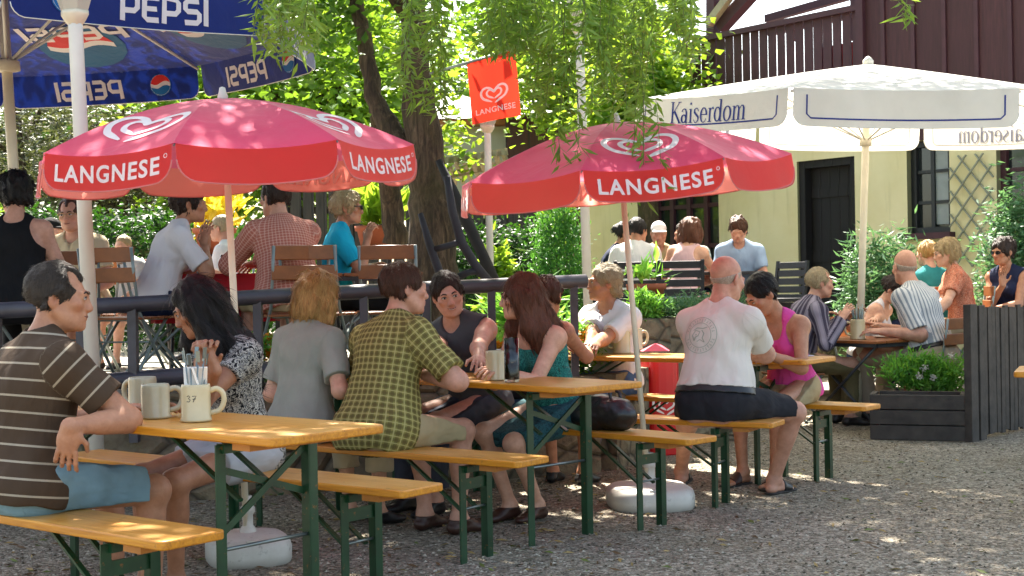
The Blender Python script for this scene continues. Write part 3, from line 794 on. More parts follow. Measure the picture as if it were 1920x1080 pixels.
            for j in range(3): hf += (base + np.array([2 * j, 2 * j + 1, 2 * j + 3, 2 * j + 2])).tolist(); hs += [True] * n_
        HV = np.concatenate(hv); mesh_obj('hair', HV, hf, hm, body, True, attr={'hl': (HV - hc) @ Rh / sc})
    # small face pieces
    if eyes:
        bv = BVHTree.FromPolygons([tuple(v) for v in Vb], Fb.tolist())
        fw = Vector(Rh @ A(0, -1., 0)); FWD = -fw
        def onf(x, z, lift=0.):
            o = Vector(hp(x, .25, z)); h = bv.ray_cast(o, fw, .3); return (h[0] if h[0] else Vector(hp(x, .095, z))) + FWD * lift
        X_, Z_ = Vector(Rh @ A(1., 0, 0)), Vector(Rh @ A(0, 0, 1.))
        for s in (-1, 1):
            c0 = onf(s * .032, .003, -.0022); c0 = c0 + X_ * 0; mb = MB()
            vs = []; fs = []; mi = []; nr_, ns = 7, 18; gz = X_ * (gaze * .004)
            for i in range(nr_):
                k = i / (nr_ - 1)
                for j in range(ns):
                    a_ = 2 * math.pi * j / ns; ex, ez = .0145 * math.cos(a_) * k, .0068 * math.sin(a_) * k * (1.15 if math.sin(a_) > 0 else .8)
                    vs.append(c0 + (X_ * ex + Z_ * ez + FWD * (.0055 * (1 - k * k) - abs(ex) * s * 0 - .12 * abs(ex) * (1 if ex * s > 0 else 0))) * sc)
            for i in range(nr_ - 1):
                for j in range(ns): fs.append([i * ns + j, i * ns + (j + 1) % ns, (i + 1) * ns + (j + 1) % ns, (i + 1) * ns + j]); mi.append(0)
            mb.add(vs, fs, 0, True)
            ir = [c0 + gz + (X_ * .0056 * math.cos(t_) + Z_ * (.0056 * math.sin(t_) + .0004) + FWD * .0062) * sc for t_ in [2 * math.pi * j / 14 for j in range(14)]]
            mb.add(ir, [list(range(14))], 1)
            mb.tube([c0 + (X_ * x * s + Z_ * z + FWD * y) * sc for x, z, y in ((-.0145, .0005, .002), (-.008, .0062, .0045), (0, .0082, .0055), (.009, .0064, .004), (.0165, .0004, .0015))], [.0012 * sc, .0018 * sc, .002 * sc, .002 * sc, .0012 * sc], 6, 2)
            mb.build('eye', [M['eye_white'], M['iris'], M['lash']], body)
            mb = MB(); mb.tube([onf(s * x, z, .001) for x, z in ((.013, .0205), (.022, .0255), (.033, .0275), (.046, .022))], [.0028 * sc, .0042 * sc, .004 * sc, .0018 * sc], 6)
            mb.build('eyebrow', hm, body)
        pts = [onf(x, -.0635 + (smile * 12 + 1.5) * x * x, .0006) for x in (-.025, -.017, -.008, 0, .008, .017, .025)]
        mb = MB(); mb.tube(pts, [.001, .0022, .0026, .0024, .0026, .0022, .001], 6); mb.build('mouth', M['lip_line'], body)
        if smile > .5:
            mb = MB(); up_ = [p + Z_ * .0022 + FWD * .0016 for p in pts[1:-1]]; dn_ = [p - Z_ * .0042 + FWD * .0012 for p in pts[1:-1]]
            mb.add(up_ + dn_, [[i, i + 5, i + 6, i + 1] for i in range(4)], 0, True); mb.build('teeth', M['teeth'], body)
    if 'sunglasses' in extra or 'glasses' in extra:
        sun_ = 'sunglasses' in extra; mb = MB()
        for s in (-1, 1):
            pts = [Vector(hp(s * (.034 + .024 * math.cos(a)), .112 - .012 * abs(math.cos(a)) * (1 if math.cos(a) > 0 else 0), .002 + .018 * math.sin(a))) for a in [2 * math.pi * i / 14 for i in range(14)]]
            if sun_:
                n0 = len(mb.v); fr = Vector(Rh @ A(0, .004, 0))
                mb.add(pts + [p + fr for p in pts], [list(range(14))[::-1], list(range(14, 28))] + [[i, (i + 1) % 14, 14 + (i + 1) % 14, 14 + i] for i in range(14)])
            else: mb.tube(pts, .0018, 5, closed=True)
            mb.tube([Vector(hp(s * .058, .1, .008)), Vector(hp(s * .078, .06, .01)), Vector(hp(s * .082, .0, .012))], .0022 if not sun_ else .0035, 5)
        mb.tube([Vector(hp(-.012, .114, .008)), Vector(hp(.012, .114, .008))], .002, 5)
        mb.build('sunglasses' if sun_ else 'glasses', M['lens'] if sun_ else M['gold'], body)
    if 'watch' in extra:
        s = -1; X = Field(.005); d = nrm(hand[s] - elb[s]); p = hand[s] - d * .03
        X.cap(elb[s], hand[s], T(.044), T(.034), .01); X.post.append((p + d * .009, d)); X.post.append((p - d * .009, -d))
        V, Qd = X.mesh(); mesh_obj('wristwatch', V, Qd, M['steel'], body, True)
    body['_pose'] = 0; del body['_pose']
    return body, dict(H=H, nb=nb, sh=sh, elb=elb, hand=hand, hc=hc, Rh=Rh, knee=knee, ank=ank, shirt=shirt, chest=chest, Rc=Rc, Rn=Rn, waist=waist, hp=hp)
# ---------------------------------------------------------------- text and drawn marks laid on surfaces
def text_poly(txt, bold=.0, spacing=1., shear=0.):
    """(verts2d, faces) of a line of text, 1 unit high capitals, centred on x"""
    cu = bpy.data.curves.new('t', 'FONT'); cu.body = txt; cu.size = 1.4; cu.offset = bold; cu.align_x = 'CENTER'; cu.space_character = spacing; cu.shear = shear; cu.resolution_u = 4
    ob = bpy.data.objects.new('t', cu); C.objects.link(ob)
    dg = bpy.context.evaluated_depsgraph_get(); dg.update()
    me = bpy.data.meshes.new_from_object(ob.evaluated_get(dg))
    bm = bmesh.new(); bm.from_mesh(me)
    bpy.data.objects.remove(ob); bpy.data.curves.remove(cu); bpy.data.meshes.remove(me)
    return bm
def cut_bm(bm, step):
    bm.verts.ensure_lookup_table()
    xs = [v.co.x for v in bm.verts]; ys = [v.co.y for v in bm.verts]
    for lo, hi, n in ((min(xs), max(xs), Vector((1, 0, 0))), (min(ys), max(ys), Vector((0, 1, 0)))):
        x = lo + step
        while x < hi:
            bmesh.ops.bisect_plane(bm, geom=bm.verts[:] + bm.edges[:] + bm.faces[:], plane_co=n * x, plane_no=n); x += step
    return bm
def stroke_bm(lines):
    """lines: list of (points2d, width or widths, closed)"""
    bm = bmesh.new()
    for pts, w, closed in lines:
        n = len(pts); ws = w if isinstance(w, (list, tuple)) else [w] * n; L = []; R = []
        for i, p in enumerate(pts):
            a = pts[(i - 1) % n] if closed or i else pts[i]; b = pts[(i + 1) % n] if closed or i < n - 1 else pts[i]
            d = Vector((b[0] - a[0], b[1] - a[1])); d.normalize(); m = Vector((-d.y, d.x)) * ws[i] / 2
            L.append(bm.verts.new((p[0] + m.x, p[1] + m.y, 0))); R.append(bm.verts.new((p[0] - m.x, p[1] - m.y, 0)))
        for i in range(n if closed else n - 1):
            j = (i + 1) % n
            try: bm.faces.new((L[i], R[i], R[j], L[j]))
            except ValueError: pass
    return bm
def poly_bm(polys):
    bm = bmesh.new()
    for p in polys: bm.faces.new([bm.verts.new((x, y, 0)) for x, y in p])
    bmesh.ops.triangulate(bm, faces=bm.faces[:]); return bm
def decal(name, bm, fn, mat, parent):
    """each 2D vertex (x,y) goes to fn(x,y) on the surface"""
    bm.verts.index_update(); vs = [fn(v.co.x, v.co.y) for v in bm.verts]; fs = [[v.index for v in f.verts] for f in bm.faces]
    o = mesh_obj(name, vs, fs, mat, parent); bm.free(); return o
def heart_pts(t0, t1, sc, cx=0., cy=0., n=40, k=1.):
    out = []
    for i in range(n + 1):
        t = t0 + (t1 - t0) * i / n
        x = 10.5 * math.sin(t) ** 3 + 5.5 * math.sin(t) ; y = 13 * math.cos(t) - 5 * math.cos(2 * t) - 2 * math.cos(3 * t) - math.cos(4 * t)
        if y < -4: y = -4 - (-4 - y) * .62
        out.append((cx + x / 16 * sc * k, cy + (y + 0) / 16 * sc))
    return out
def heart_bm(sz):
    """the two nested hearts of the ice cream mark with a sweeping tail; sz = half width"""
    P = math.pi
    o = heart_pts(P * 1.0, -P * .86, sz, n=60, k=1.12); n = len(o)
    w = [sz * .2 * min(1, .3 + i / 8) * min(1, .35 + (n - 1 - i) / 7) for i in range(n)]
    i_ = heart_pts(P * 1.0, -P * .95, sz * .56, .0, .06 * sz, 44, 1.12); m = len(i_)
    w2 = [sz * .17 * min(1, .4 + i / 7) * min(1, .3 + (m - 1 - i) / 6) for i in range(m)]
    return stroke_bm([(o, w, False), (i_, w2, False)])

# ---------------------------------------------------------------- beer garden tables and benches
ITEMS = dict(  # x, y of the right near corner, angle of the long side (fitted to the photograph)
    A=(-.758, 4.19, .697), B=(.268, 6.071, .809), F=(1.732, 7.926, .624), D=(-1.07, 4.029, .664), C=(-.423, 4.964, .653),
    Bn=(.011, 5.746, .643), Bf=(.84, 6.455, .779), E=(1.383, 7.16, .50), G=(2.107, 8.016, .683))
def bench_xy(k, t, e=.125):
    x, y, a = ITEMS[k]
    return (x - math.cos(a) * t + math.sin(a) * e, y + math.sin(a) * t + math.cos(a) * e)
FE = lambda k: math.degrees(math.pi / 2 - ITEMS[k][2])      # facing across the item, away from the camera
def slab(L, Wd, th, name, parent, h, r=.03):
    mb = MB(); pts = []
    for cx, cy, a0 in ((L - r, Wd - r, 0), (r, Wd - r, 90), (r, r, 180), (L - r, r, 270)):
        for i in range(5): a = rad(a0 + 22.5 * i); pts.append((cx + r * math.cos(a), cy + r * math.sin(a)))
    mb.prism(pts, h - th, h)
    return add_bevel(mb.build(name, M['bench_wood'], parent), .006, 3)
def beer_table(k, label, Wd=.5):
    x, y, a = ITEMS[k]
    # local: x along the long side from the right end, y across, away from the camera
    root = empty('beer_table', (x, y, 0), 0, label, 'table', 'beer garden tables')
    root.rotation_euler = (0, 0, math.pi - a); root.scale = (1, -1, 1)
    return fill_table(root, Wd)
def fill_table(root, Wd):
    L, h = 2.2, .77
    slab(L, Wd, .03, 'tabletop', root, h)
    for e in (.16, L - .16 - .09): MB().box((e + .045, Wd / 2, h - .03 - .0135), (.09, Wd - .07, .026)).build('batten', M['raw_wood'], root)
    for e, s in ((.33, 1), (L - .33, -1)):
        for yy in (.045, Wd - .045):
            m = MB(); m.bar((e, yy, 0), (e, yy, h - .045), .036, .006, 0, (1, 0, 0)); m.bar((e + .018 * s, yy + (.02 if yy < .2 else -.02), 0), (e + .018 * s, yy + (.02 if yy < .2 else -.02), h - .045), .006, .04, 0, (1, 0, 0))
            m.build('leg', M['green'], root)
        m = MB(); m.bar((e, .05, h - .06), (e, Wd - .05, h - .06), .035, .03)
        m.bar((e + .02, .06, .42), (e + .02, Wd - .07, h - .09), .024, .008, 0, (1, 0, 0)); m.bar((e + .031, .06, h - .13), (e + .031, Wd - .06, .52), .024, .008, 0, (1, 0, 0))
        m.bar((e + .04 * s, Wd * .32, .52), (e + .44 * s, Wd * .32, h - .04), .022, .01); m.bar((e + .04 * s, Wd * .68, .52), (e + .44 * s, Wd * .68, h - .04), .022, .01)
        m.build('brace', M['green'], root)
        m = MB(); m.tube([(e + .012, .05, .37), (e + .012, Wd - .05, .37)], .007, 6); m.build('cross_rod', M['steel'], root)
    return root
def bench(k, label):
    x, y, a = ITEMS[k]; L, Wd, h = 2.2, .25, .48
    root = empty('bench', (x, y, 0), math.pi - a, label, 'bench', 'beer garden benches'); root.scale = (1, -1, 1)
    slab(L, Wd, .03, 'seat', root, h, .025)
    for e in (.14, L - .14 - .09): MB().box((e + .045, Wd / 2, h - .03 - .0135), (.09, Wd - .05, .026)).build('batten', M['raw_wood'], root)
    for e, s in ((.33, 1), (L - .33, -1)):
        for yy in (.03, Wd - .03):
            m = MB(); m.bar((e, yy, 0), (e, yy, h - .045), .04, .006, 0, (1, 0, 0)); sg = 1 if yy < .1 else -1
            m.bar((e + .017 * s, yy + .017 * sg, 0), (e + .017 * s, yy + .017 * sg, h - .045), .006, .034, 0, (1, 0, 0))
            m.build('leg', M['green'], root)
        m = MB(); m.bar((e, .04, h - .06), (e, Wd - .04, h - .06), .035, .03); m.bar((e + .012, .04, h - .13), (e + .012, Wd - .04, h - .13), .008, .05)
        for yy in (.07, Wd - .07): m.bar((e + .03 * s, yy, .22), (e + .36 * s, yy, h - .04), .02, .01)
        m.build('brace', M['green'], root)
        m = MB(); m.tube([(e + .012, .03, .24), (e + .012, Wd - .03, .24)], .006, 6); m.build('cross_rod', M['steel'], root)
    return root
beer_table('A', 'yellow beer table nearest the camera, stoneware mugs and a cutlery mug on it')
beer_table('B', 'yellow beer table in the middle with a dark beer glass and cream mug on it')
beer_table('F', 'yellow beer table between the bald man in white and the woman in pink')
bench('D', 'yellow bench under the man in the brown striped shirt, nearest the camera')
bench('C', 'yellow bench under the woman in the floral dress, behind the table of mugs')
bench('Bn', 'yellow bench under the man in the check shirt')
bench('Bf', 'yellow bench with the black handbag, beside the right parasol stand')
bench('E', 'yellow bench under the bald man in the white T-shirt')
bench('G', 'yellow bench under the woman in the pink top, its end nearest the planter box')

# ---------------------------------------------------------------- things on the tables
def mug_mesh(root, mat, h=.13, r=.052, hs=1):
    mb = MB(); mb.lathe([(0, 0), (r + .003, 0), (r + .004, .006), (r, .016), (r, h * .88), (r - .001, h - .006), (r - .003, h), (r - .008, h), (r - .009, h - .01), (r - .009, .012), (0, .012)], n=28)
    mb.build('mug_body', mat, root)
    mb = MB(); mb.tube(smooth_path([(hs * (r - .004), 0, h * .8), (hs * (r + .02), 0, h * .86), (hs * (r + .042), 0, h * .74), (hs * (r + .046), 0, h * .5), (hs * (r + .03), 0, h * .27), (hs * (r - .004), 0, h * .2)]), .0102, 10)
    mb.build('handle', mat, root)
def mug(px, py, Y, label, mat='stone_mug', h=.132, r=.052, rz=0., zt=.7725, group='stoneware beer mugs'):
    p = G(px, py, zt)
    root = empty('beer_mug', (p.x, p.y, zt), rad(rz), label, 'mug', group); mug_mesh(root, M[mat], h, r); return root
def on_cyl(root, r, a0=-90., z0=.0):
    def f(x, y): a = rad(a0) + x / r; return ((r + .0008) * math.cos(a), (r + .0008) * math.sin(a), z0 + y)
    return f
cut = mug(368, 789, 4.8, 'cream mug marked 37 holding cutlery and napkins on the near table', rz=14, group='mugs on the near table')
decal('number', stroke_bm([([(-.017, .011), (-.010, .014), (-.005, .010), (-.011, .004), (-.004, -.001), (-.008, -.008), (-.018, -.007)], .0028, False), ([(.003, .012), (.017, .013), (.010, .001), (.006, -.009)], .0028, False), ([(.004, .001), (.016, .003)], .0024, False)]), on_cyl(cut, .052, -108, .08), M['black_ink'], cut)
mb = MB()
for i in range(9):
    a = rad(40 * i); r_ = .03; mb.tube([(r_ * .6 * math.cos(a), r_ * .6 * math.sin(a), .03), (r_ * 1.25 * math.cos(a + .3), r_ * 1.25 * math.sin(a + .3), .19 + .012 * (i % 3))], [.002, .004], 5, flat=.5)
    e = Vector((r_ * 1.3 * math.cos(a + .3), r_ * 1.3 * math.sin(a + .3), .2 + .012 * (i % 3))); mb.bar(e, e + Vector((.006 * math.cos(a), .006 * math.sin(a), .04)), .015, .003)
tag(mb.build('cutlery', M['steel']), 'steel knives and forks standing in the mug marked 37', 'cutlery').location = cut.location
mb = MB()
for i in range(4):
    a = rad(90 * i + 20); R3 = Matrix.Rotation(a, 3, 'Z') @ Matrix.Rotation(rad(18), 3, 'X'); mb.box(Vector((.018 * math.cos(a), .018 * math.sin(a), .145)), (.045, .008, .10), R3)
np_ = tag(mb.build('napkin', M['white_paint']), 'white paper napkins folded into the mug marked 37', 'napkin'); np_.location = cut.location
mug(292, 783, 5, 'pale grey mug with its handle to the right, left of the mug marked 37', 'grey_mug', .125, rz=25, group='mugs on the near table')
mug(268, 768, 5.2, 'squat grey mug behind the other mugs, beside the striped man', 'grey_mug', .13, .055, rz=150, group='mugs on the near table')
mug(930, 712, 6.6, 'cream stoneware mug before the dark beer glass on the middle table', rz=10, h=.145, r=.05)
mug(1122, 655, 9, 'cream mug with a metal lid by the hands of the grey haired man', rz=180, h=.15, r=.047)
m_ = mug(1166, 662, 8.9, 'cream mug with its handle to the left behind the right parasol pole', rz=170, h=.16, r=.058)
m2 = mug(1192, 655, 9.1, 'cream cutlery mug just right of the parasol pole on the table', rz=20, h=.15, r=.05)
mb = MB(); mb.lathe([(0, .155), (.047, .155), (.05, .15), (.05, .147)], n=20); mb.tube([(.03, 0, .158), (.06, 0, .165), (.066, 0, .15)], .006, 6)
lid = mb.build('mug_lid', M['steel']); 
for o in list(C.objects):
    if o.get('label', '').startswith('cream mug with a metal lid'): lid.parent = o
mb = MB()
for i in range(6): a = rad(60 * i); mb.tube([(.02 * math.cos(a), .02 * math.sin(a), .05), (.035 * math.cos(a), .035 * math.sin(a), .23 + .02 * (i % 2))], [.003, .006], 5)
tag(mb.build('cutlery', M['cream_metal']), 'pale handled cutlery standing in the mug right of the parasol pole', 'cutlery').location = m2.location
# dark beer glass
t = NT('clear glass'); t.set((.9, .93, .93), .03); t.b.inputs['Transmission Weight'].default_value = 1; t.b.inputs['IOR'].default_value = 1.45; M['glass'] = t.m
p = G(960, 716, .7725)
gl = empty('beer_glass', (p.x, p.y, .7725), 0, 'tall glass of almost black beer beside the cream mug', 'glass')
mb = MB(); mb.lathe([(0, 0), (.036, 0), (.037, .01), (.037, .215), (.0345, .215), (.0345, .012), (0, .012)], n=28); mb.build('glass_wall', M['glass'], gl)
mb = MB(); mb.lathe([(0, .013), (.0353, .013), (.0353, .168), (0, .168)], n=28); mb.build('beer', simple('dark beer', (.012, .006, .004), .1, 0), gl)
# papers and a small things on the far beer table
p = G(1478, 668, .772); tag(MB().box((0, 0, .004), (.26, .18, .006)).build('menu', simple('pale menu card', hx('#b9b6c4'), .5, .1)), 'pale menu sheet on the table before the woman in pink', 'menu').matrix_world = Matrix.Translation((p.x, p.y, .771)) @ Matrix.Rotation(.4, 4, 'Z')
mb = MB(); mb.add([(-.09, -.06, 0), (.09, -.06, 0), (.11, .06, 0), (-.1, .06, 0), (0, -.02, .055), (.05, .03, .04)], [(3, 2, 1, 0), (0, 1, 4), (1, 2, 5), (4, 1, 5), (2, 3, 5), (3, 4, 5), (3, 0, 4)])
p = G(1228, 658, .772); tag(mb.build('napkin', simple('pink paper napkin', hx('#c9495e'), .7, .1)), 'crumpled pink napkin on the table left of the bald man', 'napkin').location = (p.x, p.y, .772)

# ---------------------------------------------------------------- parasols
def cloth_mat(name, col, tcol, fac=.35, rough=.75):
    t = NT(name); v = t.coords(); n = t.noise(v, 3.5, 4)
    c = t.ramp(n, [(.3, tuple(x * .9 for x in col)), (.7, tuple(min(1, x * 1.08) for x in col))]); t.set(c, rough, spec=.25)
    t.b.inputs['Sheen Weight'].default_value = .6; t.b.inputs['Sheen Roughness'].default_value = .4
    b1 = t.bump(t.noise(v, 260, 2), .08, .002); b2 = t.n('ShaderNodeBump'); b2.inputs['Strength'].default_value = .35; b2.inputs['Distance'].default_value = .03; t.l(t.noise(v, 4.5, 4, .55, .8), b2.inputs['Height']); t.l(b2.outputs[0], b1.inputs['Normal'])
    t.translucent(tcol, fac); return t.m
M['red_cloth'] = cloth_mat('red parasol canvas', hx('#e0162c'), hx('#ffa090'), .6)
M['red_skylit'] = cloth_mat('skylit pink red canvas', hx('#ea3a6e'), hx('#ff8090'), .42); M['red_skylit'].node_tree.nodes['Principled BSDF'].inputs['Sheen Weight'].default_value = .45  # pink cast of the bright sky, painted into the top canvas colour
M['white_cloth'] = cloth_mat('off white parasol canvas', hx('#dcdad2'), hx('#e6e4dc'), .35)
M['blue_cloth'] = cloth_mat('deep blue parasol canvas', hx('#0c2268'), hx('#12308a'), .08)
M['print_white'] = cloth_mat('white print on canvas', hx('#ece4e2'), hx('#ece4e2'), .25)
M['pink_print'] = cloth_mat('print showing through', hx('#f0c4c0'), hx('#f8d0ca'), .5)
M['navy_print'] = cloth_mat('navy print', hx('#2a3a86'), hx('#2a3a86'), .1); M['piping'] = cloth_mat('pale piping', hx('#dd8a88'), hx('#f0a09a'), .4)
M['faded_print'] = cloth_mat('print seen through', hx('#8f93a8'), hx('#9a9db0'), .3)
M['logo_red'] = cloth_mat('red print', hx('#d2302f'), hx('#d2302f'), .2); M['logo_blue'] = cloth_mat('bright blue print', hx('#1f6fae'), hx('#2f87b8'), .25); M['logo_teal'] = cloth_mat('teal print', hx('#1b5c84'), hx('#1f6c92'), .15)
class Canopy:
    def __init__(s, R, rise, val, n=8, a0=0., dome=.0, sag=.02, corner=.3):
        s.R, s.rise, s.val, s.n, s.a0, s.dome, s.sag, s.corner = R, rise, val, n, a0, dome, sag, corner
    def rib(s, k, t):
        a = s.a0 + 2 * math.pi * k / s.n
        r = s.R * t; z = s.rise * (1 - t ** (1 + s.dome)) 
        return Vector((r * math.cos(a), r * math.sin(a), z))
    def panel(s, k, u, t, off=0.):
        """u 0..1 across the panel, t 0 apex .. 1 rim"""
        a, b = s.rib(k, t), s.rib(k + 1, t); p = a.lerp(b, u); p.z -= s.sag * 4 * u * (1 - u) * t
        if off:
            d1 = s.panel(k, u + .01, t) - s.panel(k, u - .01, t); d2 = s.panel(k, u, t + .01) - s.panel(k, u, t - .01)
            n = d2.cross(d1); n.normalize(); n = n if n.z > 0 else -n; p += n * off
        return p
    def vdepth(s, u):
        """valance depth with rounded lower corners"""
        w = (s.rib(0, 1) - s.rib(1, 1)).length; e = min(u, 1 - u) * w; c = s.corner * s.val
        if e >= c: return s.val
        return s.val - c + math.sqrt(max(0, c * c - (c - e) ** 2))
    def flap(s, k, u, v, off=0.):
        """u 0..1, v 0 rim .. 1 (full depth)"""
        m = .012; uu = m + u * (1 - 2 * m)
        p = s.panel(k, uu, 1.); w = s.rib(k, 1).lerp(s.rib(k + 1, 1), .5); o = Vector((w.x, w.y, 0)).normalized()
        return p + o * (.02 * v + .006 * math.sin(u * 9 + k * 2) * v + off) + Vector((0, 0, -v * s.val))
    def build(s, root, cloth, name='canopy', edge=None, nu=12, nt=14):
        mb = MB()
        for k in range(s.n):
            vs = [s.panel(k, i / nu, max(.015, j / nt)) for j in range(nt + 1) for i in range(nu + 1)]
            mb.add(vs, [[j * (nu + 1) + i, j * (nu + 1) + i + 1, (j + 1) * (nu + 1) + i + 1, (j + 1) * (nu + 1) + i] for j in range(nt) for i in range(nu)], 0, True)
        can = mb.build(name, cloth, root)
        fl = []
        for k in range(s.n):
            mb = MB(); N = 30; J = 5; us = [.5 - .5 * math.cos(math.pi * i / N) for i in range(N + 1)]
            vs = [s.flap(k, u, s.vdepth(u) / s.val * j / J) for j in range(J + 1) for u in us]
            mb.add(vs, [[j * (N + 1) + i, (j + 1) * (N + 1) + i, (j + 1) * (N + 1) + i + 1, j * (N + 1) + i + 1] for j in range(J) for i in range(N)], 0, True)
            o = mb.build('valance', cloth, root); fl.append(o)
            if edge:
                mb = MB(); mb.tube([s.flap(k, u, s.vdepth(u) / s.val) for u in us], .0032, 6); mb.build('piping', edge, o)
        return can, fl
    def flap_xy(s, k, off):
        w = (s.rib(0, 1) - s.rib(1, 1)).length
        return lambda x, y: s.flap(k, .5 + x / w, .5 - y / s.val, off)      # seen from outside x runs left to right
    def panel_xy(s, k, t0, off):
        w = (s.rib(0, 1) - s.rib(1, 1)).length; sl = math.hypot(s.R * math.cos(math.pi / s.n), s.rise)
        def f(x, y):
            t = t0 - y / sl; return s.panel(k, .5 + x / (w * max(t, .05)), t, off)
        return f
def tilt_root(root, pole_bot, pole_top, spin):
    """stand the parasol on pole_bot and lean it so its pole passes through pole_top"""
    z = (Vector(pole_top) - Vector(pole_bot)).normalized(); q = Vector((0, 0, 1)).rotation_difference(z)
    root.matrix_world = Matrix.Translation(pole_bot) @ q.to_matrix().to_4x4() @ Matrix.Rotation(spin, 4, 'Z')
def lifted(cn, h):
    lift = Vector((0, 0, h)); f = Canopy.rib.__get__(cn); cn.rib = lambda k, t: f(k, t) + lift; return cn
def ice_parasol(bot, top, spin, h_rim, label, heart_faces, word_faces, R=.93, rise=.29, val=.15, bs=1., base_label=None):
    root = empty('parasol', (0, 0, 0), 0, label, 'parasol', 'red ice cream parasols')
    g = lifted(Canopy(R, rise, val, 8, 0, .75, .03, .55), h_rim)
    can, fl = g.build(root, M['red_cloth'], 'canopy', M['piping']); can.data.materials[0] = M['red_skylit']
    for k in heart_faces:
        decal('heart_emblem', heart_bm(.165), g.panel_xy(k, .72, .004), M['print_white'], can)
    for k in word_faces:
        for off, mt in ((.0035, 'print_white'), (-.0035, 'pink_print')):
            bm = cut_bm(text_poly('LANGNESE', .035, 1.14), .4)
            for v in bm.verts: v.co = Vector((v.co.x * .078 * R / .93, (v.co.y - .5) * .074 * R / .93, 0))
            decal('lettering', bm, g.flap_xy(k, off), M[mt], fl[k])
        w = .325 * R / .93; decal('registered_mark', stroke_bm([([(w + .008 * math.cos(rad(30 * i)), .03 + .008 * math.sin(rad(30 * i))) for i in range(12)], .003, True)]), g.flap_xy(k, .0035), M['print_white'], fl[k])
    mb = MB(); mb.tube([(0, 0, .12), (0, 0, h_rim + rise + .01)], .016, 12); mb.build('pole', M['cream_metal'], root)
    mb = MB(); mb.lathe([(.02, h_rim + rise - .005), (.024, h_rim + rise + .01), (.017, h_rim + rise + .03), (.013, h_rim + rise + .05), (0, h_rim + rise + .055)], n=14); mb.build('finial', M['white_plastic'], root)
    for k in range(8):
        mb = MB(); mb.tube([g.rib(k, t) + Vector((0, 0, -.012)) for t in (.03, .3, .6, .85, .995)], .004, 6); rb = mb.build('rib', M['steel'], root)
        mb = MB(); mb.tube([Vector((0, 0, h_rim + .02)), g.rib(k, .5) + Vector((0, 0, -.014))], .0035, 6); mb.build('strut', M['steel'], rb)
    tilt_root(root, bot, top, spin)
    # base: a water filled plastic tank, a thing of its own
    b = empty('parasol_stand', (bot[0], bot[1], 0), spin + .4, base_label, 'parasol stand', 'white plastic parasol stands'); b.scale = (bs, bs, .85)
    mb = MB(); pts = [(.27 * math.cos(a) * (1 + .06 * math.cos(4 * a) * -1), .25 * math.sin(a) * (1 + .06 * math.cos(4 * a) * -1)) for a in [2 * math.pi * i / 40 for i in range(40)]]
    lv = [(.97, .0), (1.0, .02), (1.0, .085), (.96, .118), (.86, .135), (.4, .15), (.16, .155)]
    vs = [(x * k, y * k, z) for k, z in lv for x, y in pts]; n = 40
    mb.add(vs, [[i * n + j, i * n + (j + 1) % n, (i + 1) * n + (j + 1) % n, (i + 1) * n + j] for i in range(len(lv) - 1) for j in range(n)] + [list(range((len(lv) - 1) * n, len(lv) * n))], 0, True)
    mb.build('tank', M['white_plastic'], b)
    mb = MB(); mb.lathe([(.05, .15), (.045, .17), (.03, .19), (.03, .25), (.042, .26), (.042, .285), (.03, .295), (.026, .34), (.022, .35)], n=18); mb.build('socket', M['white_plastic'], b)
    for s in (-1, 1):
        mb = MB(); mb.box((s * .2, .0, .135), (.05, .1, .008), None, 0, .003); mb.build('filler_cap', M['white_plastic'], b)
    return root
pb = G(466, 1050); 
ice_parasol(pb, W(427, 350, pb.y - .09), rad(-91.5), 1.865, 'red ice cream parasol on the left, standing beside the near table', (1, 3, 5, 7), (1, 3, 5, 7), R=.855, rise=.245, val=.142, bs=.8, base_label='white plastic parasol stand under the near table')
pb2 = G(1219, 948)
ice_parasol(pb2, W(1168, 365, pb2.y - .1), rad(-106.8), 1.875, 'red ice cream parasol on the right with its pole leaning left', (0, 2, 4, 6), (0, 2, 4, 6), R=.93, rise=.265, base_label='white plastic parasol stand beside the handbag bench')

def big_pole(root, h, r, mat, name='pole'):
    mb = MB(); mb.tube([(0, 0, 0), (0, 0, h)], r, 12); return mb.build(name, mat, root)
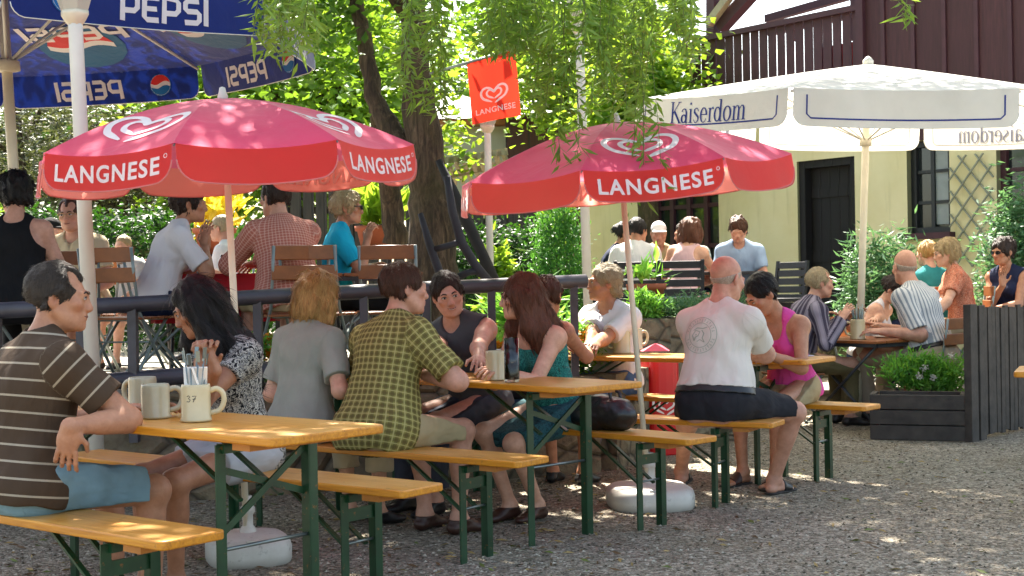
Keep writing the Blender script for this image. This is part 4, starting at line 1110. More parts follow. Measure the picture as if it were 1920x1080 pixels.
# white brewery parasol at the right
def serif_word(sc):
    """the brewery's name in a light serif hand, x from -.5 to .5 times width"""
    T, N = .15, .06
    def arc(cx, cy, rx, ry, a0, a1, n=14): return [(cx + rx * math.cos(rad(a0 + (a1 - a0) * i / n)), cy + ry * math.sin(rad(a0 + (a1 - a0) * i / n))) for i in range(n + 1)]
    def bowl(cx, cy, rx, ry, a0=0, a1=360):
        p = arc(cx, cy, rx, ry, a0, a1, 22); return (p, [N + (T - N) * abs((q[0] - cx) / rx) for q in p], False)
    sf = lambda x, y, w=.34: ([(x - w / 2, y), (x + w / 2, y)], .05, False)
    L = {}
    L['K'] = (.95, [([(.18, 0), (.18, 1.4)], T, False), sf(.18, .025), sf(.18, 1.375), ([(.22, .62), (.78, 1.35)], N, False), ([(.36, .8), (.86, .03)], T, False), sf(.82, 1.375, .3), sf(.88, .025, .28)])
    L['a'] = (.72, [bowl(.3, .28, .2, .25), ([(.5, 0), (.52, .02), (.52, .68), (.46, .86), (.32, .93), (.16, .86), (.12, .74)], [T, T, T, .12, N, N, .12], False), ([(.52, .06), (.66, .03)], N, False)])
    L['i'] = (.42, [([(.2, 0), (.2, .9)], T, False), sf(.2, .025), sf(.15, .88, .2), ([(.2, 1.17), (.2, 1.31)], .15, False)])
    L['s'] = (.62, [([(.5, .72), (.42, .9), (.28, .93), (.14, .84), (.13, .68), (.3, .52), (.48, .36), (.48, .16), (.34, .01), (.18, .02), (.08, .2)], [N, N, N, .11, T, T, T, .11, N, N, N], False)])
    L['e'] = (.72, [(arc(.36, .46, .26, .46, 0, 330, 20), [N + (T - N) * abs(math.cos(rad(330 * i / 20))) if i < 15 else N for i in range(21)], False), ([(.12, .5), (.62, .5)], N, False)])
    L['r'] = (.55, [([(.2, 0), (.2, .9)], T, False), sf(.2, .025), sf(.14, .88, .2), ([(.2, .6), (.32, .85), (.46, .9), (.5, .8)], [N, N, T, T], False)])
    L['d'] = (.82, [bowl(.34, .46, .25, .44), ([(.6, .03), (.6, 1.4)], T, False), sf(.53, 1.38, .22), sf(.68, .025, .2)])
    L['o'] = (.78, [bowl(.38, .46, .29, .46)])
    L['m'] = (1.25, [([(.2, 0), (.2, .9)], T, False), ([(.6, 0), (.6, .72), (.52, .88), (.4, .9), (.2, .66)], [T, T, .1, N, N], False), ([(1.02, 0), (1.02, .72), (.94, .88), (.82, .9), (.62, .66)], [T, T, .1, N, N], False), sf(.2, .025), sf(.6, .025, .3), sf(1.02, .025), sf(.14, .88, .2)])
    x = 0; out = []
    for ch in 'Kaiserdom':
        w, ls = L[ch]
        out += [([(x + a, b) for a, b in pts], wd, c) for pts, wd, c in ls]; x += w
    return stroke_bm([([((a - x / 2) * sc, (b - .7) * sc) for a, b in pts], [q * sc for q in wd] if isinstance(wd, list) else wd * sc, c) for pts, wd, c in out])
def brewery_parasol():
    bot = W(1606, 700, 11.6); bot.z = 0; top = W(1615, 240, 11.6); top.y -= .16
    root = empty('parasol', (0, 0, 0), 0, 'large off white brewery parasol over the tables before the house', 'parasol')
    g = lifted(Canopy(2.1, .37, .27, 8, 0, .1, .02, .35), 2.73)
    can, fl = g.build(root, M['white_cloth'], 'canopy', M['white_metal'], 14, 10)
    w = (g.rib(0, 1) - g.rib(1, 1)).length
    for k in range(8):
        rb = stroke_bm([([(-w / 2 + .1, .09), (-w / 2 + .1, -.05), (-w / 2 + .13, -.078), (w / 2 - .13, -.078), (w / 2 - .1, -.05), (w / 2 - .1, .09)], .012, False)])
        decal('border_line', cut_bm(rb, .12), g.flap_xy(k, .004), M['navy_print'], fl[k])
        if k % 2 == 1:
            for off, mt in ((.005, 'navy_print'), (-.006, 'faded_print')):
                decal('lettering', serif_word(.12), (lambda f: lambda x, y: f(x, y + .022))(g.flap_xy(k, off)), M[mt], fl[k])
    big_pole(root, 3.1, .032, M['cream_metal'])
    mb = MB(); mb.lathe([(.03, 3.08), (.045, 3.1), (.045, 3.13), (.02, 3.16), (0, 3.17)], n=14); mb.build('finial', M['white_plastic'], root)
    mb = MB(); mb.lathe([(.032, 2.4), (.05, 2.41), (.05, 2.47), (.032, 2.48)], n=14); mb.build('hub', M['cream_metal'], root)
    for k in range(8):
        mb = MB(); mb.tube([g.rib(k, .02) - Vector((0, 0, .03)), g.rib(k, .99) - Vector((0, 0, .03))], .011, 6); rb = mb.build('rib', M['white_metal'], root)
        mb = MB(); mb.tube([Vector((0, 0, 2.44)), g.rib(k, .48) - Vector((0, 0, .04))], .007, 6); mb.build('strut', M['white_metal'], rb)
    tilt_root(root, bot, top, rad(-119.5))
    return root
brewery_parasol()
# blue cola parasol at the upper left
def cola_globe(s):
    def arc(a0, a1, r=1., n=16): return [(r * s * math.cos(rad(a0 + (a1 - a0) * i / n)), r * s * math.sin(rad(a0 + (a1 - a0) * i / n))) for i in range(n + 1)]
    wave = lambda y, n=12: [(s * (-.9 + 1.8 * i / n), s * (y + .16 * math.sin(2 * math.pi * i / n))) for i in range(n + 1)]
    red = arc(14, 166, .9) + wave(.17); blue = arc(194, 346, .9) + wave(-.2)[::-1]
    return red, blue, arc(0, 360, 1.)[:-1]
def block_word(sc):
    t = .2; G_ = {'P': (.86, [([(.1, 0), (.1, .9), (.56, .9), (.68, .78), (.68, .5), (.56, .38), (.1, .38)], t)]), 'E': (.8, [([(.68, .1), (.22, .1), (.1, .2), (.1, .8), (.22, .9), (.68, .9)], t), ([(.1, .5), (.6, .5)], t * .9)]),
                  'S': (.84, [([(.08, .1), (.58, .1), (.68, .2), (.68, .42), (.58, .51), (.2, .51), (.1, .6), (.1, .8), (.2, .9), (.66, .9)], t)]), 'I': (.34, [([(.12, 0), (.12, 1)], t)])}
    x = 0; ls = []
    for ch in 'PEPSI':
        w, st = G_[ch]; ls += [([(x + a + .12 * b, b) for a, b in p], wd, False) for p, wd in st]; x += w
    return stroke_bm([([((a - x / 2) * sc, (b - .5) * sc) for a, b in p], wd * sc, c) for p, wd, c in ls])
def cola_parasol():
    Y = 8.8; bot = W(52, 700, Y); bot.z = .62; top = W(18, 95, Y); top.y -= .07
    root = empty('parasol', (0, 0, 0), 0, 'large deep blue cola parasol over the upper terrace', 'parasol')
    hr = 2.95 - .62
    g = lifted(Canopy(2.04, .62, .25, 8, 0, .08, .012, .3), hr)
    can, fl = g.build(root, M['blue_cloth'], 'canopy', M['white_metal'], 14, 10)
    for k in range(8):
        big = 1.0 if k == 0 else 1.
        for off in (.004, -.005):
            s = off / abs(off)
            decal('lettering', cut_bm(block_word(.155), .2), (lambda f: lambda x, y: f(x + .12, y - .01))(g.flap_xy(k, off)), M['print_white'], fl[k])
            red, blue, disc = cola_globe(.088)
            f = (lambda f: lambda x, y: f(x - .47, y))
            decal('globe_ring', poly_bm([disc]), f(g.flap_xy(k, off)), M['logo_blue'], fl[k]); decal('globe_white', poly_bm([[(x * .93, y * .93) for x, y in disc]]), f(g.flap_xy(k, off + .002 * s)), M['print_white'], fl[k])
            decal('globe_top', poly_bm([red]), f(g.flap_xy(k, off + .004 * s)), M['logo_red'], fl[k]); decal('globe_foot', poly_bm([blue]), f(g.flap_xy(k, off + .004 * s)), M['logo_blue'], fl[k])
        for off in (.006, -.006):
            s = off / abs(off); P = lambda d: g.panel_xy(k, .78, off + d * s)
            red, blue, disc = cola_globe(.33)
            decal('globe_ring', cut_bm(poly_bm([disc]), .12), P(0), M['logo_teal'], can); decal('globe_top', cut_bm(poly_bm([[(x * .86, y * .86) for x, y in red]]), .12), P(.003), M['logo_red'], can)
            wv = [(x * .86, y * .86) for x, y in red[17:]]; wv2 = [(x, y - .07) for x, y in wv[::-1]]
            decal('globe_white', cut_bm(poly_bm([wv + wv2]), .12), P(.003), M['print_white'], can)
            decal('lettering', cut_bm(block_word(.22), .15), (lambda f: lambda x, y: f(x, y + .22))(P(.005)), M['print_white'], can)
    big_pole(root, hr + .66, .034, M['cream_metal'])
    mb = MB(); mb.lathe([(.034, hr - .25), (.085, hr - .24), (.085, hr - .18), (.034, hr - .16)], n=14); mb.build('hub', M['cream_metal'], root)
    for k in range(8):
        mb = MB(); mb.tube([g.rib(k, .03) - Vector((0, 0, .035)), g.rib(k, .99) - Vector((0, 0, .035))], .012, 6); rb = mb.build('rib', M['white_metal'], root)
        mb = MB(); mb.tube([Vector((0, 0, hr - .2)), g.rib(k, .42) - Vector((0, 0, .045))], .01, 6); mb.build('strut', M['white_metal'], rb)
    tilt_root(root, bot, top, rad(-69.4))
cola_parasol()
# ---------------------------------------------------------------- ground
def gravel():
    t = NT('grey gravel'); v = t.coords()
    vo = t.n('ShaderNodeTexVoronoi', feature='F1'); vo.inputs['Scale'].default_value = 52; t.l(v, vo.inputs['Vector'])
    vo2 = t.n('ShaderNodeTexVoronoi', feature='F1'); vo2.inputs['Scale'].default_value = 120; t.l(v, vo2.inputs['Vector'])
    tone = t.sep(vo.outputs['Color'])[0]; tone2 = t.sep(vo2.outputs['Color'])[1]
    c = t.ramp(tone, [(0, hx('#3b352a')), (.4, hx('#7d7464')), (.75, hx('#a19784')), (1, hx('#cfc6b4'))])
    c2 = t.ramp(tone2, [(0, hx('#352f25')), (.5, hx('#857b69')), (1, hx('#bdb39f'))])
    c = t.mix(.45, c, c2)
    big = t.noise(v, .9, 5, .6, .5)
    c = t.mix(t.val(big, 0, .5, .48, .75), c, t.ramp(tone2, [(0, hx('#3a2d1c')), (.5, hx('#6b5636')), (1, hx('#8e7a52'))]))
    gap = t.val(vo.outputs['Distance'], 1, .35, .1, .6); c = t.mix(1., c, gap, 'MULTIPLY') if False else c
    t.set(c, .85, spec=.3)
    h = t.math('ADD', t.math('MULTIPLY', vo.outputs['Distance'], -1.), t.math('MULTIPLY', vo2.outputs['Distance'], -.4))
    t.bump(h, 1., .018); return t.m
M['gravel'] = gravel()
gm = MB(); N_ = 60
gm.add([(-60, -8, 0), (60, -8, 0), (60, 150, 0), (-60, 150, 0)], [(0, 1, 2, 3)])
tag(gm.build('ground', M['gravel']), kind='structure')
# loose stones and fallen leaves over the part of the gravel the photo shows
mb = MB(); r2 = random.Random(3)
pm = [simple('pebble %s' % n, hx(h), .8, .2) for n, h in (('dark', '#47402f'), ('mid', '#7c7362'), ('pale', '#b0a795'))]
for i in range(24000):
    Y = 3.6 + 8.6 * r2.random() ** 1.5; X = (r2.random() * 1.05 - .5) * .80 * Y
    if X < -.2 * Y and Y > 6.5: continue
    s_ = .004 + .007 * r2.random() ** 2; a = r2.random() * 6.28
    pts = [(X + s_ * (1 + .4 * r2.random()) * math.cos(a + k * 2.09), Y + s_ * math.sin(a + k * 2.09), s_ * .1) for k in range(3)]
    top = (X + s_ * .3 * (r2.random() - .5), Y + s_ * .3 * (r2.random() - .5), s_ * (.6 + .5 * r2.random()))
    mb.add(pts + [top], [(0, 1, 3), (1, 2, 3), (2, 0, 3)], r2.choice((0, 1, 1, 2)))
tag(mb.build('gravel', pm), kind='stuff')
mb = MB(); lm = [simple('dry leaf %s' % n, hx(h), .7, .25) for n, h in (('brown', '#5b4426'), ('straw', '#9a8450'), ('green', '#5f6b2c'))]
for i in range(2600):
    Y = 3.6 + 7 * r2.random() ** 1.3; X = (r2.random() - .52) * .82 * Y
    if X > .6 and r2.random() < .72: continue
    L = .016 + .022 * r2.random(); w = L * .22; a = r2.random() * 6.28; c_, s_ = math.cos(a), math.sin(a); lift = .004 + .012 * r2.random()
    P = lambda u, v, z: (X + u * c_ - v * s_, Y + u * s_ + v * c_, z)
    mb.add([P(-L, 0, .003), P(0, w, .005), P(L, 0, lift), P(0, -w, .012)], [(0, 1, 2), (0, 2, 3)], r2.choice((0, 0, 1, 1, 2)))
tag(mb.build('fallen_leaves', lm), kind='stuff')

# upper terrace with its stone retaining wall
TZ = .62
def stone_mat(name, a, b, sc=2.2):
    t = NT(name); v = t.coords(); vo = t.n('ShaderNodeTexVoronoi', feature='DISTANCE_TO_EDGE'); vo.inputs['Scale'].default_value = sc; t.l(t.mapv(v, (1, 1, 1.7)), vo.inputs['Vector'])
    vc = t.n('ShaderNodeTexVoronoi', feature='F1'); vc.inputs['Scale'].default_value = sc; t.l(t.mapv(v, (1, 1, 1.7)), vc.inputs['Vector'])
    n = t.noise(v, 11, 6, .65)
    c = t.ramp(n, [(.3, hx(a)), (.7, hx(b))]); c = t.mix(t.val(t.sep(vc.outputs['Color'])[0], 0, .5), c, hx('#5d5344'))
    c = t.mix(t.val(vo.outputs['Distance'], .8, 0, 0, .05), c, hx('#2f2a22'))
    t.set(c, .9); t.bump(t.math('ADD', t.val(vo.outputs['Distance'], 0, 1, 0, .08), n), .8, .03); return t.m
M['stone'] = stone_mat('rough stone', '#5c5342', '#8f8468')
M['paving'] = stone_mat('pale terrace paving', '#8b857a', '#aaa498', 1.3)
edge = [(-7, 7.0), (-3.0, 7.72), (.5, 9.0), (1.0, 10.2), (1.6, 10.7), (2.0, 12.2), (4.0, 15.2), (4.4, 16.6), (4.4, 40), (-9, 40)]
mb = MB(); mb.prism(edge, -.05, TZ); tag(mb.build('terrace', M['paving']), kind='structure')
mb = MB()
for (a, b) in zip(edge[:6], edge[1:7]):
    a, b = Vector((*a, 0)), Vector((*b, 0)); d = (b - a).normalized(); nn = Vector((d.y, -d.x, 0))
    mb.bar(a + nn * .1 + Vector((0, 0, TZ / 2 - .02)), b + nn * .1 + Vector((0, 0, TZ / 2 - .02)), .2, TZ + .08)
tag(mb.build('retaining_wall', M['stone']), 'rough stone retaining wall under the terrace railing', 'wall')
# big squared blocks behind the bald man's shoulder
for i, (px, w_) in enumerate(((1212, .30), (1262, .36), (1322, .40))):
    p = W(px, 640, 10.3 + .12 * i); o = MB().box((0, 0, .49), (w_, .3, .98), Matrix.Rotation(rad(28), 3, 'Z'), 0, .03).build('stone_block', M['stone'])
    o.location = (p.x, p.y, 0); tag(o, ('narrow stone block directly right of the right parasol pole', 'stone block behind the left shoulder of the bald man', 'stone block hidden mostly behind the back of the bald man')[i], 'stone block', 'stone blocks of the flower bed')

# railing along the terrace edge
rail = empty('railing', (-3.2, 7.5, TZ), 0, 'dark round wooden railing along the terrace edge', 'railing')
def inR(p): return Vector(p) - Vector((-3.2, 7.5, TZ))
rp = [W(-60, 585, 7.45), W(240, 571, 7.75), W(560, 553, 8.15), W(800, 541, 8.45), W(1000, 532, 8.7), W(1098, 527, 8.83)]
mb = MB(); mb.tube([inR(p) for p in rp], .047, 14); mb.build('rail', M['rail'], rail)
mb = MB(); mb.tube([inR(W(x, y, Y)) for x, y, Y in ((-60, 742, 7.45), (240, 712, 7.75), (560, 690, 8.15), (1000, 665, 8.7))], .05, 12); mb.build('lower_rail', M['rail'], rail)
for px, Y in ((4, 7.5), (158, 7.66), (247, 7.76), (480, 8.05), (690, 8.3), (800, 8.45), (935, 8.6), (1068, 8.8)):
    t_ = [(a, b) for a, b in zip(rp, rp[1:]) if a.y <= Y <= b.y][0]; k = (Y - t_[0].y) / (t_[1].y - t_[0].y); tp = t_[0].lerp(t_[1], k)
    mb = MB(); mb.bar(inR((tp.x, tp.y, TZ - .25)), inR((tp.x, tp.y, tp.z)), .06, .05, 0, (1, 0, 0)); mb.build('post', M['rail'], rail)

# lamp posts
def lamp_post(bot, top, r, label, lantern=None, group='white garden lamp posts'):
    root = empty('lamp_post', bot, 0, label, 'lamp post', group); d = Vector(top) - Vector(bot); L = d.length
    root.rotation_euler = d.to_track_quat('Z', 'Y').to_euler()
    mb = MB(); mb.tube([(0, 0, 0), (0, 0, L * .985), (0, 0, L)], [r * 1.05, r, r], 14); mb.build('pole', M['white_metal'], root)
    if lantern:
        h, w0, w1 = lantern
        mb = MB(); mb.lathe([(r, L - .02), (w0 * .75, L), (w0, L + .03), (w0, L + .05), (.0, L + .05)], n=6); mb.build('collar', M['cream_metal'], root)
        mb = MB(); mb.lathe([(w0 * .95, L + .05), (w1, L + h)], n=6); o = mb.build('lamp_shade', M['milk'], root, False)
        mb = MB(); mb.lathe([(w1 * 1.1, L + h), (w1 * 1.1, L + h + .02), (w1 * .4, L + h + .12), (0, L + h + .13)], n=6); mb.build('lamp_roof', M['dark_metal'], root, False)
    return root
M['milk'] = simple('milk glass', hx('#d8d4c6'), .3, .04, trans=.4)
b = W(186, 800, 6.66); b.z = 0; lamp_post(b, W(141, 40, 6.62), .036, 'tall white lamp post with a lantern, in front of the left red parasol', (.22, .07, .125))
b = W(921, 560, 11.4); b.z = TZ; lamp_post(b, W(914, 246, 11.4), .03, 'white lamp post with a cup shaped lamp under the red flag', (.16, .07, .12))
b = W(1104, 560, 10.6); b.z = TZ; lamp_post(b, W(1086, 60, 10.6), .036, 'tall thin white post beside the green cypress', (.2, .07, .11))

# red ice cream flag on a pole from the tree
fa, fb = W(806, 138, 11.0), W(966, 92, 10.75)
flag = empty('flag', fa, 0, 'small red ice cream flag hanging from a grey pole on the tree', 'flag')
mb = MB(); mb.tube([(0, 0, 0), fb - fa], .012, 8); mb.build('pole', M['steel'], flag)
A0 = fa.lerp(fb, .44) - fa; A1 = fb - fa; dn = W(890, 228, 10.85) - W(880, 112, 10.85)
def flag_xy(x, y, off=0.):      # x 0..1, y 0..1 down
    p = A0.lerp(A1, x) + dn * y * (1 + .06 * x); p.y += .02 * math.sin(x * 5 + y * 2) - off; return p
mb = MB(); n = 14; mb.add([flag_xy(i / n, j / n) for j in range(n + 1) for i in range(n + 1)], [[j * (n + 1) + i, j * (n + 1) + i + 1, (j + 1) * (n + 1) + i + 1, (j + 1) * (n + 1) + i] for j in range(n) for i in range(n)], 0, True)
M['flag_red'] = cloth_mat('red flag cloth', hx('#c91d14'), hx('#e8402a'), .35)
fc = mb.build('cloth', M['flag_red'], flag)
decal('heart_emblem', heart_bm(.24), lambda x, y: flag_xy(.5 + x, .60 - y * .72, .006), M['print_white'], fc)
bm = cut_bm(text_poly('LANGNESE', .02, 1.1), .5)
decal('lettering', bm, lambda x, y: flag_xy(.5 + x * .112, .87 - y * .085, .006), M['print_white'], fc)

# ---------------------------------------------------------------- leaves, shrubs and trees
def leaf_mat(name, cols, tcol, fac=.5, rough=.45):
    t = NT(name); a = t.attr('v', 'Fac'); c = t.ramp(a, [(i / (len(cols) - 1), hx(h)) for i, h in enumerate(cols)]); t.set(c, rough, spec=.35)
    tc = t.mix(1., c, hx(tcol), 'MIX') if False else t.ramp(a, [(0, tuple(x * .6 for x in hx(tcol))), (1, hx(tcol))]); t.translucent(tc, fac); return t.m
LM = dict(
    maple=leaf_mat('maple leaf', ['#1f4a1c', '#3a6f22', '#5c8c2a'], '#86ad2a', .4), willow=leaf_mat('willow leaf', ['#456c28', '#6a8f3b', '#92ad58'], '#a3c545', .45),
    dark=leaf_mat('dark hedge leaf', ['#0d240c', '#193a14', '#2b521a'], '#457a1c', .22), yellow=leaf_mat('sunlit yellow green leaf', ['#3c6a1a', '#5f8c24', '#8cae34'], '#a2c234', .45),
    blue=leaf_mat('grey green oleander leaf', ['#2b5236', '#3f6c48', '#6d9270'], '#7aa863', .3), spruce=leaf_mat('spruce sprays', ['#252c18', '#434b2c', '#6b7046'], '#7a8246', .22),
    cypress=leaf_mat('cypress sprays', ['#1c4a22', '#2f6a2c', '#4a8a36'], '#6fb03a', .3), bed=leaf_mat('bed plant leaf', ['#3a742c', '#62a040', '#95c866'], '#9ad84a', .42), flower=leaf_mat('orange marigold petals', ['#c26a10', '#d98a18', '#e0b030'], '#e8a020', .3),
    yflower=leaf_mat('yellow canna leaves', ['#b9a020', '#d6bd2a', '#e4d050'], '#f0e040', .5), red=leaf_mat('red flowers', ['#8c1a1a', '#b83030', '#d05a50'], '#d05040', .3), white=leaf_mat('white flowers', ['#b8b4b0', '#cfccc6', '#dedcd6'], '#e0e0d8', .3))
M['bark'] = None
def bark():
    t = NT('rough mossy bark'); v = t.coords(); n = t.noise(t.mapv(v, (9, 9, 1.6)), 2.4, 8, .7, .8)
    c = t.ramp(n, [(.3, hx('#1f1711')), (.5, hx('#4c3c2c')), (.7, hx('#7a6650'))]); mo = t.noise(v, 1.6, 5)
    c = t.mix(t.val(mo, 0, .55, .5, .68), c, hx('#4a4a1c')); t.set(c, .9); t.bump(n, 1., .05); return t.m
M['bark'] = bark()
M['dead_wood'] = simple('weathered dark log', hx('#26232a'), .75, .4, 6, .6, 14)
class Leaves:
    def __init__(s, seed=1): s.v = []; s.n = 0; s.f = []; s.a = []; s.r = np.random.RandomState(seed)
    def add(s, C_, n, L, w, sig, droop=0., flat=.5, fold=.25, dirs=None, tone=None, shape='leaf'):
        """n leaves of length L, width w around centre C_ (gaussian sigma sig)"""
        r = s.r; P = np.asarray(C_) + r.normal(size=(n, 3)) * np.asarray(sig)
        d = r.normal(size=(n, 3)); d[:, 2] = d[:, 2] * flat - droop
        if dirs is not None: d = d * .35 + dirs
        d /= np.linalg.norm(d, axis=1)[:, None] + 1e-9
        x = np.cross(d, r.normal(size=(n, 3)) + A(0, 0, 1.) * 1.2); x /= np.linalg.norm(x, axis=1)[:, None] + 1e-9; nn = np.cross(x, d)
        l = L * r.uniform(.65, 1.2, n)[:, None]; ww = w * r.uniform(.7, 1.2, n)[:, None]
        q = [P, P + d * l * .38 + x * ww * .5 - nn * ww * fold * .5, P + d * l, P + d * l * .38 - x * ww * .5 - nn * ww * fold * .5]
        s.v.append(np.stack(q, 1).reshape(-1, 3)); i = s.n + np.arange(n)[:, None] * 4
        s.f.append(np.concatenate([i + A(0, 1, 2).astype(int), i + A(0, 2, 3).astype(int)], 0)); s.n += 4 * n
        t = (r.uniform(0, 1, n) * .6 + .4 * (r.uniform() if tone is None else tone)); s.a.append(np.repeat(t, 4))
    def build(s, name, mat, parent=None, wood=None, wm=None):
        V, F_, a_ = np.concatenate(s.v), np.concatenate(s.f).tolist(), np.concatenate(s.a); mi = [0] * len(F_); ms = [mat]
        if wood is not None and wood.v:
            F_ = F_ + [[i + len(V) for i in f] for f in wood.f]; mi += [1] * len(wood.f); ms.append(wm or M['bark']); a_ = np.concatenate([a_, np.zeros(len(wood.v))]); V = np.concatenate([V, np.array([tuple(v) for v in wood.v])])
        return mesh_obj(name, V, F_, ms, parent, False, mi, attr={'v': a_})
def shrub(name, c, size, label, cat, mat='dark', n=2500, L=.06, w=.03, clumps=40, group=None, stems=True, droop=0., core=True, seed=1, hollow=.55, box=False, flat=.5):
    root = empty(name, (c[0], c[1], c[2]), 0, label, cat, group); lv = Leaves(seed); r = lv.r
    for i in range(clumps):
        d = r.normal(size=3); d /= np.linalg.norm(d); k = r.uniform(hollow, 1.)
        if box: p = r.uniform(-1, 1, 3); ax_ = r.randint(0, 3); p[ax_] = np.sign(p[ax_]) * r.uniform(.75, 1.); d, k = p, 1.
        p = A(d[0] * size[0] * k, d[1] * size[1] * k, size[2] * (1 + d[2] * k))
        sg = np.array(size) * (.2 if not box else .14)
        lv.add(p, n // clumps, L, w, np.minimum(sg, .3), droop, flat, tone=r.uniform())
    lv.build('foliage', LM[mat], root)
    if stems:
        mb = MB()
        for i in range(7):
            a = r.uniform(0, 6.28); e = (size[0] * .6 * math.cos(a), size[1] * .6 * math.sin(a), size[2] * 1.3); mb.tube([(.03 * math.cos(a), .03 * math.sin(a), -.02), (e[0] * .4, e[1] * .4, e[2] * .5), e], [.02, .014, .005], 6)
        mb.build('stem', M['bark'], root)
    return root
def tree(name, base, limbs, label, cat, crown, mat, n, L, w, clumps, seed=1, group=None, droop=0., sig=.42, hollow=.2, trunk_r=None):
    """limbs: list of (points, radii); crown: list of (centre, radii, share)"""
    root = empty(name, base, 0, label, cat, group); B = Vector(base)
    mb = MB(); rr = random.Random(seed)
    for pts, rs in limbs:
        P = [Vector(p) - B for p in pts]; fine = []; fr = []
        for (a, b, ra, rb) in zip(P, P[1:], rs, rs[1:]):
            for i in range(4): fine.append(a.lerp(b, i / 4) + Vector((rr.gauss(0, ra * .08), rr.gauss(0, ra * .08), 0))); fr.append((ra + (rb - ra) * i / 4) * rr.uniform(.94, 1.06))
        fine.append(P[-1]); fr.append(rs[-1]); mb.tube(fine, fr, 14)
    mb.build('trunk', M['bark'], root)
    lv = Leaves(seed); r = lv.r; bm_ = MB(); tot = sum(c[2] for c in crown)
    for cc, sz, share in crown:
        k = max(3, int(clumps * share / tot))
        for i in range(k):
            d = r.normal(size=3); d /= np.linalg.norm(d); d *= r.uniform(hollow, 1.) ** .6
            p = np.array(cc) + d * np.array(sz) - np.array(base)
            lv.add(p, max(4, n // clumps), L, w, (sig, sig, sig * .7), droop, .5, tone=r.uniform())
            if i % 5 == 0:
                q = np.array(cc) - np.array(base) + d * np.array(sz) * .3
                bm_.tube([Vector(q), Vector((p + q) / 2) + Vector((0, 0, .1)), Vector(p)], [.04, .025, .008], 5)
    lv.build('crown', LM[mat], root, bm_)
    return root
TB = (W(812, 520, 11.5).x, 11.5, TZ)
T_ = lambda px, py, Y: tuple(W(px, py, Y))
tree('broadleaf_tree', TB, [
    ([TB, T_(815, 430, 11.5), T_(800, 330, 11.5), T_(782, 200, 11.5), T_(775, 60, 11.5), T_(772, -120, 11.6), (-1.0, 11.7, 6.5)], [.25, .21, .18, .145, .115, .105, .05]),
    ([T_(770, 300, 11.55), T_(735, 250, 11.6), T_(700, 180, 11.7), T_(680, 60, 11.8), T_(650, -100, 12), (-2.6, 12, 6)], [.12, .10, .08, .07, .065, .03]),
    ([T_(740, 460, 12.6), T_(736, 380, 12.6), T_(722, 300, 12.4), T_(705, 200, 12.2)], [.12, .10, .09, .07]),
    ([T_(772, -60, 11.6), (-.3, 11, 5), (.9, 10.2, 6.0), (2.2, 9.6, 6.6)], [.12, .09, .06, .03]), ([T_(772, 30, 11.6), (-1.8, 10.6, 5), (-3, 9.4, 6)], [.1, .07, .03])],
    'large broadleaf tree with forked mossy trunk behind the railing', 'tree',
    [((-1.9, 12.3, 3.75), (1.1, .8, .75), 1.0), ((.1, 12.8, 4.25), (1.2, 1.0, .5), .5), ((-2.6, 10.6, 6.2), (2.6, 2.6, 1.3), 3.8), ((.1, 9.6, 6.6), (2.4, 2.4, 1.4), 2.5), ((2.9, 8.4, 7.2), (2.0, 2.2, 1.1), 2.2), ((2.5, 10.1, 7.3), (2.2, 1.5, .9), 1.8), ((1.8, 12.0, 7.2), (1.6, 1.0, .8), 2.4), ((-1.5, 8.2, 6.8), (3., 1.5, 1.0), 1.5)],  # clumps high on the right lie out of view, added to shade the gravel
    'maple', 42000, .12, .085, 420, 5, sig=.36)
# willow: limbs overhead, hanging strands in front of the scene
wil = empty('willow_tree', (-5.6, 6.2, 0), 0, 'weeping willow whose thin hanging sprays droop into the top of the view', 'tree')
WB = Vector((-5.6, 6.2, 0))
mb = MB()
for pts, rs in ((((-5.6, 6.2, 0), (-5.5, 6.3, 2.5), (-4.6, 6.5, 4.6), (-3, 6.8, 5.4)), (.3, .26, .2, .13)), (((-3, 6.8, 5.4), (-1, 7.0, 5.2), (.6, 7.1, 4.6), (1.6, 7.3, 4.2)), (.12, .08, .045, .02)), (((-3, 6.8, 5.4), (-1.4, 6.2, 4.6), (-.6, 6.0, 4.0)), (.09, .04, .015)), (((-.2, 7.05, 5.0), (1.4, 7.4, 5.0), (3.0, 8.2, 4.4)), (.06, .035, .012))):
    mb.tube([Vector(p) - WB for p in pts], list(rs), 10)
mb.build('trunk', M['bark'], wil)
lv = Leaves(21); tw = MB(); r = random.Random(4)
def strand(px, pt, pb, Y, dens=1., L=.098, w=.019):
    if 845 < px < 992: pb = min(pb, 96)
    a, b = W(px, pt, Y) - WB, W(px + r.uniform(-25, 25), pb, Y + r.uniform(-.1, .1)) - WB
    n = max(4, int((a - b).length / .021 * dens)); pts = []
    sw = r.uniform(-.05, .05)
    for i in range(n + 1):
        k = i / n; p = a.lerp(b, k) + Vector((sw * math.sin(k * 3), .04 * math.sin(k * 4 + sw * 30), 0)); pts.append(p)
    tw.tube(pts[::2] if len(pts) > 5 else pts, .0016, 4)
    to = r.random()
    for p in pts:
        lv.add(tuple(p), 2, L, w, (.008, .008, .01), .55, .4, .2, tone=to)
for i in range(54): px_ = min(1285, r.gauss(1095, 85)); strand(px_, -60, r.uniform(50, 225) if px_ < 1200 else r.uniform(30, 120), r.uniform(6.3, 7.6))
for i in range(14): strand(r.uniform(1180, 1290), -60, r.uniform(40, 120), r.uniform(6.6, 7.8))
for i in range(24): strand(r.uniform(930, 1010), -60, r.uniform(40, 190), r.uniform(6.5, 7.5))
for i in range(20): strand(r.uniform(490, 590), -60, r.uniform(40, 112), r.uniform(5.6, 6.4))
for i in range(12): strand(r.uniform(765, 830), -60, r.uniform(60, 225), r.uniform(6.6, 7.4))
for i in range(4): strand(r.uniform(1205, 1222), 60, 335 + 12 * i, 6.6, .6)
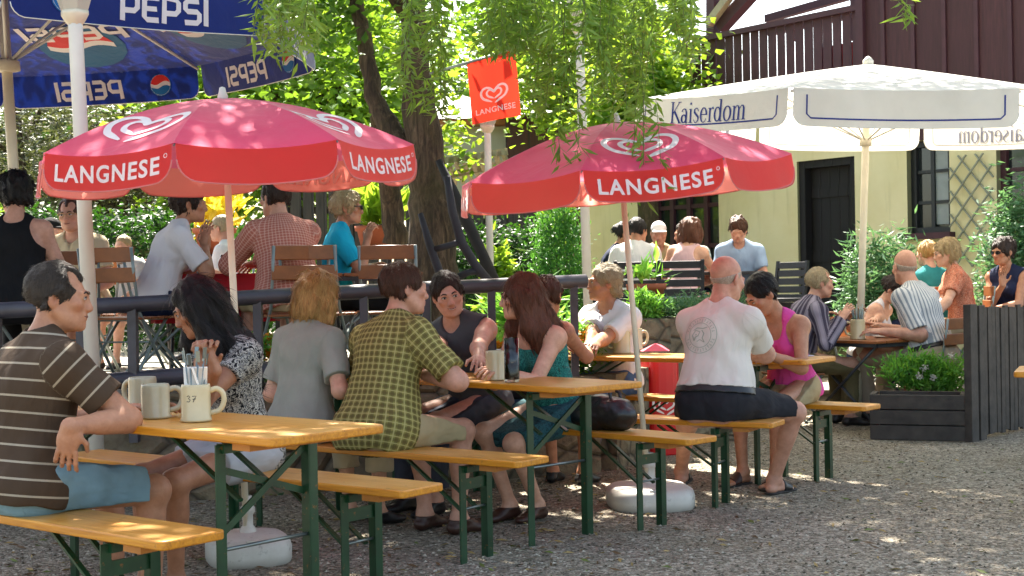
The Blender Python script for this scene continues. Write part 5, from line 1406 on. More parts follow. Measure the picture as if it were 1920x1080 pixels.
for i in range(5): strand(r.uniform(1050, 1075), 100, 270 + 8 * i, 6.6, .6)
for i in range(2): strand(1688 + 4 * i, -60, 32, 6.5)
for i in range(6): strand(r.uniform(1170, 1200), 60, r.uniform(200, 250), 6.8, .7)
for i in range(8): strand(r.uniform(1270, 1300), -60, r.uniform(30, 60), r.uniform(7, 8))
lv.build('crown', LM['willow'], wil, tw, simple('green brown twig', hx('#5d6434'), .7, .2))

# trees and hedges beyond the terrace
def bg_tree(px, Y, top, rx, rz_, n, mat, label, seed, L=.15, w=.1, th=.18, ry=None, zc=None, group='sunlit trees behind the beer garden'):
    b = W(px, 600, Y); b.z = 0; zc = zc or top - rz_
    return tree('background_tree', tuple(b), [([tuple(b), (b.x + .1, b.y, zc * .6), (b.x - .1, b.y + .1, zc + rz_ * .4)], [th, th * .75, th * .3])], label, 'tree',
                [((b.x, b.y, zc), (rx, ry or rx * .8, rz_), 1)], mat, n, L, w, max(60, n // 90), seed, group, sig=.34)
bg_tree(560, 19, 6.2, 2.3, 2.3, 17000, 'yellow', 'bright yellow green tree behind the deep blue parasol edge', 31, zc=3.9)
bg_tree(640, 27, 7.0, 2.6, 2.4, 14000, 'maple', 'mid green tree directly behind the forked trunk', 32, zc=5.2)
bg_tree(990, 28, 5.6, 1.6, 1.5, 7000, 'maple', 'green tree behind the red flag', 33, zc=5.9)
bg_tree(1135, 21, 5.8, 1.15, 1.25, 13000, 'yellow', 'bright tree behind the hanging willow, left of the house', 34, zc=4.75)
bg_tree(1205, 17.6, 5.2, .45, 1.1, 4600, 'yellow', 'slim sunlit tree touching the balcony corner', 35, L=.15, w=.09, zc=3.75)
bg_tree(330, 27, 5.5, 3.2, 2.4, 9000, 'maple', 'green tree far behind the left red parasol', 36, zc=3.6)
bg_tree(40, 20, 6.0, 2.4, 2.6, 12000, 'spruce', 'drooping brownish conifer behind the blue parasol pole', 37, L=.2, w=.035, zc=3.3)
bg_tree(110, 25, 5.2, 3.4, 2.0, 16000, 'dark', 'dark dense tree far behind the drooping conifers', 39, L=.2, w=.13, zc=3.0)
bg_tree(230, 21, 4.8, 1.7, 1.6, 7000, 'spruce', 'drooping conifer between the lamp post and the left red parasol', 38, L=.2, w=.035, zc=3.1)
def hedge(px0, px1, Y, z0, z1, label, mat='dark', n=9000, th=.5, L=.075, w=.045, seed=1):
    a, b = W(px0, 500, Y), W(px1, 500, Y); c = (a + b) / 2
    return shrub('hedge', (c.x, Y, z0), ((b - a).length / 2, th, (z1 - z0) / 2), label, 'hedge', mat, n, L, w, max(60, n // 45), None, True, seed=seed, box=True)
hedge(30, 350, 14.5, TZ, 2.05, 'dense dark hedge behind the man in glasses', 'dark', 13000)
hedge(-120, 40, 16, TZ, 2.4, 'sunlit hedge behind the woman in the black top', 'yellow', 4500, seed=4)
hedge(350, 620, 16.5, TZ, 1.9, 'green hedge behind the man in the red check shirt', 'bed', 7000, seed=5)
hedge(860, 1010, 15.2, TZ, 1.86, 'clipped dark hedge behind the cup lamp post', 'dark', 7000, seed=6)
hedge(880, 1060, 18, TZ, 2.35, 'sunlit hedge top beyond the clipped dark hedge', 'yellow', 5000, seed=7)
c = W(1048, 470, 13.2); shrub('cypress', (c.x, c.y, TZ), (.27, .27, .72), 'dense green cypress beside the tall white post', 'shrub', 'cypress', 9000, .06, .02, 130, None, seed=8, hollow=.7, flat=1.2, droop=-.5)
# oleander and climbing bush before the house
c = W(1652, 470, 13.6); shrub('oleander', (c.x, c.y, .3), (.43, .35, .68), 'grey green oleander bush left of the house window', 'shrub', 'blue', 6000, .12, .026, 110, None, seed=9, droop=-.35)
c = W(1902, 430, 13.0); shrub('climbing_bush', (c.x, c.y, .4), (.36, .3, .85), 'grey green bush in front of the lattice at the right edge', 'shrub', 'blue', 6500, .09, .028, 120, None, seed=10)
# flowers along the railing and on the stone bed
for i, (px, py, Y, lab) in enumerate(((472, 612, 8.4, 'orange marigolds left of the blonde woman'), (592, 625, 8.5, 'orange marigolds right of the blonde woman'), (936, 596, 8.95, 'orange marigolds behind the shoulder of the young man'), (1068, 572, 9.15, 'yellow marigolds under the end of the railing'))):
    c = W(px, py, Y); c.z = TZ
    rt = shrub('marigold_plant', tuple(c), (.2, .14, .16 if i < 3 else .2), lab, 'flowers', 'bed', 1200, .045, .02, 24, 'marigolds along the railing', False, seed=40 + i)
    fl = Leaves(50 + i)
    for k in range(9): p = A(fl.r.uniform(-.18, .18), fl.r.uniform(-.14, .05), fl.r.uniform(.2, .36)); fl.add(p, 50, .034, .026, .012, -.2, .8)
    fl.build('blossom', LM['flower'], rt)
for i, (px, py, Y, sx, sz, mt, lab) in enumerate(((1205, 585, 10.25, .16, .12, 'bed', 'leafy bed plant beside the right parasol pole'), (1268, 590, 10.35, .22, .09, 'blue', 'low green plants on the stone block left of the bald head'), (1345, 585, 10.5, .26, .12, 'blue', 'grey green lavender behind the bald head'), (1290, 560, 11.2, .28, .13, 'blue', 'grey green plants below the group by the house'))):
    c = W(px, py, Y); c.z = .98 if i != 3 else TZ; z = W(px, py, Y).z
    shrub('bed_plant', tuple(c), (sx, .16, max(sz, (z - c.z) * .6) * .8), lab, 'plant', mt, 1500, .07, .013, 30, 'plants in the stone flower bed', False, seed=60 + i, droop=-.6, hollow=.3)
def pot(px, py, Y, label, r_=.17, h=.26, plant='yflower', n=420, L=.26, w=.08, ph=.4, z=None, pl='potted plant', seed=1):
    c = W(px, py, Y); z = c.z if z is None else z
    root = empty('potted_plant', (c.x, c.y, z - h), 0, label, 'potted plant', 'terracotta pots')
    mb = MB(); mb.lathe([(0, 0), (r_ * .7, 0), (r_ * .95, h * .82), (r_ * 1.05, h * .82), (r_ * 1.08, h), (r_ * .95, h), (r_ * .9, h * .9), (0, h * .9)], n=24); mb.build('pot', M['terracotta'], root)
    lv = Leaves(seed)
    lv.add((0, 0, h + ph * .35), n, L, w, (r_ * .5, r_ * .5, ph * .25), -1.1, .6)
    lv.build('foliage', LM[plant], root)
    zb = z - h; st = empty('plant_stand', (c.x, c.y, TZ), rad(20), 'plain dark stand carrying the ' + label.split(' behind')[0], 'plant stand')
    MB().box((0, 0, zb - TZ - .02), (r_ * 2.1, r_ * 2.1, .036), None, 0, .004).build('shelf', M['dead_wood'], st)
    for x in (-1, 1):
        for y in (-1, 1): mb = MB(); mb.bar((x * r_ * .85, y * r_ * .85, 0), (x * r_ * .85, y * r_ * .85, zb - TZ - .04), .04, .04, 0, (1, 0, 0)); mb.build('leg', M['dead_wood'], st)
    return root
M['terracotta'] = simple('terracotta', hx('#9a5134'), .75, .14, 7, .1, 50)
pot(402, 428, 13, 'terracotta pot with yellow leaved canna behind the woman in white', .2, .26, 'yflower', 110, .3, .09, .45, seed=3)
pot(706, 424, 13, 'terracotta pot with red flowers behind the woman in cyan', .2, .26, 'yellow', 200, .28, .09, .4, seed=4)
pot(1212, 532, 10.6, 'clay pot with upright lime green leaves behind the right parasol pole', .15, .26, 'bed', 40, .17, .05, .16, seed=5)
c = W(930, 500, 12.2); shrub('yellow_shrub', (c.x, c.y, TZ), (.14, .14, .5), 'yellow green shrub right of the leaning black log', 'shrub', 'yellow', 900, .13, .05, 30, None, seed=71)
c = W(985, 505, 11.6); shrub('agave', (c.x, c.y, TZ), (.3, .2, .3), 'spiky pale leaved plant behind the long haired woman', 'shrub', 'bed', 420, .3, .03, 20, None, False, seed=72, droop=-.6)

# rustic frame of weathered logs by the tree
lf = empty('rustic_stand', tuple(W(860, 540, 10.6)), 0, 'dark weathered frame of crooked logs in front of the tree trunk', 'rustic frame')
B_ = W(860, 540, 10.6)
for nm, pts, rs in (('upright', ((788, 400), (806, 460), (822, 505), (838, 560)), (.022, .034, .036, .038)), ('upright', ((838, 330), (848, 395), (866, 456), (893, 500), (918, 530)), (.03, .036, .04, .038, .04)), ('rung', ((812, 468), (836, 462), (862, 454)), (.028, .026, .028)), ('rung', ((898, 508), (880, 510), (860, 519)), (.03, .028, .032))):
    mb = MB(); mb.tube([W(x, y, 10.6) - B_ for x, y in pts], list(rs), 10); mb.build(nm, M['dead_wood'], lf)
B_ = W(926, 560, 11.1); B_.z = TZ
mb = MB(); mb.tube([W(x, y, 11.1) - B_ for x, y in ((822, 300), (848, 355), (880, 425), (905, 478), (934, 545))], [.03, .045, .052, .048, .055], 10)
tag(mb.build('log', simple('black tarred log', (.012, .011, .011), .8, .3, 8, .5, 20)), 'black log leaning against the right side of the tree', 'log').location = B_

# board fence and shed beyond
M['dark_board'] = None
def boards(name, a, b, wid=.14, axis=0, gap=.06):
    t = NT(name); v = t.coords(); s_ = t.sep(v); x = t.math('DIVIDE', s_[axis], wid); fr = t.math('FRACT', t.math('ADD', x, 100)); idn = t.math('FLOOR', x)
    wn_ = t.n('ShaderNodeTexWhiteNoise', noise_dimensions='1D'); t.l(idn, wn_.inputs['W'])
    g = t.noise(t.mapv(v, (14, 14, 1.1)), 2.2, 6, .65, .4)
    c = t.ramp(g, [(.3, hx(a)), (.7, hx(b))]); c = t.mix(t.val(wn_.outputs['Value'], 0, .4), c, hx(a))
    e = t.math('MINIMUM', fr, t.math('SUBTRACT', 1, fr)); c = t.mix(t.val(e, 1, 0, 0, gap), c, (.008, .007, .007))
    t.set(c, .7); t.bump(t.math('ADD', t.val(e, 0, 1, 0, gap * 1.5), t.math('MULTIPLY', g, .3)), .6, .015); return t.m
M['dark_board'] = boards('dark weathered boards', '#27231f', '#4a423a'); M['maroon_board'] = boards('maroon stained board and batten', '#36191d', '#4b272c', .40, 0, .06)
def plain_fence(px0, px1, Y, yt, label, seed=0):
    a, b = W(px0, 480, Y), W(px1, 480, Y); zt = W((px0 + px1) / 2, yt, Y).z; f = empty('board_fence', (a.x, a.y, TZ), 0, label, 'fence', 'dark board fences behind the terrace')
    L = (b - a).length; n = int(L / .15); rr = random.Random(seed)
    mb = MB()
    for i in range(n): mb.box(((i + .5) * .15, rr.uniform(-.01, .01), (zt - TZ) / 2), (.128, .025, zt - TZ + rr.uniform(-.04, .02)))
    mb.build('boards', M['dark_board'], f)
    for z_ in (.3, zt - TZ - .3): mb = MB(); mb.bar((0, .04, z_), (L, .04, z_), .05, .08); mb.build('cross_rail', M['dark_board'], f)
    for x in (0, L / 2, L): mb = MB(); mb.box((x, .1, (zt - TZ) / 2), (.09, .09, zt - TZ)); mb.build('post', M['dark_board'], f)
plain_fence(520, 800, 15.6, 345, 'dark upright board fence behind the woman in cyan', 1); plain_fence(800, 1000, 17.2, 372, 'dark board fence behind the leaning log', 2)
# shed with white wall beyond the flag
sp = W(830, 300, 24)
sh_ = empty('shed', (sp.x, sp.y, 0), 0, 'white walled shed with orange eaves behind the red flag', 'shed')
M['shed_wall'] = simple('lime washed wall', hx('#b9b5a0'), .85, .06, 2); M['eave'] = simple('orange stained eave', hx('#a5672f'), .6, .15); M['slate'] = simple('dark slate roof', hx('#2c3038'), .6, .2)
zt = W(880, 238, 24).z; MB().box((1.1, 1, zt / 2), (2.2, 2, zt)).build('wall', M['shed_wall'], sh_)
o = MB().box((1.05, -.1, zt + .06), (2.5, .3, .1)).build('eave_board', M['eave'], sh_)
mb = MB(); mb.add([(-.2, -.3, zt + .12), (2.3, -.3, zt + .12), (2.3, 1.2, zt + .75), (-.2, 1.2, zt + .75), (-.2, 2.4, zt + .1), (2.3, 2.4, zt + .1)], [(0, 1, 2, 3), (3, 2, 5, 4)]); mb.build('roof', M['slate'], sh_)
p0 = W(948, 260, 23); zt2 = W(980, 218, 23).z
br = empty('barn', (p0.x, p0.y, 0), 0, 'dark maroon board barn between the flag and the hanging willow', 'barn')
MB().box((1.5, 1.4, zt2 / 2), (3.0, 2.8, zt2)).build('wall', M['maroon_board'], br)
mb = MB(); mb.add([(-.2, -.3, zt2), (3.2, -.3, zt2), (3.2, 1.4, zt2 + .9), (-.2, 1.4, zt2 + .9), (-.2, 3.1, zt2), (3.2, 3.1, zt2)], [(0, 1, 2, 3), (3, 2, 5, 4)]); mb.build('roof', M['slate'], br)
# pale slatted pergola under the shed wall
pg = empty('pergola', tuple(W(880, 420, 19)), 0, 'pale timber pergola slats behind the cup lamp post', 'pergola'); B_ = W(880, 420, 19); pg.location.z = TZ; B_.z = TZ
M['pale_wood'] = simple('pale weathered timber', hx('#a3937a'), .7, .15)
for a_, b_ in ((W(826, 304, 19), W(952, 284, 19)), (W(836, 330, 19.8), W(952, 306, 19.8))): mb = MB(); mb.bar(a_ - B_, b_ - B_, .07, .1); mb.build('beam', M['pale_wood'], pg)
for i in range(8):
    x = 838 + 15 * i; mb = MB(); mb.bar(W(x, 300 - i * 2.2, 18.8) - B_, W(x + 16, 342 - i * 2, 20.6) - B_, .05, .09); mb.build('slat', M['pale_wood'], pg)
for x in (836, 948): mb = MB(); mb.bar(W(x, 305, 19.1) - B_, Vector((W(x, 305, 19.1).x, 19.1, TZ)) - B_, .09, .09, 0, (1, 0, 0)); mb.build('post', M['pale_wood'], pg)

# ---------------------------------------------------------------- the house
HX = Vector((.645, -.764, 0)); HO = Vector((4.19, 16.0, 0)); HR_ = math.atan2(HX.y, HX.x)
house = empty('house', HO, HR_, 'pale yellow house with dark maroon boards and a balcony above', 'house')
def HT(px, py=540):
    """(x along the wall, z) of a pixel on the house front"""
    d = W(px, py, 1.0) - Vector((0, 0, CAM_H)); N = Vector((-HX.y, HX.x, 0))
    k = N.dot(HO) / N.dot(d); p = Vector((0, 0, CAM_H)) + d * k
    return (p - HO).dot(HX), p.z
def plaster():
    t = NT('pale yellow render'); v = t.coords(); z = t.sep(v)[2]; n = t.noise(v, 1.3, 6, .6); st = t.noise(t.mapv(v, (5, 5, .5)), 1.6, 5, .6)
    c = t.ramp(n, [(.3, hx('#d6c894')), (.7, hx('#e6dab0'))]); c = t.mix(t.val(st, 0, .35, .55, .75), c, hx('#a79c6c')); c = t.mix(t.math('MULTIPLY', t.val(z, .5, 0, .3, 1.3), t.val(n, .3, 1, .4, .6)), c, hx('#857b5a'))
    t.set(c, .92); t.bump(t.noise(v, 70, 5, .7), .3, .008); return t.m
M['yellow_wall'] = plaster(); M['reveal'] = simple('grey olive reveal', hx('#7d7a58'), .9, .06)
M['pane'] = simple('window pane', (.02, .025, .025), .06, 0, spec=.7); M['dark_door'] = boards('dark brown door boards', '#0c0808', '#161010', .14); M['timber'] = simple('dark maroon timber', hx('#43222a'), .65, .2, 5)
M['curtain'] = simple('pale curtain', hx('#9aa0a0'), .9, .1)
def wallx(x0, x1, z0, z1, holes, th, mat, name):
    """a wall in the house frame with rectangular openings"""
    xs = sorted({x0, x1, *[h[0] for h in holes], *[h[1] for h in holes]}); zs = sorted({z0, z1, *[h[2] for h in holes], *[h[3] for h in holes]}); mb = MB()
    for a, b in zip(xs, xs[1:]):
        for c_, d_ in zip(zs, zs[1:]):
            if any(h[0] <= (a + b) / 2 <= h[1] and h[2] <= (c_ + d_) / 2 <= h[3] for h in holes): continue
            mb.add([(a, 0, c_), (b, 0, c_), (b, 0, d_), (a, 0, d_)], [(0, 1, 2, 3)])
    for h in holes:
        a, b, c_, d_ = h; mb.add([(a, 0, c_), (b, 0, c_), (b, 0, d_), (a, 0, d_), (a, th, c_), (b, th, c_), (b, th, d_), (a, th, d_)], [(0, 4, 5, 1), (1, 5, 6, 2), (2, 6, 7, 3), (3, 7, 4, 0)], 1)
    o = mb.build(name, mat, house); return o
XL = HT(1100)[0]; XR = 4.2; FZ = 3.5
wA = (HT(1222)[0], HT(1350)[0], TZ + .05, 2.85); dA = (HT(1498)[0], HT(1606)[0], .3, 2.75); wB = (HT(1704)[0], HT(1784)[0], HT(1740, 437)[1], HT(1740, 262)[1]); wC = (HT(1872)[0], HT(1872)[0] + .8, 1.5, 2.9)
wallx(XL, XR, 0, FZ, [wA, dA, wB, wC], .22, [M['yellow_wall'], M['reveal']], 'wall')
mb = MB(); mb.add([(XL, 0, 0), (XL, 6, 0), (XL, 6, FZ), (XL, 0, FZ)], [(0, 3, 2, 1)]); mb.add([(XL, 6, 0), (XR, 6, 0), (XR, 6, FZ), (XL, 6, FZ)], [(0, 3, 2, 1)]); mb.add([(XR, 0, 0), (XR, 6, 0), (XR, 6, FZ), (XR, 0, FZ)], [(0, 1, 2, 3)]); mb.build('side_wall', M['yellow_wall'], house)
xb = HT(1616, 60)[0]
MB().box(((XL + xb) / 2 - .08, 2.95, FZ + .09), (xb - XL + .1, 6.3, .16)).build('balcony_floor', M['timber'], house)
dr = MB().box(((dA[0] + dA[1]) / 2, .2, (dA[2] + dA[3]) / 2), (dA[1] - dA[0], .05, dA[3] - dA[2])).build('door', M['dark_door'], house)
mb = MB(); f_ = .09
for x in (dA[0] + f_ / 2, dA[1] - f_ / 2): mb.box((x, .1, (dA[2] + dA[3]) / 2), (f_, .12, dA[3] - dA[2]))
mb.box(((dA[0] + dA[1]) / 2, .1, dA[3] - f_ / 2), (dA[1] - dA[0] - 2 * f_, .118, f_)); mb.build('door_frame', M['dark_door'], house)
for z_ in (.75, 1.55, 2.35): MB().box(((dA[0] + dA[1]) / 2, .165, z_), (dA[1] - dA[0] - .2, .025, .12)).build('door_batten', M['dark_door'], dr)
mb = MB(); mb.tube([(dA[1] - .12, .17, 1.35), (dA[1] - .12, .12, 1.35), (dA[1] - .24, .12, 1.35)], .01, 6); mb.build('handle', M['steel'], dr)
def window(h, nx, nz, bars=.05, curtain=False, frame='timber'):
    a, b, c_, d_ = h; mb = MB(); f = .07; y = .12
    for x in (a + f / 2, b - f / 2): mb.box((x, y, (c_ + d_) / 2), (f, .07, d_ - c_ - .004))
    for z in (c_ + f / 2, d_ - f / 2): mb.box(((a + b) / 2, y, z), (b - a - 2 * f, .066, f))
    for i in range(1, nx): mb.box((a + (b - a) * i / nx, y, (c_ + d_) / 2), (bars, .05, d_ - c_ - 2 * f))
    for i in range(1, nz): mb.box(((a + b) / 2, y + .004, c_ + (d_ - c_) * i / nz), (b - a - 2 * f, .035, bars * .8))
    o = mb.build('window', M[frame], house); MB().box(((a + b) / 2, y + .03, (c_ + d_) / 2), (b - a - f, .008, d_ - c_ - f)).build('pane', M['pane'], o)
    if curtain: MB().box(((a + b) / 2 + .1, y + .01, (c_ + d_) / 2), (b - a - .3, .006, d_ - c_ - .2)).build('curtain', M['curtain'], o)
    MB().box(((a + b) / 2, -.02, c_ - .035), (b - a + .12, .2, .07)).build('sill', M['timber'], o)
window(wA, 4, 4, .07); window(wB, 2, 3, .045, True, 'dark_metal'); window(wC, 2, 3)
# lattice on the wall
la, lb = HT(1786)[0], HT(1868)[0]; lz0, lz1 = HT(1820, 500)[1], HT(1820, 290)[1]
lat = empty('trellis', HO, HR_, 'diamond lattice trellis on the wall right of the house window', 'trellis')
M['lattice'] = simple('grey green lattice slat', hx('#8a8d7c'), .7, .15); mb = MB(); st = .30; n = 8
def clipseg(p, d):
    t0, t1 = -9, 9
    for o_, dd, lo, hi in ((p[0], d[0], la, lb), (p[1], d[1], lz0, lz1)):
        u, v_ = (lo - o_) / dd, (hi - o_) / dd; t0 = max(t0, min(u, v_)); t1 = min(t1, max(u, v_))
    return (t0, t1) if t1 - t0 > .05 else None
for sgn in (1, -1):
    for i in range(-14, 15):
        p = ((la + lb) / 2 + i * .21, lz0); d = (.707 * sgn * .8, .707); q = clipseg(p, d)
        if q: mb.bar((p[0] + d[0] * q[0], -.03 - .008 * sgn, p[1] + d[1] * q[0]), (p[0] + d[0] * q[1], -.03 - .008 * sgn, p[1] + d[1] * q[1]), .014, .022, 0, (0, 1, 0))
mb.build('lattice', M['lattice'], lat)
# upper storey: boards to the right, open timber balcony to the left
xb = HT(1616, 60)[0]
MB().box(((xb + XR) / 2, .06, 4.75), (XR - xb, .2, 3.8)).build('board_wall', M['maroon_board'], house)
mb = MB()
for i in range(int((XR - xb) / .4) + 1): mb.box((math.floor(xb / .4) * .4 + .4 * (i + 1), -.052, 4.75), (.05, .024, 3.8))
mb.build('batten', M['timber'], house)
x0 = HT(1284, 75)[0]; zr = HT(1600, 17)[1]
bal = MB(); bal.bar((x0, -.03, zr), (xb, -.03, zr), .09, .07); bal.bar((x0, .0, zr - .72), (xb, .0, zr - .72), .05, .07); bal = bal.build('balcony_railing', M['timber'], house)
mb = MB(); n = int((xb - x0) / .14); rr = random.Random(2)
for i in range(n): mb.box((x0 + (i + .5) * (xb - x0) / n, -.0, zr - .52), (.14 * .84 + rr.uniform(-.012, .006), .025, 1.0))
mb.build('slats', M['timber'], bal)
MB().box((xb + .03, -.05, zr - .3), (.1, .1, 1.5)).build('post', M['timber'], bal)
def tim(nm, p, q_, y=2.6, w=.13, mt='timber'):
    (a, c_), (b, d_) = HT(*p), HT(*q_); k = 1 + y * .06
    m = MB(); m.bar((a * k, y, c_), (b * k, y, d_), w, w, 0, (0, 1, 0)); m.build(nm, M[mt], house)
tim('beam', (1370, 42), (1612, -14), .9, .12); tim('beam', (1360, 16), (1612, -60), 1.0, .1); tim('post', (1525, 60), (1525, -60), .95, .12); tim('post', (1416, 60), (1410, 30), .9, .1)
tim('post', (1318, 160), (1318, -40), .25, .14); tim('brace', (1320, 26), (1345, -20), .3, .1); tim('rafter', (1335, 48), (1405, -30), .2, .16); tim('barge_board', (1325, 44), (1380, -30), .05, .1, 'pale_wood')
MB().box((x0 - .05, -.1, zr - .25), (.5, .22, .2)).build('flower_box', M['white_plastic'], house)
tw_ = MB().box((xb - .42, .12, zr - .62), (.5, .05, .5)).build('towel', simple('red towel', hx('#9c1f1c'), .8, .15)); tw_.location = HO; tw_.rotation_euler = (0, 0, HR_); tag(tw_, 'red towel hung behind the balcony slats', 'towel')

# planter box and board fence at the right
pa, pc = G(1632, 824), G(1812, 828)
pl = empty('planter_box', pa, math.atan2(pc.y - pa.y, pc.x - pa.x), 'dark plank planter box with bushy green plant in front of the fence', 'planter'); Lp = (pc - pa).length
M['black_plank'] = simple('charcoal stained plank', hx('#3a342e'), .75, .4, 9, .4, 30)
hp_ = .355
for i in range(3): MB().box((Lp / 2, .0 + .003 * (i % 2), hp_ / 6 + hp_ / 3 * i), (Lp, .035, hp_ / 3 - .008), None, 0, .003).build('plank', M['black_plank'], pl)
mb = MB(); mb.box((.02, .18, hp_ / 2), (.04, .3, hp_)); mb.box((Lp - .02, .18, hp_ / 2), (.04, .3, hp_)); mb.box((Lp / 2, .33, hp_ / 2), (Lp - .1, .04, hp_)); mb.build('box_wall', M['black_plank'], pl)
MB().box((Lp / 2, .16, hp_ - .06), (Lp - .1, .28, .04)).build('soil', simple('potting soil', hx('#2c2018'), .95, .3), pl)
c = W(1735, 745, 10.95); c.z = .28
rt = shrub('bushy_plant', tuple(c), (.33, .13, .185), 'bushy light green plant with a few white flowers growing in the planter box', 'plant', 'bed', 4600, .075, .018, 60, None, True, seed=80, droop=-.9, hollow=.1)
fl = Leaves(81)
for k in range(4): fl.add(A(fl.r.uniform(-.3, .3), -.14, fl.r.uniform(.1, .36)), 26, .025, .018, .012, 0, .8)
fl.build('blossom', LM['white'], rt)
fa_, fb_ = G(1822, 828), G(1930, 806); fd_ = (fb_ - fa_).normalized(); fn = empty('slat_fence', fa_, math.atan2(fd_.y, fd_.x), 'dark slatted fence beside the planter box', 'fence'); zt = W(1830, 573, fa_.y).z
for x in (.0, .14): MB().box((x + .01, 0, zt / 2), (.10 if x else .115, .06, zt + (.02 if not x else 0)), None, 0, .004).build('post', M['black_plank'], fn)
mb = MB()
rr = random.Random(9)
for i in range(26): mb.box((.235 + .075 * i, rr.uniform(-.006, .006), zt / 2 + .01 + rr.uniform(-.015, .012)), (.062 + rr.uniform(-.006, .006), .022, zt - .05), Matrix.Rotation(rr.uniform(-.012, .012), 3, 'Y'))
mb.build('slats', M['black_plank'], fn)
for z_ in (.2, zt - .15): mb = MB(); mb.bar((.2, .03, z_), (2.2, .03, z_), .04, .07); mb.build('cross_rail', M['black_plank'], fn)
# a table standing just outside the right edge, only its tip in view
tp = W(1900, 694, 6.65)
rt = empty('beer_table', (tp.x, tp.y, 0), rad(-24), 'yellow beer table of which only the tip shows at the right edge', 'table', 'beer garden tables'); fill_table(rt, .5)
# ---------------------------------------------------------------- bistro chairs and tables
M['slat_wood'] = simple('brown varnished slat', hx('#8a5026'), .4, .22, 9, .08, 60)
def bistro_chair():
    root = empty('folding_chair', (0, 0, 0), 0, 'x', 'chair', 'folding bistro chairs')
    for i, z in enumerate((.865, .735)): MB().box((0, -.235 - .012 * i * -1, z), (.40, .018, .095), None, 0, .006).build('back_slat', M['slat_wood'], root)
    for i in range(5): MB().box((0, -.16 + .085 * i, .455), (.4, .07, .016), None, 0, .004).build('seat_slat', M['slat_wood'], root)
    for s in (-1, 1):
        mb = MB(); mb.tube([(s * .19, -.25, .91), (s * .19, -.215, .7), (s * .19, -.17, .5), (s * .195, .02, .25), (s * .195, .22, .0)], .011, 7); mb.build('frame', M['chair_metal'], root)
        mb = MB(); mb.tube([(s * .175, .2, .445), (s * .175, .1, .36), (s * .175, -.05, .22), (s * .178, -.27, .0)], .011, 7); mb.build('leg', M['chair_metal'], root)
    for w_, y_, z_, r_ in ((.19, .21, .02, .008), (.178, -.25, .02, .008), (.18, .2, .445, .008), (.18, -.17, .445, .008), (.19, -.05, .3, .007)):
        mb = MB(); mb.tube([(-w_, y_, z_), (w_, y_, z_)], r_, 6); mb.build('cross_rod', M['chair_metal'], root)
    return root
proto = bistro_chair(); used = [0]
def chair(x, y, z, face, label):
    o = proto if not used[0] else copy_tree(proto); used[0] = 1
    o.location = (x, y, z); o.rotation_euler = (0, 0, rad(face - 90)); o['label'] = label; return o
def chair_px(px, Y, face, label, z=TZ, dx=0): p = W(px, 500, Y); return chair(p.x, p.y, z, face, label)
chair_px(236, 8.75, 75, 'folding chair with two brown slats, empty, left of the woman in white')
chair_px(598, 9.0, 80, 'empty folding chair right of the man in the red check shirt')
chair_px(735, 9.2, 88, 'empty folding chair behind the head of the man in the green check shirt')
chair_px(128, 9.3, 110, 'folding chair half hidden by the tall white lamp post')
chair_px(-8, 8.5, 60, 'folding chair at the left edge behind the woman in black')
def bistro_table(px, py, Y, z, label, top='slat_wood', w=.7, rz=30, cloth=None):
    p = W(px, py, Y); h = .74; root = empty('bistro_table', (p.x, p.y, z), rad(rz), label, 'table', 'terrace tables')
    for i in range(6): MB().box((-w / 2 + (i + .5) * w / 6, 0, h - .012), (w / 6 - .008, w, .024), None, 0, .004).build('top_slat', M[top], root)
    mb = MB(); 
    for a in (-1, 1): mb.bar((a * (w / 2 - .03), -w / 2 + .02, h - .04), (a * (w / 2 - .03), w / 2 - .02, h - .04), .03, .03); mb.bar((-w / 2 + .04, a * (w / 2 - .03), h - .0415), (w / 2 - .04, a * (w / 2 - .03), h - .0415), .03, .03)
    mb.build('frame', M['dark_iron'], root)
    for s in (-1, 1):
        mb = MB(); mb.tube([(s * (w / 2 - .06), -w / 2 + .05, h - .05), (s * (w / 2 - .06), w / 2 - .06, .0)], .013, 7); mb.build('leg', M['dark_iron'], root)
        mb = MB(); mb.tube([(s * (w / 2 - .09), w / 2 - .05, h - .05), (s * (w / 2 - .09), -w / 2 + .06, .0)], .013, 7); mb.build('leg', M['dark_iron'], root)
    return root
bistro_table(405, 540, 9.7, TZ, 'terrace table with red cloth between the woman in white and the man in red check', w=.8, rz=12)
bistro_table(705, 540, 10.1, TZ, 'brown slatted table before the woman in cyan', w=.7, rz=5)
rtab = bistro_table(1622, 560, 11.6, 0, 'reddish slatted table under the brewery parasol', w=.86, rz=38)
p = W(405, 540, 9.7); mb = MB(); w = .41; n = 10
for a in range(4):
    R3 = Matrix.Rotation(rad(90 * a + 12), 3, 'Z')
    vs = [R3 @ Vector((-w + 2 * w * i / n, -w - .02 - .012 * math.sin(i * 2.4 + a) * j / 4, .745 - .34 * j / 4 - .04 * (1 - abs(i - 5) / 5) * 0)) for j in range(5) for i in range(n + 1)]
    mb.add(vs, [[j * (n + 1) + i, (j + 1) * (n + 1) + i, (j + 1) * (n + 1) + i + 1, j * (n + 1) + i + 1] for j in range(4) for i in range(n)], 0, True)
R3 = Matrix.Rotation(rad(12), 3, 'Z'); mb.add([R3 @ Vector((x * w, y * w, .7445)) for x, y in ((-1.04, -1.04), (1.04, -1.04), (1.04, 1.04), (-1.04, 1.04))], [(0, 1, 2, 3)])
tag(mb.build('tablecloth', simple('red tablecloth', hx('#b3152a'), .75, .1, trans=.15)), 'red cloth hanging over the terrace table', 'tablecloth').location = (p.x, p.y, TZ)
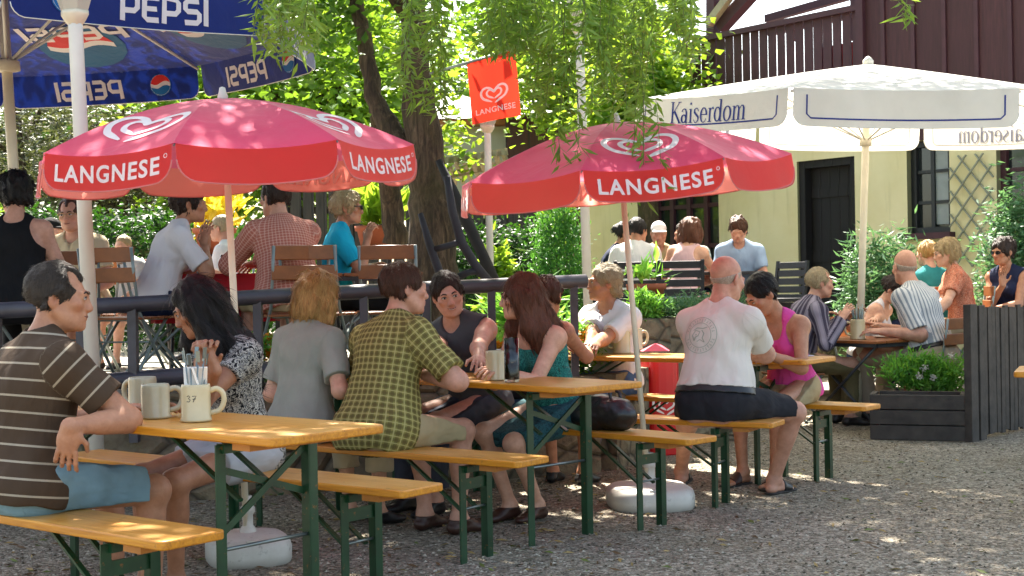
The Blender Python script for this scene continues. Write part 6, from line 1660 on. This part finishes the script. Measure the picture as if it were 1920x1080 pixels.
def glass(px, py, Y, z, label, h=.13, mat='glass', r_=.03):
    p = W(px, py, Y); mb = MB(); mb.lathe([(0, 0), (r_, 0), (r_ * 1.1, h), (r_ * 1.0, h), (r_ * .9, .01), (0, .01)], n=18); o = mb.build('drinking_glass', M[mat]); o.location = (p.x, p.y, z); return tag(o, label, 'glass', 'glasses on the terrace tables')
glass(422, 500, 9.55, TZ + .752, 'clear glass on the red cloth beside the woman in white'); glass(440, 500, 9.7, TZ + .752, 'second clear glass on the red cloth nearer the left parasol pole', .15)
mug(1608, 600, 11.2, 'cream cutlery mug on the reddish table beside the brewery parasol pole', rz=175, h=.17, r=.062, zt=.742)
o = [o for o in C.objects if o.get('label', '').startswith('cream cutlery mug on the reddish')][0]
p_ = W(1608, 606, 11.4); o.location = (p_.x, p_.y, .742); mb = MB()
for i in range(9): a = rad(40 * i); mb.tube([(.02 * math.cos(a), .02 * math.sin(a), .05), (.05 * math.cos(a), .05 * math.sin(a), .26 + .02 * (i % 3))], [.004, .008], 5)
tag(mb.build('cutlery', M['steel']), 'forks and knives standing in the mug beside the brewery parasol pole', 'cutlery').location = o.location
mb = MB(); mb.lathe([(0, 0), (.1, 0), (.13, .015), (.128, .018), (.1, .008), (0, .006)], n=24); p = W(1665, 610, 11.6); tag(mb.build('plate', M['white_paint']), 'white plate on the reddish table before the man in fine stripes', 'plate').location = (p.x, p.y, .742)
# red bin with the heart mark
p = W(1236, 840, 9.75); p.z = 0; rb = empty('waste_bin', (p.x, p.y, 0), rad(20), 'red plastic bin with the white heart mark under the far beer table', 'bin')
M['red_plastic'] = simple('glossy red plastic', hx('#c8141c'), .3, .06)
mb = MB(); mb.prism([(.13 * math.copysign(abs(math.cos(a)) ** .5, math.cos(a)), .13 * math.copysign(abs(math.sin(a)) ** .5, math.sin(a))) for a in [2 * math.pi * i / 32 for i in range(32)]], 0, .7); add_bevel(mb.build('bin_body', M['red_plastic'], rb), .01)
decal('heart_emblem', heart_bm(.095), lambda x, y: (x, -.1335, .36 + y * .9), M['white_paint'], rb)
# handbag on the bench
bx, by = bench_xy('Bf', .66, .13); X = Field(.008); X.ell((0, 0, .09), (.17, .09, .085), None, .03); X.ell((-.07, 0, .065), (.14, .1, .065), None, .05); X.ell((.1, .0, .075), (.11, .085, .075), None, .05); X.post.append((A(0, 0, .003), A(0, 0, -1.)))
V_, Q_ = X.mesh(wrinkle(5, .008, (16, 16, 22))); hb = mesh_obj('handbag', V_, Q_, simple('glossy black leather', (.013, .013, .013), .38, .2, 9, .5, 25), None, True); hb.location = (bx, by, .481); hb.rotation_euler = (0, 0, math.pi - ITEMS['Bf'][2] + math.pi)
tag(hb, 'glossy black leather handbag lying on the bench end', 'handbag')
mb = MB(); mb.tube([(-.12, -.03, .12), (-.11, -.04, .2), (.0, -.04, .235), (.08, -.03, .2), (.1, -.03, .12)], .009, 8); mb.tube([(-.12, .04, .12), (-.06, .05, .19), (.02, .05, .215), (.09, .04, .19), (.11, .03, .12)], .009, 8); mb.build('handle', M['leather'], hb)
# dark seats by the house
def dark_seat(px, Y, face, label, w=.44, h=.84):
    p = W(px, 500, Y); root = empty('dark_chair', (p.x, p.y, TZ), rad(face - 90), label, 'chair', 'dark woven chairs by the house')
    mb = MB()
    for i in range(6): mb.box((0, -.25 - .008 * i, h - .46 + .083 * i), (w - .06, .022, .066), Matrix.Rotation(rad(8), 3, 'X'), 0, .005)
    for x in (-1, 1): mb.bar((x * (w / 2 - .02), -.235, .42), (x * (w / 2 - .02), -.3, h), .035, .03, 0, (1, 0, 0))
    mb.build('backrest', M['weave'], root); MB().box((0, 0, .44), (w, .46, .04), None, 0, .008).build('seat', M['weave'], root)
    for x in (-1, 1):
        for y in (-1, 1): mb = MB(); mb.bar((x * (w / 2 - .02), y * .21, 0), (x * (w / 2 - .02), y * .21, .43), .03, .03, 0, (1, 0, 0)); mb.build('leg', M['dark_iron'], root)
    return root
M['weave'] = simple('dark woven plastic', hx('#1c1d24'), .6, .3, 30, .3, 90)
dark_seat(1448, 13.6, 215, 'empty dark chair right of the man in the light blue shirt'); dark_seat(1268, 12.3, 90, 'dark chair under the woman in pale pink'); dark_seat(1200, 12.4, 80, 'dark chair under the dark haired guest in white by the house')
p = W(1300, 520, 13.1); root = empty('dark_table', (p.x, p.y, TZ), rad(10), 'dark table of the group sitting by the house', 'table'); MB().box((0, 0, .72), (1.2, .7, .03), None, 0, .005).build('tabletop', M['weave'], root)
for x in (-1, 1):
    for y in (-1, 1): mb = MB(); mb.bar((x * .55, y * .3, 0), (x * .55, y * .3, .70), .035, .035, 0, (1, 0, 0)); mb.build('leg', M['dark_iron'], root)
# ---------------------------------------------------------------- the guests
BG = 'guests on the yellow benches'; TG = 'guests on the upper terrace'; RG = 'guests under the brewery parasol'; HG = 'guests sitting by the house wall'
def sit(k, t, e=.13): x, y = bench_xy(k, t, e); return (x, y, 0)
Q1, Q2, Q3 = .005, .0075, .0105
def legw(p, loc, face, sc=1.):
    m = (Matrix.Translation(loc) @ Matrix.Rotation(rad(face - 90), 4, 'Z')).inverted() @ Vector(p); return (m.x / sc, m.y / sc, 0)
a = FE('D'); L_ = sit('D', .93)
person(L_, a, 'man with dark greying hair in a brown striped shirt and pale denim shorts', 'man', BG, lean=12, head=(-42, 4, 0), twist=-6, RH=W(132, 800, 4.47), rpole=(.35, 1, -.6), hand_dir=(None, (-.2, .1, -1)), LH=W(250, 770, 5.0), g=1.04, belly=.01, sk='tan', hair=('receding', 'darkgrey'),
       top=('tee', 'brown_stripe', -.06), bottom=('shorts', 'denim_pale', .86), shoe=('shoe', 'black'), q=Q1, seed=3, eyes=True, sc=.99, rgrip=.8)
a = FE('C') + 180; L_ = sit('C', 1.04)
person(L_, a, 'woman with long black hair and clasped hands in a dark floral top', 'woman', BG, lean=16, head=(-36, 26, 0), LH=W(404, 694, 5.2), RH=W(378, 694, 5.22), lpole=(.9, .1, -1), rpole=(-.9, .1, -1), lgrip=1.7, rgrip=1.7, sk='brown', hair=('longdark', 'black'),
       top=('dress', 'floral'), bottom=('skirt', 'grey_white', .5), shoe=('sandal', 'leather'), q=Q1, seed=5, bust=.9, sc=.96, sleeve=.4, LF=(-.04, .40, 0), RF=(.1, .44, 0), hand_dir=((-.25, 0, 1), (.25, 0, 1)), eyes=True)
a = FE('Bn')
person(sit('Bn', 1.43), a, 'woman with wavy blonde hair in a grey green shirt, seen from behind', 'woman', BG, lean=9, head=(-6, 6, 4), sk='fair', hair=('bob', 'blonde'), top=('shirt', 'sage', -.1), bottom=('pants', 'cream', 1.5), q=Q1, seed=7, g=1.08, RH=W(645, 725, 6.75), LH=W(590, 735, 6.75), rpole=(.5, -.2, -1), sc=.96, sleeve=.72)
person(sit('Bn', .92), a, 'man with brown hair in a green check shirt and khaki shorts, seen from behind', 'man', BG, lean=20, twist=-6, side=-2, head=(-30, 2, -3), sk='red', hair=('short', 'brown'), top=('shirt', 'plaid', -.12), bottom=('shorts', 'khaki', .9), q=Q1, seed=9, g=1.16, belly=.02, RH=W(800, 704, 6.5), LH=W(765, 706, 6.7), rpole=(.9, .2, -1), sc=1.03, sleeve=.78, shoe=('shoe', 'brown_leather'))
a = FE('Bf') + 180
person(sit('Bf', 1.60), a, 'young smiling man in a sleeveless charcoal shirt facing the camera', 'man', BG, lean=22, head=(54, 10, 12), twist=16, sk='red', hair=('short', 'dark'), top=('sleeveless', 'charcoal'), bottom=('pants', 'denim_dark', 1.85), q=Q1, seed=11, LH=W(893, 698, 6.72), RH=W(835, 704, 6.85), lpole=(.9, .1, -.6), rpole=(-.8, -.2, -.6), eyes=True, smile=1., gaze=-.6, shoe=('shoe', 'leather'), g=1.05)
person(sit('Bf', 1.0), a, 'woman with long chestnut hair in a strapless teal top and dark skirt', 'woman', BG, lean=24, head=(-46, 4, 0), sk='fair', hair=('long', 'chestnut'), top=('strapless', 'teal_print'), bottom=('skirt', 'skirt', .95), shoe=('shoe', 'brown_leather'), q=Q1, seed=13, bust=.9, LH=W(945, 700, 6.72), RH=W(930, 690, 6.9), lpole=(0, -.3, -1), lgrip=.9, LF=(-.05, .2, 0), RF=(.06, .3, 0), sc=.98, eyes=True)
a = FE('E')
person(sit('E', 1.5), a, 'woman with short brown hair and bare tanned shoulders behind the long haired woman', 'woman', BG, lean=20, head=(10, 8, 0), sk='tan', hair=('short', 'brown'), top=('tank', 'black_cloth'), bottom=('shorts', 'denim', .8), q=Q2, seed=15, RH=W(1100, 655, 8.45), LH=W(1040, 655, 8.6), sc=.96)
L_ = sit('E', .36)
b9, P9 = person(L_, a, 'bald man in a white T-shirt with a round emblem and charcoal shorts, seen from behind', 'man', BG, lean=12, twist=-8, head=(-22, 14, 0), sk='red', hair=('ring', 'white'), top=('tee', 'white_warm', .085), bottom=('shorts', 'charshort', .86), shoe=('sandal', 'leather'), q=Q1, seed=17, g=1.22, belly=.04, extra=('belt',), RH=W(1392, 664, 7.85), LH=W(1330, 668, 8.2), rpole=(1, -.1, -.55),
                RF=legw(G(1452, 926), L_, a, 1.05), LF=legw(G(1278, 908), L_, a, 1.05), rknee=(.8, .5, .8), lknee=(-.5, .6, .8), sc=1.05, sleeve=.7)
a = FE('G') + 180
b8, P8 = person(sit('G', 1.92), a, 'man with combed silver hair in a white polo shirt with a pink badge', 'man', BG, lean=8, head=(-34, -2, 0), sk='brown', hair=('fringe', 'grey'), top=('polo', 'white', -.04), bottom=('pants', 'denim', 1.9), q=Q1 * 1.1, seed=19, LH=W(1118, 645, 8.75), RH=W(1106, 646, 8.8), lgrip=1., rgrip=1., lpole=(.9, -.1, -.6), rpole=(-.9, -.1, -.6), eyes=True, sleeve=.75, sc=1.02)
person(sit('G', .55), a, 'woman with short dark hair bending over in a bright pink top and khaki shorts', 'woman', BG, lean=26, head=(-30, 34, 0), sk='tan', hair=('short', 'black'), top=('tank', 'pink', -.05), bottom=('shorts', 'khaki', .75), q=Q1 * 1.1, seed=21, bust=.9, LH=W(1440, 664, 8.0), RH=W(1412, 664, 7.95), lpole=(-.6, -.4, -1), extra=('watch',), shoe=('sandal', 'brown_leather'), sc=1.0, eyes=True)

# emblem on the back of the white T-shirt, badge on the polo
def on_body(obj, origin, right, up, view, lift=.003):
    me = obj.data; bvh = BVHTree.FromPolygons([v.co for v in me.vertices], [p.vertices for p in me.polygons])
    def f(x, y):
        p = Vector(origin) + Vector(right) * x + Vector(up) * y; h = bvh.ray_cast(p - Vector(view) * .4, Vector(view))
        return (h[0] - Vector(view) * lift) if h[0] else p
    return f
rim = lambda r_, n=44: [(r_ * math.cos(2 * math.pi * i / n), r_ * math.sin(2 * math.pi * i / n)) for i in range(n)]
ls = [(rim(.112), .004, True), (rim(.076), .0035, True)]; rr = random.Random(6)
for i in range(30):
    a_ = rad(15 + 11.3 * i)
    if 165 < math.degrees(a_) % 360 < 195 or math.degrees(a_) % 360 < 12 or math.degrees(a_) % 360 > 348: continue
    c_, s_ = math.cos(a_), math.sin(a_); q0, q1 = .086, .101; w = .005
    ls.append(([(q0 * c_, q0 * s_), (q1 * c_, q1 * s_)], .003, False)); ls.append(([(q1 * c_ - w * s_, q1 * s_ + w * c_), (q1 * c_ + w * s_, q1 * s_ - w * c_)] if i % 2 else [(q0 * c_ - w * s_, q0 * s_ + w * c_), (q0 * c_ + w * s_, q0 * s_ - w * c_)], .0028, False))
ls += [([(-.045, .03), (-.02, .045), (.02, .04), (.05, .048)], .005, False), ([(-.04, -.035), (-.052, 0), (-.03, .03), (.0, .02), (-.012, -.005), (-.03, -.012), (-.04, -.035)], .006, False), ([(.012, .03), (.028, .008), (.016, -.018), (.03, -.045)], .006, False), ([(-.02, -.04), (0, -.028), (.03, -.045)], .004, False), ([(-.03, 0), (-.022, .004)], .007, False)]
M['emblem'] = simple('faded green grey print', hx('#a3ad9e'), .8, .1)
up9 = P9['Rc'] @ A(0, 0, 1.); vw = P9['Rc'] @ A(-.1, 1., 0); rt9 = P9['Rc'] @ A(1., .1, 0)
decal('emblem', stroke_bm([([(x * .9, y * .9) for x, y in p_], w_ * .95, c_) for p_, w_, c_ in ls]), on_body(P9['shirt'], P9['chest'] + P9['Rc'] @ A(-.055, -.02, .02), rt9, up9, vw), M['emblem'], P9['shirt'])
up8 = P8['Rc'] @ A(0, 0, 1.); vw = P8['Rc'] @ A(.0, -1., 0); f8 = on_body(P8['shirt'], P8['chest'] + P8['Rc'] @ A(-.075, 0, .03), P8['Rc'] @ A(-1., 0, 0), up8, vw)
decal('badge', cut_bm(poly_bm([[(-.045, -.035), (.045, -.035), (.045, .035), (-.045, .035)]]), .02), f8, simple('pink badge', hx('#d86f9c'), .6, .05), P8['shirt'])
decal('badge_mark', stroke_bm([([(-.03, .018), (-.01, .018)], .012, False), ([(.0, .018), (.03, .018)], .008, False), ([(-.03, -.004), (.02, -.004)], .006, False), ([(-.02, -.02), (.03, -.02)], .008, False)]), lambda x, y: f8(x, y) - Vector(vw) * .002, M['white_paint'], P8['shirt'])

# around the reddish table
HZ = .26
mb = MB(); mb.prism([(2.75, 12.05), (9, 11.75), (9, 15), (3.7, 16.4)][::1], -.05, HZ); tag(mb.build('step', M['paving']), kind='structure')
def at(px, Y, z=0): p = W(px, 600, Y); return (p.x, p.y, z)
L_ = at(1487, 11.45); person(L_, 12, 'grey haired man in a purple striped long sleeved shirt, in profile', 'man', RG, lean=24, head=(-8, 4, 0), sk='red', hair=('receding', 'grey'), top=('long', 'purple_stripe', -.06), bottom=('pants', 'olive', 1.9), q=Q2, seed=23, g=1.1, belly=.03, RH=W(1578, 598, 11.25), LH=W(1590, 594, 11.6), rpole=(.2, -.6, -.8), sc=1.04, eyes=True)
chair(L_[0] - .02, L_[1], 0, 12, 'folding chair under the man in the purple striped shirt')
L_ = at(1622, 12.35); person(L_, -35, 'dark haired guest in a white tank top bending over the table behind the parasol pole', 'woman', RG, lean=24, head=(-5, 36, 0), sk='fair', hair=('updo', 'dark'), top=('tank', 'white'), bottom=('shorts', 'denim', .8), q=Q2, seed=25, bust=.7, sc=.98, RH=W(1580, 600, 11.95), LH=W(1640, 600, 11.85))
chair(L_[0] - .02, L_[1], 0, -35, 'folding chair under the guest in the white tank top')
L_ = at(1744, 11.4); person(L_, 134, 'heavy bald man in a fine striped white shirt and taupe trousers, seen from behind', 'man', RG, lean=19, head=(-32, 10, 0), sk='red', hair=('ring', 'white'), top=('shirt', 'fine_stripe', .08), bottom=('pants', 'taupe', 1.9), q=Q2, seed=27, g=1.26, belly=.05, LH=W(1655, 622, 11.3), RH=W(1650, 612, 11.75), lpole=(.3, -1, -.6), sc=1.2, extra=('belt',), sleeve=.85, LF=(-.14, .43, 0), lknee=(-.3, .6, .8))
chair(L_[0] + .02, L_[1] + .02, 0, 134, 'folding chair under the heavy man in the fine striped shirt')
L_ = at(1752, 12.9, HZ); person(L_, 110, 'woman with straight blonde hair in a teal top, behind the bald man in stripes', 'woman', RG, lean=8, head=(0, 4, 0), sk='fair', hair=('tail', 'blonde'), top=('tee', 'teal'), bottom=('pants', 'navy'), q=Q3, seed=29)
chair(L_[0], L_[1], HZ, 110, 'folding chair under the woman in the teal top')
L_ = at(1806, 12.4, HZ); person(L_, 172, 'woman with curly light hair in a coral print blouse', 'woman', RG, lean=12, head=(4, 10, 0), sk='fair', hair=('curly', 'ash'), top=('tee', 'coral'), bottom=('pants', 'cream'), q=Q2, seed=31, bust=1., g=1.1, LH=W(1740, 610, 12.0), RH=W(1745, 610, 12.3), eyes=True)
chair(L_[0], L_[1], HZ, 172, 'folding chair under the woman in the coral blouse')
L_ = at(1896, 12.6, HZ); person(L_, 225, 'dark haired woman in sunglasses and a sleeveless navy top, hand at her chin', 'woman', RG, lean=12, head=(-15, 4, 0), sk='tan', hair=('mop', 'dark'), top=('sleeveless', 'navy'), bottom=('pants', 'black_cloth'), q=Q2, seed=33, bust=.9, RH=W(1880, 535, 12.35), LH=W(1862, 580, 12.3), hand_dir=(None, (.0, .0, 1)), extra=('sunglasses',))
chair(L_[0], L_[1], HZ, 225, 'folding chair under the woman in sunglasses')

# on the upper terrace
L_ = at(40, 8.35, TZ); person(L_, 100, 'dark haired woman with bare shoulders in a black top at the left edge', 'woman', TG, lean=10, side=-4, head=(25, 4, 0), sk='red', hair=('curly', 'black'), top=('tank', 'black_cloth'), bottom=('pants', 'black_cloth'), q=Q2, seed=35, g=1.18, sc=1.04)
L_ = at(84, 12.4, TZ); person(L_, -40, 'man in a dark cap seen in profile before the hedge', 'man', TG, lean=12, head=(30, 5, 0), sk='red', hair=('cap', 'dark', 'black_cloth'), top=('tee', 'grey_white'), bottom=('pants', 'navy'), q=Q3, seed=37, sc=.97); chair(*L_, -40, 'folding chair under the man in the dark cap')
L_ = at(154, 10.1, TZ); person(L_, 262, 'man with glasses in a cream shirt facing the camera behind the lamp post', 'man', TG, lean=14, head=(6, 4, 4), sk='red', hair=('receding', 'brown'), top=('shirt', 'cream'), bottom=('shorts', 'khaki'), q=Q2, seed=39, eyes=True, extra=('glasses',), g=1.1, sc=.98); chair(*L_, 262, 'folding chair under the man in glasses')
L_ = at(296, 9.15, TZ); person(L_, 22, 'woman with short dark hair in a white T-shirt leaning on her elbows', 'woman', TG, lean=22, head=(-8, 2, 0), sk='tan', hair=('mop', 'dark'), top=('tee', 'white', -.02), bottom=('pants', 'navy', 1.9), q=Q2, seed=41, g=1.16, bust=1., RH=W(384, 462, 9.25), LH=W(388, 462, 9.5), rpole=(.5, .4, -1), lpole=(-.5, .4, -1), hand_dir=((0, 0, 1), (0, .0, 1)), rgrip=1.1, sc=1.03, sleeve=.75); chair(*L_, 22, 'folding chair under the woman in the white T-shirt')
L_ = at(545, 8.95, TZ); person(L_, 118, 'broad man in a small red check shirt leaning over the table, seen from behind', 'man', TG, lean=24, head=(18, 4, 0), sk='red', hair=('short', 'dark'), top=('long', 'red_check', -.1), bottom=('shorts', 'khaki', .9), q=Q2, seed=43, g=1.24, belly=.03, LH=W(430, 500, 9.4), RH=W(470, 500, 9.6), lpole=(-.8, -.3, -.8), sc=1.08); chair(*L_, 118, 'folding chair under the broad man in red check')
L_ = at(632, 10.1, TZ); person(L_, 8, 'woman with short ash blonde hair and sunglasses in a cyan top', 'woman', TG, lean=8, head=(-8, 0, 0), sk='tan', hair=('mop', 'ash'), top=('tee', 'cyan', -.04), bottom=('pants', 'black_cloth', 1.9), q=Q2, seed=45, bust=.9, RH=W(688, 452, 10.0), LH=W(694, 500, 10.3), rpole=(.4, 0, -1), hand_dir=(None, (.25, 0, 1)), rgrip=1.2, extra=('sunglasses',), sleeve=.7); chair(*L_, 8, 'folding chair under the woman in the cyan top')
L_ = at(446, 12.2, TZ); person(L_, 170, 'grey haired man in white behind the left parasol pole', 'man', TG, lean=14, head=(0, 5, 0), sk='red', hair=('crop', 'grey'), top=('tee', 'white'), bottom=('pants', 'navy'), q=Q3, seed=47, sc=.97); chair(*L_, 170, 'folding chair under the grey haired man in white')
L_ = at(246, 11.3, TZ); person(L_, 250, 'fair haired child mostly hidden behind the empty folding chair', 'child', TG, lean=10, head=(0, 8, 0), sk='fair', hair=('crop', 'ash'), top=('tee', 'grey_white'), bottom=('shorts', 'navy'), q=Q3, seed=49, sc=.74, seat=.46); chair(*L_, 250, 'folding chair under the fair haired child')

# by the house wall
HS = dict(seat=.44, q=.0095, sc=.95)
def hs(px, Y): return at(px, Y, TZ)
person(hs(1136, 13.4), -8, 'woman with dark tied hair in a navy top beside the tall white post', 'woman', HG, lean=20, head=(0, 12, 0), sk='tan', hair=('updo', 'black'), top=('tee', 'navy'), bottom=('pants', 'navy'), seed=51, **HS)
person(hs(1190, 12.6), 75, 'guest with short black hair in white, seen from behind', 'man', HG, lean=18, head=(-25, 8, 0), sk='tan', hair=('short', 'black'), top=('shirt', 'white'), bottom=('pants', 'navy'), seed=53, **HS)
person(hs(1238, 13.7), 262, 'man wearing a white cap beside the house window', 'man', HG, lean=16, head=(6, 14, 0), sk='red', hair=('cap', 'grey', 'white'), top=('tee', 'khaki'), bottom=('pants', 'navy'), seed=55, **HS)
person(hs(1277, 12.5), 65, 'woman with brown hair in a pale pink top seen from behind', 'woman', HG, lean=20, side=6, head=(-10, 6, 0), sk='fair', hair=('bob', 'chestnut'), top=('tank', 'pale_pink'), bottom=('pants', 'lightblue'), seed=57, RH=W(1325, 490, 12.9), **HS)
person(hs(1322, 13.5), 205, 'dark haired man in a grey check shirt turned to his left', 'man', HG, lean=22, head=(-15, 10, 0), sk='red', hair=('short', 'dark'), top=('shirt', 'grey_check'), bottom=('pants', 'navy'), seed=59, **HS)
person(hs(1390, 13.2), 255, 'man with brown curly hair in a light blue shirt looking down', 'man', HG, lean=12, head=(0, 22, 0), sk='red', hair=('mop', 'brown'), top=('shirt', 'lightblue'), bottom=('pants', 'navy'), seed=61, g=1.12, **HS)
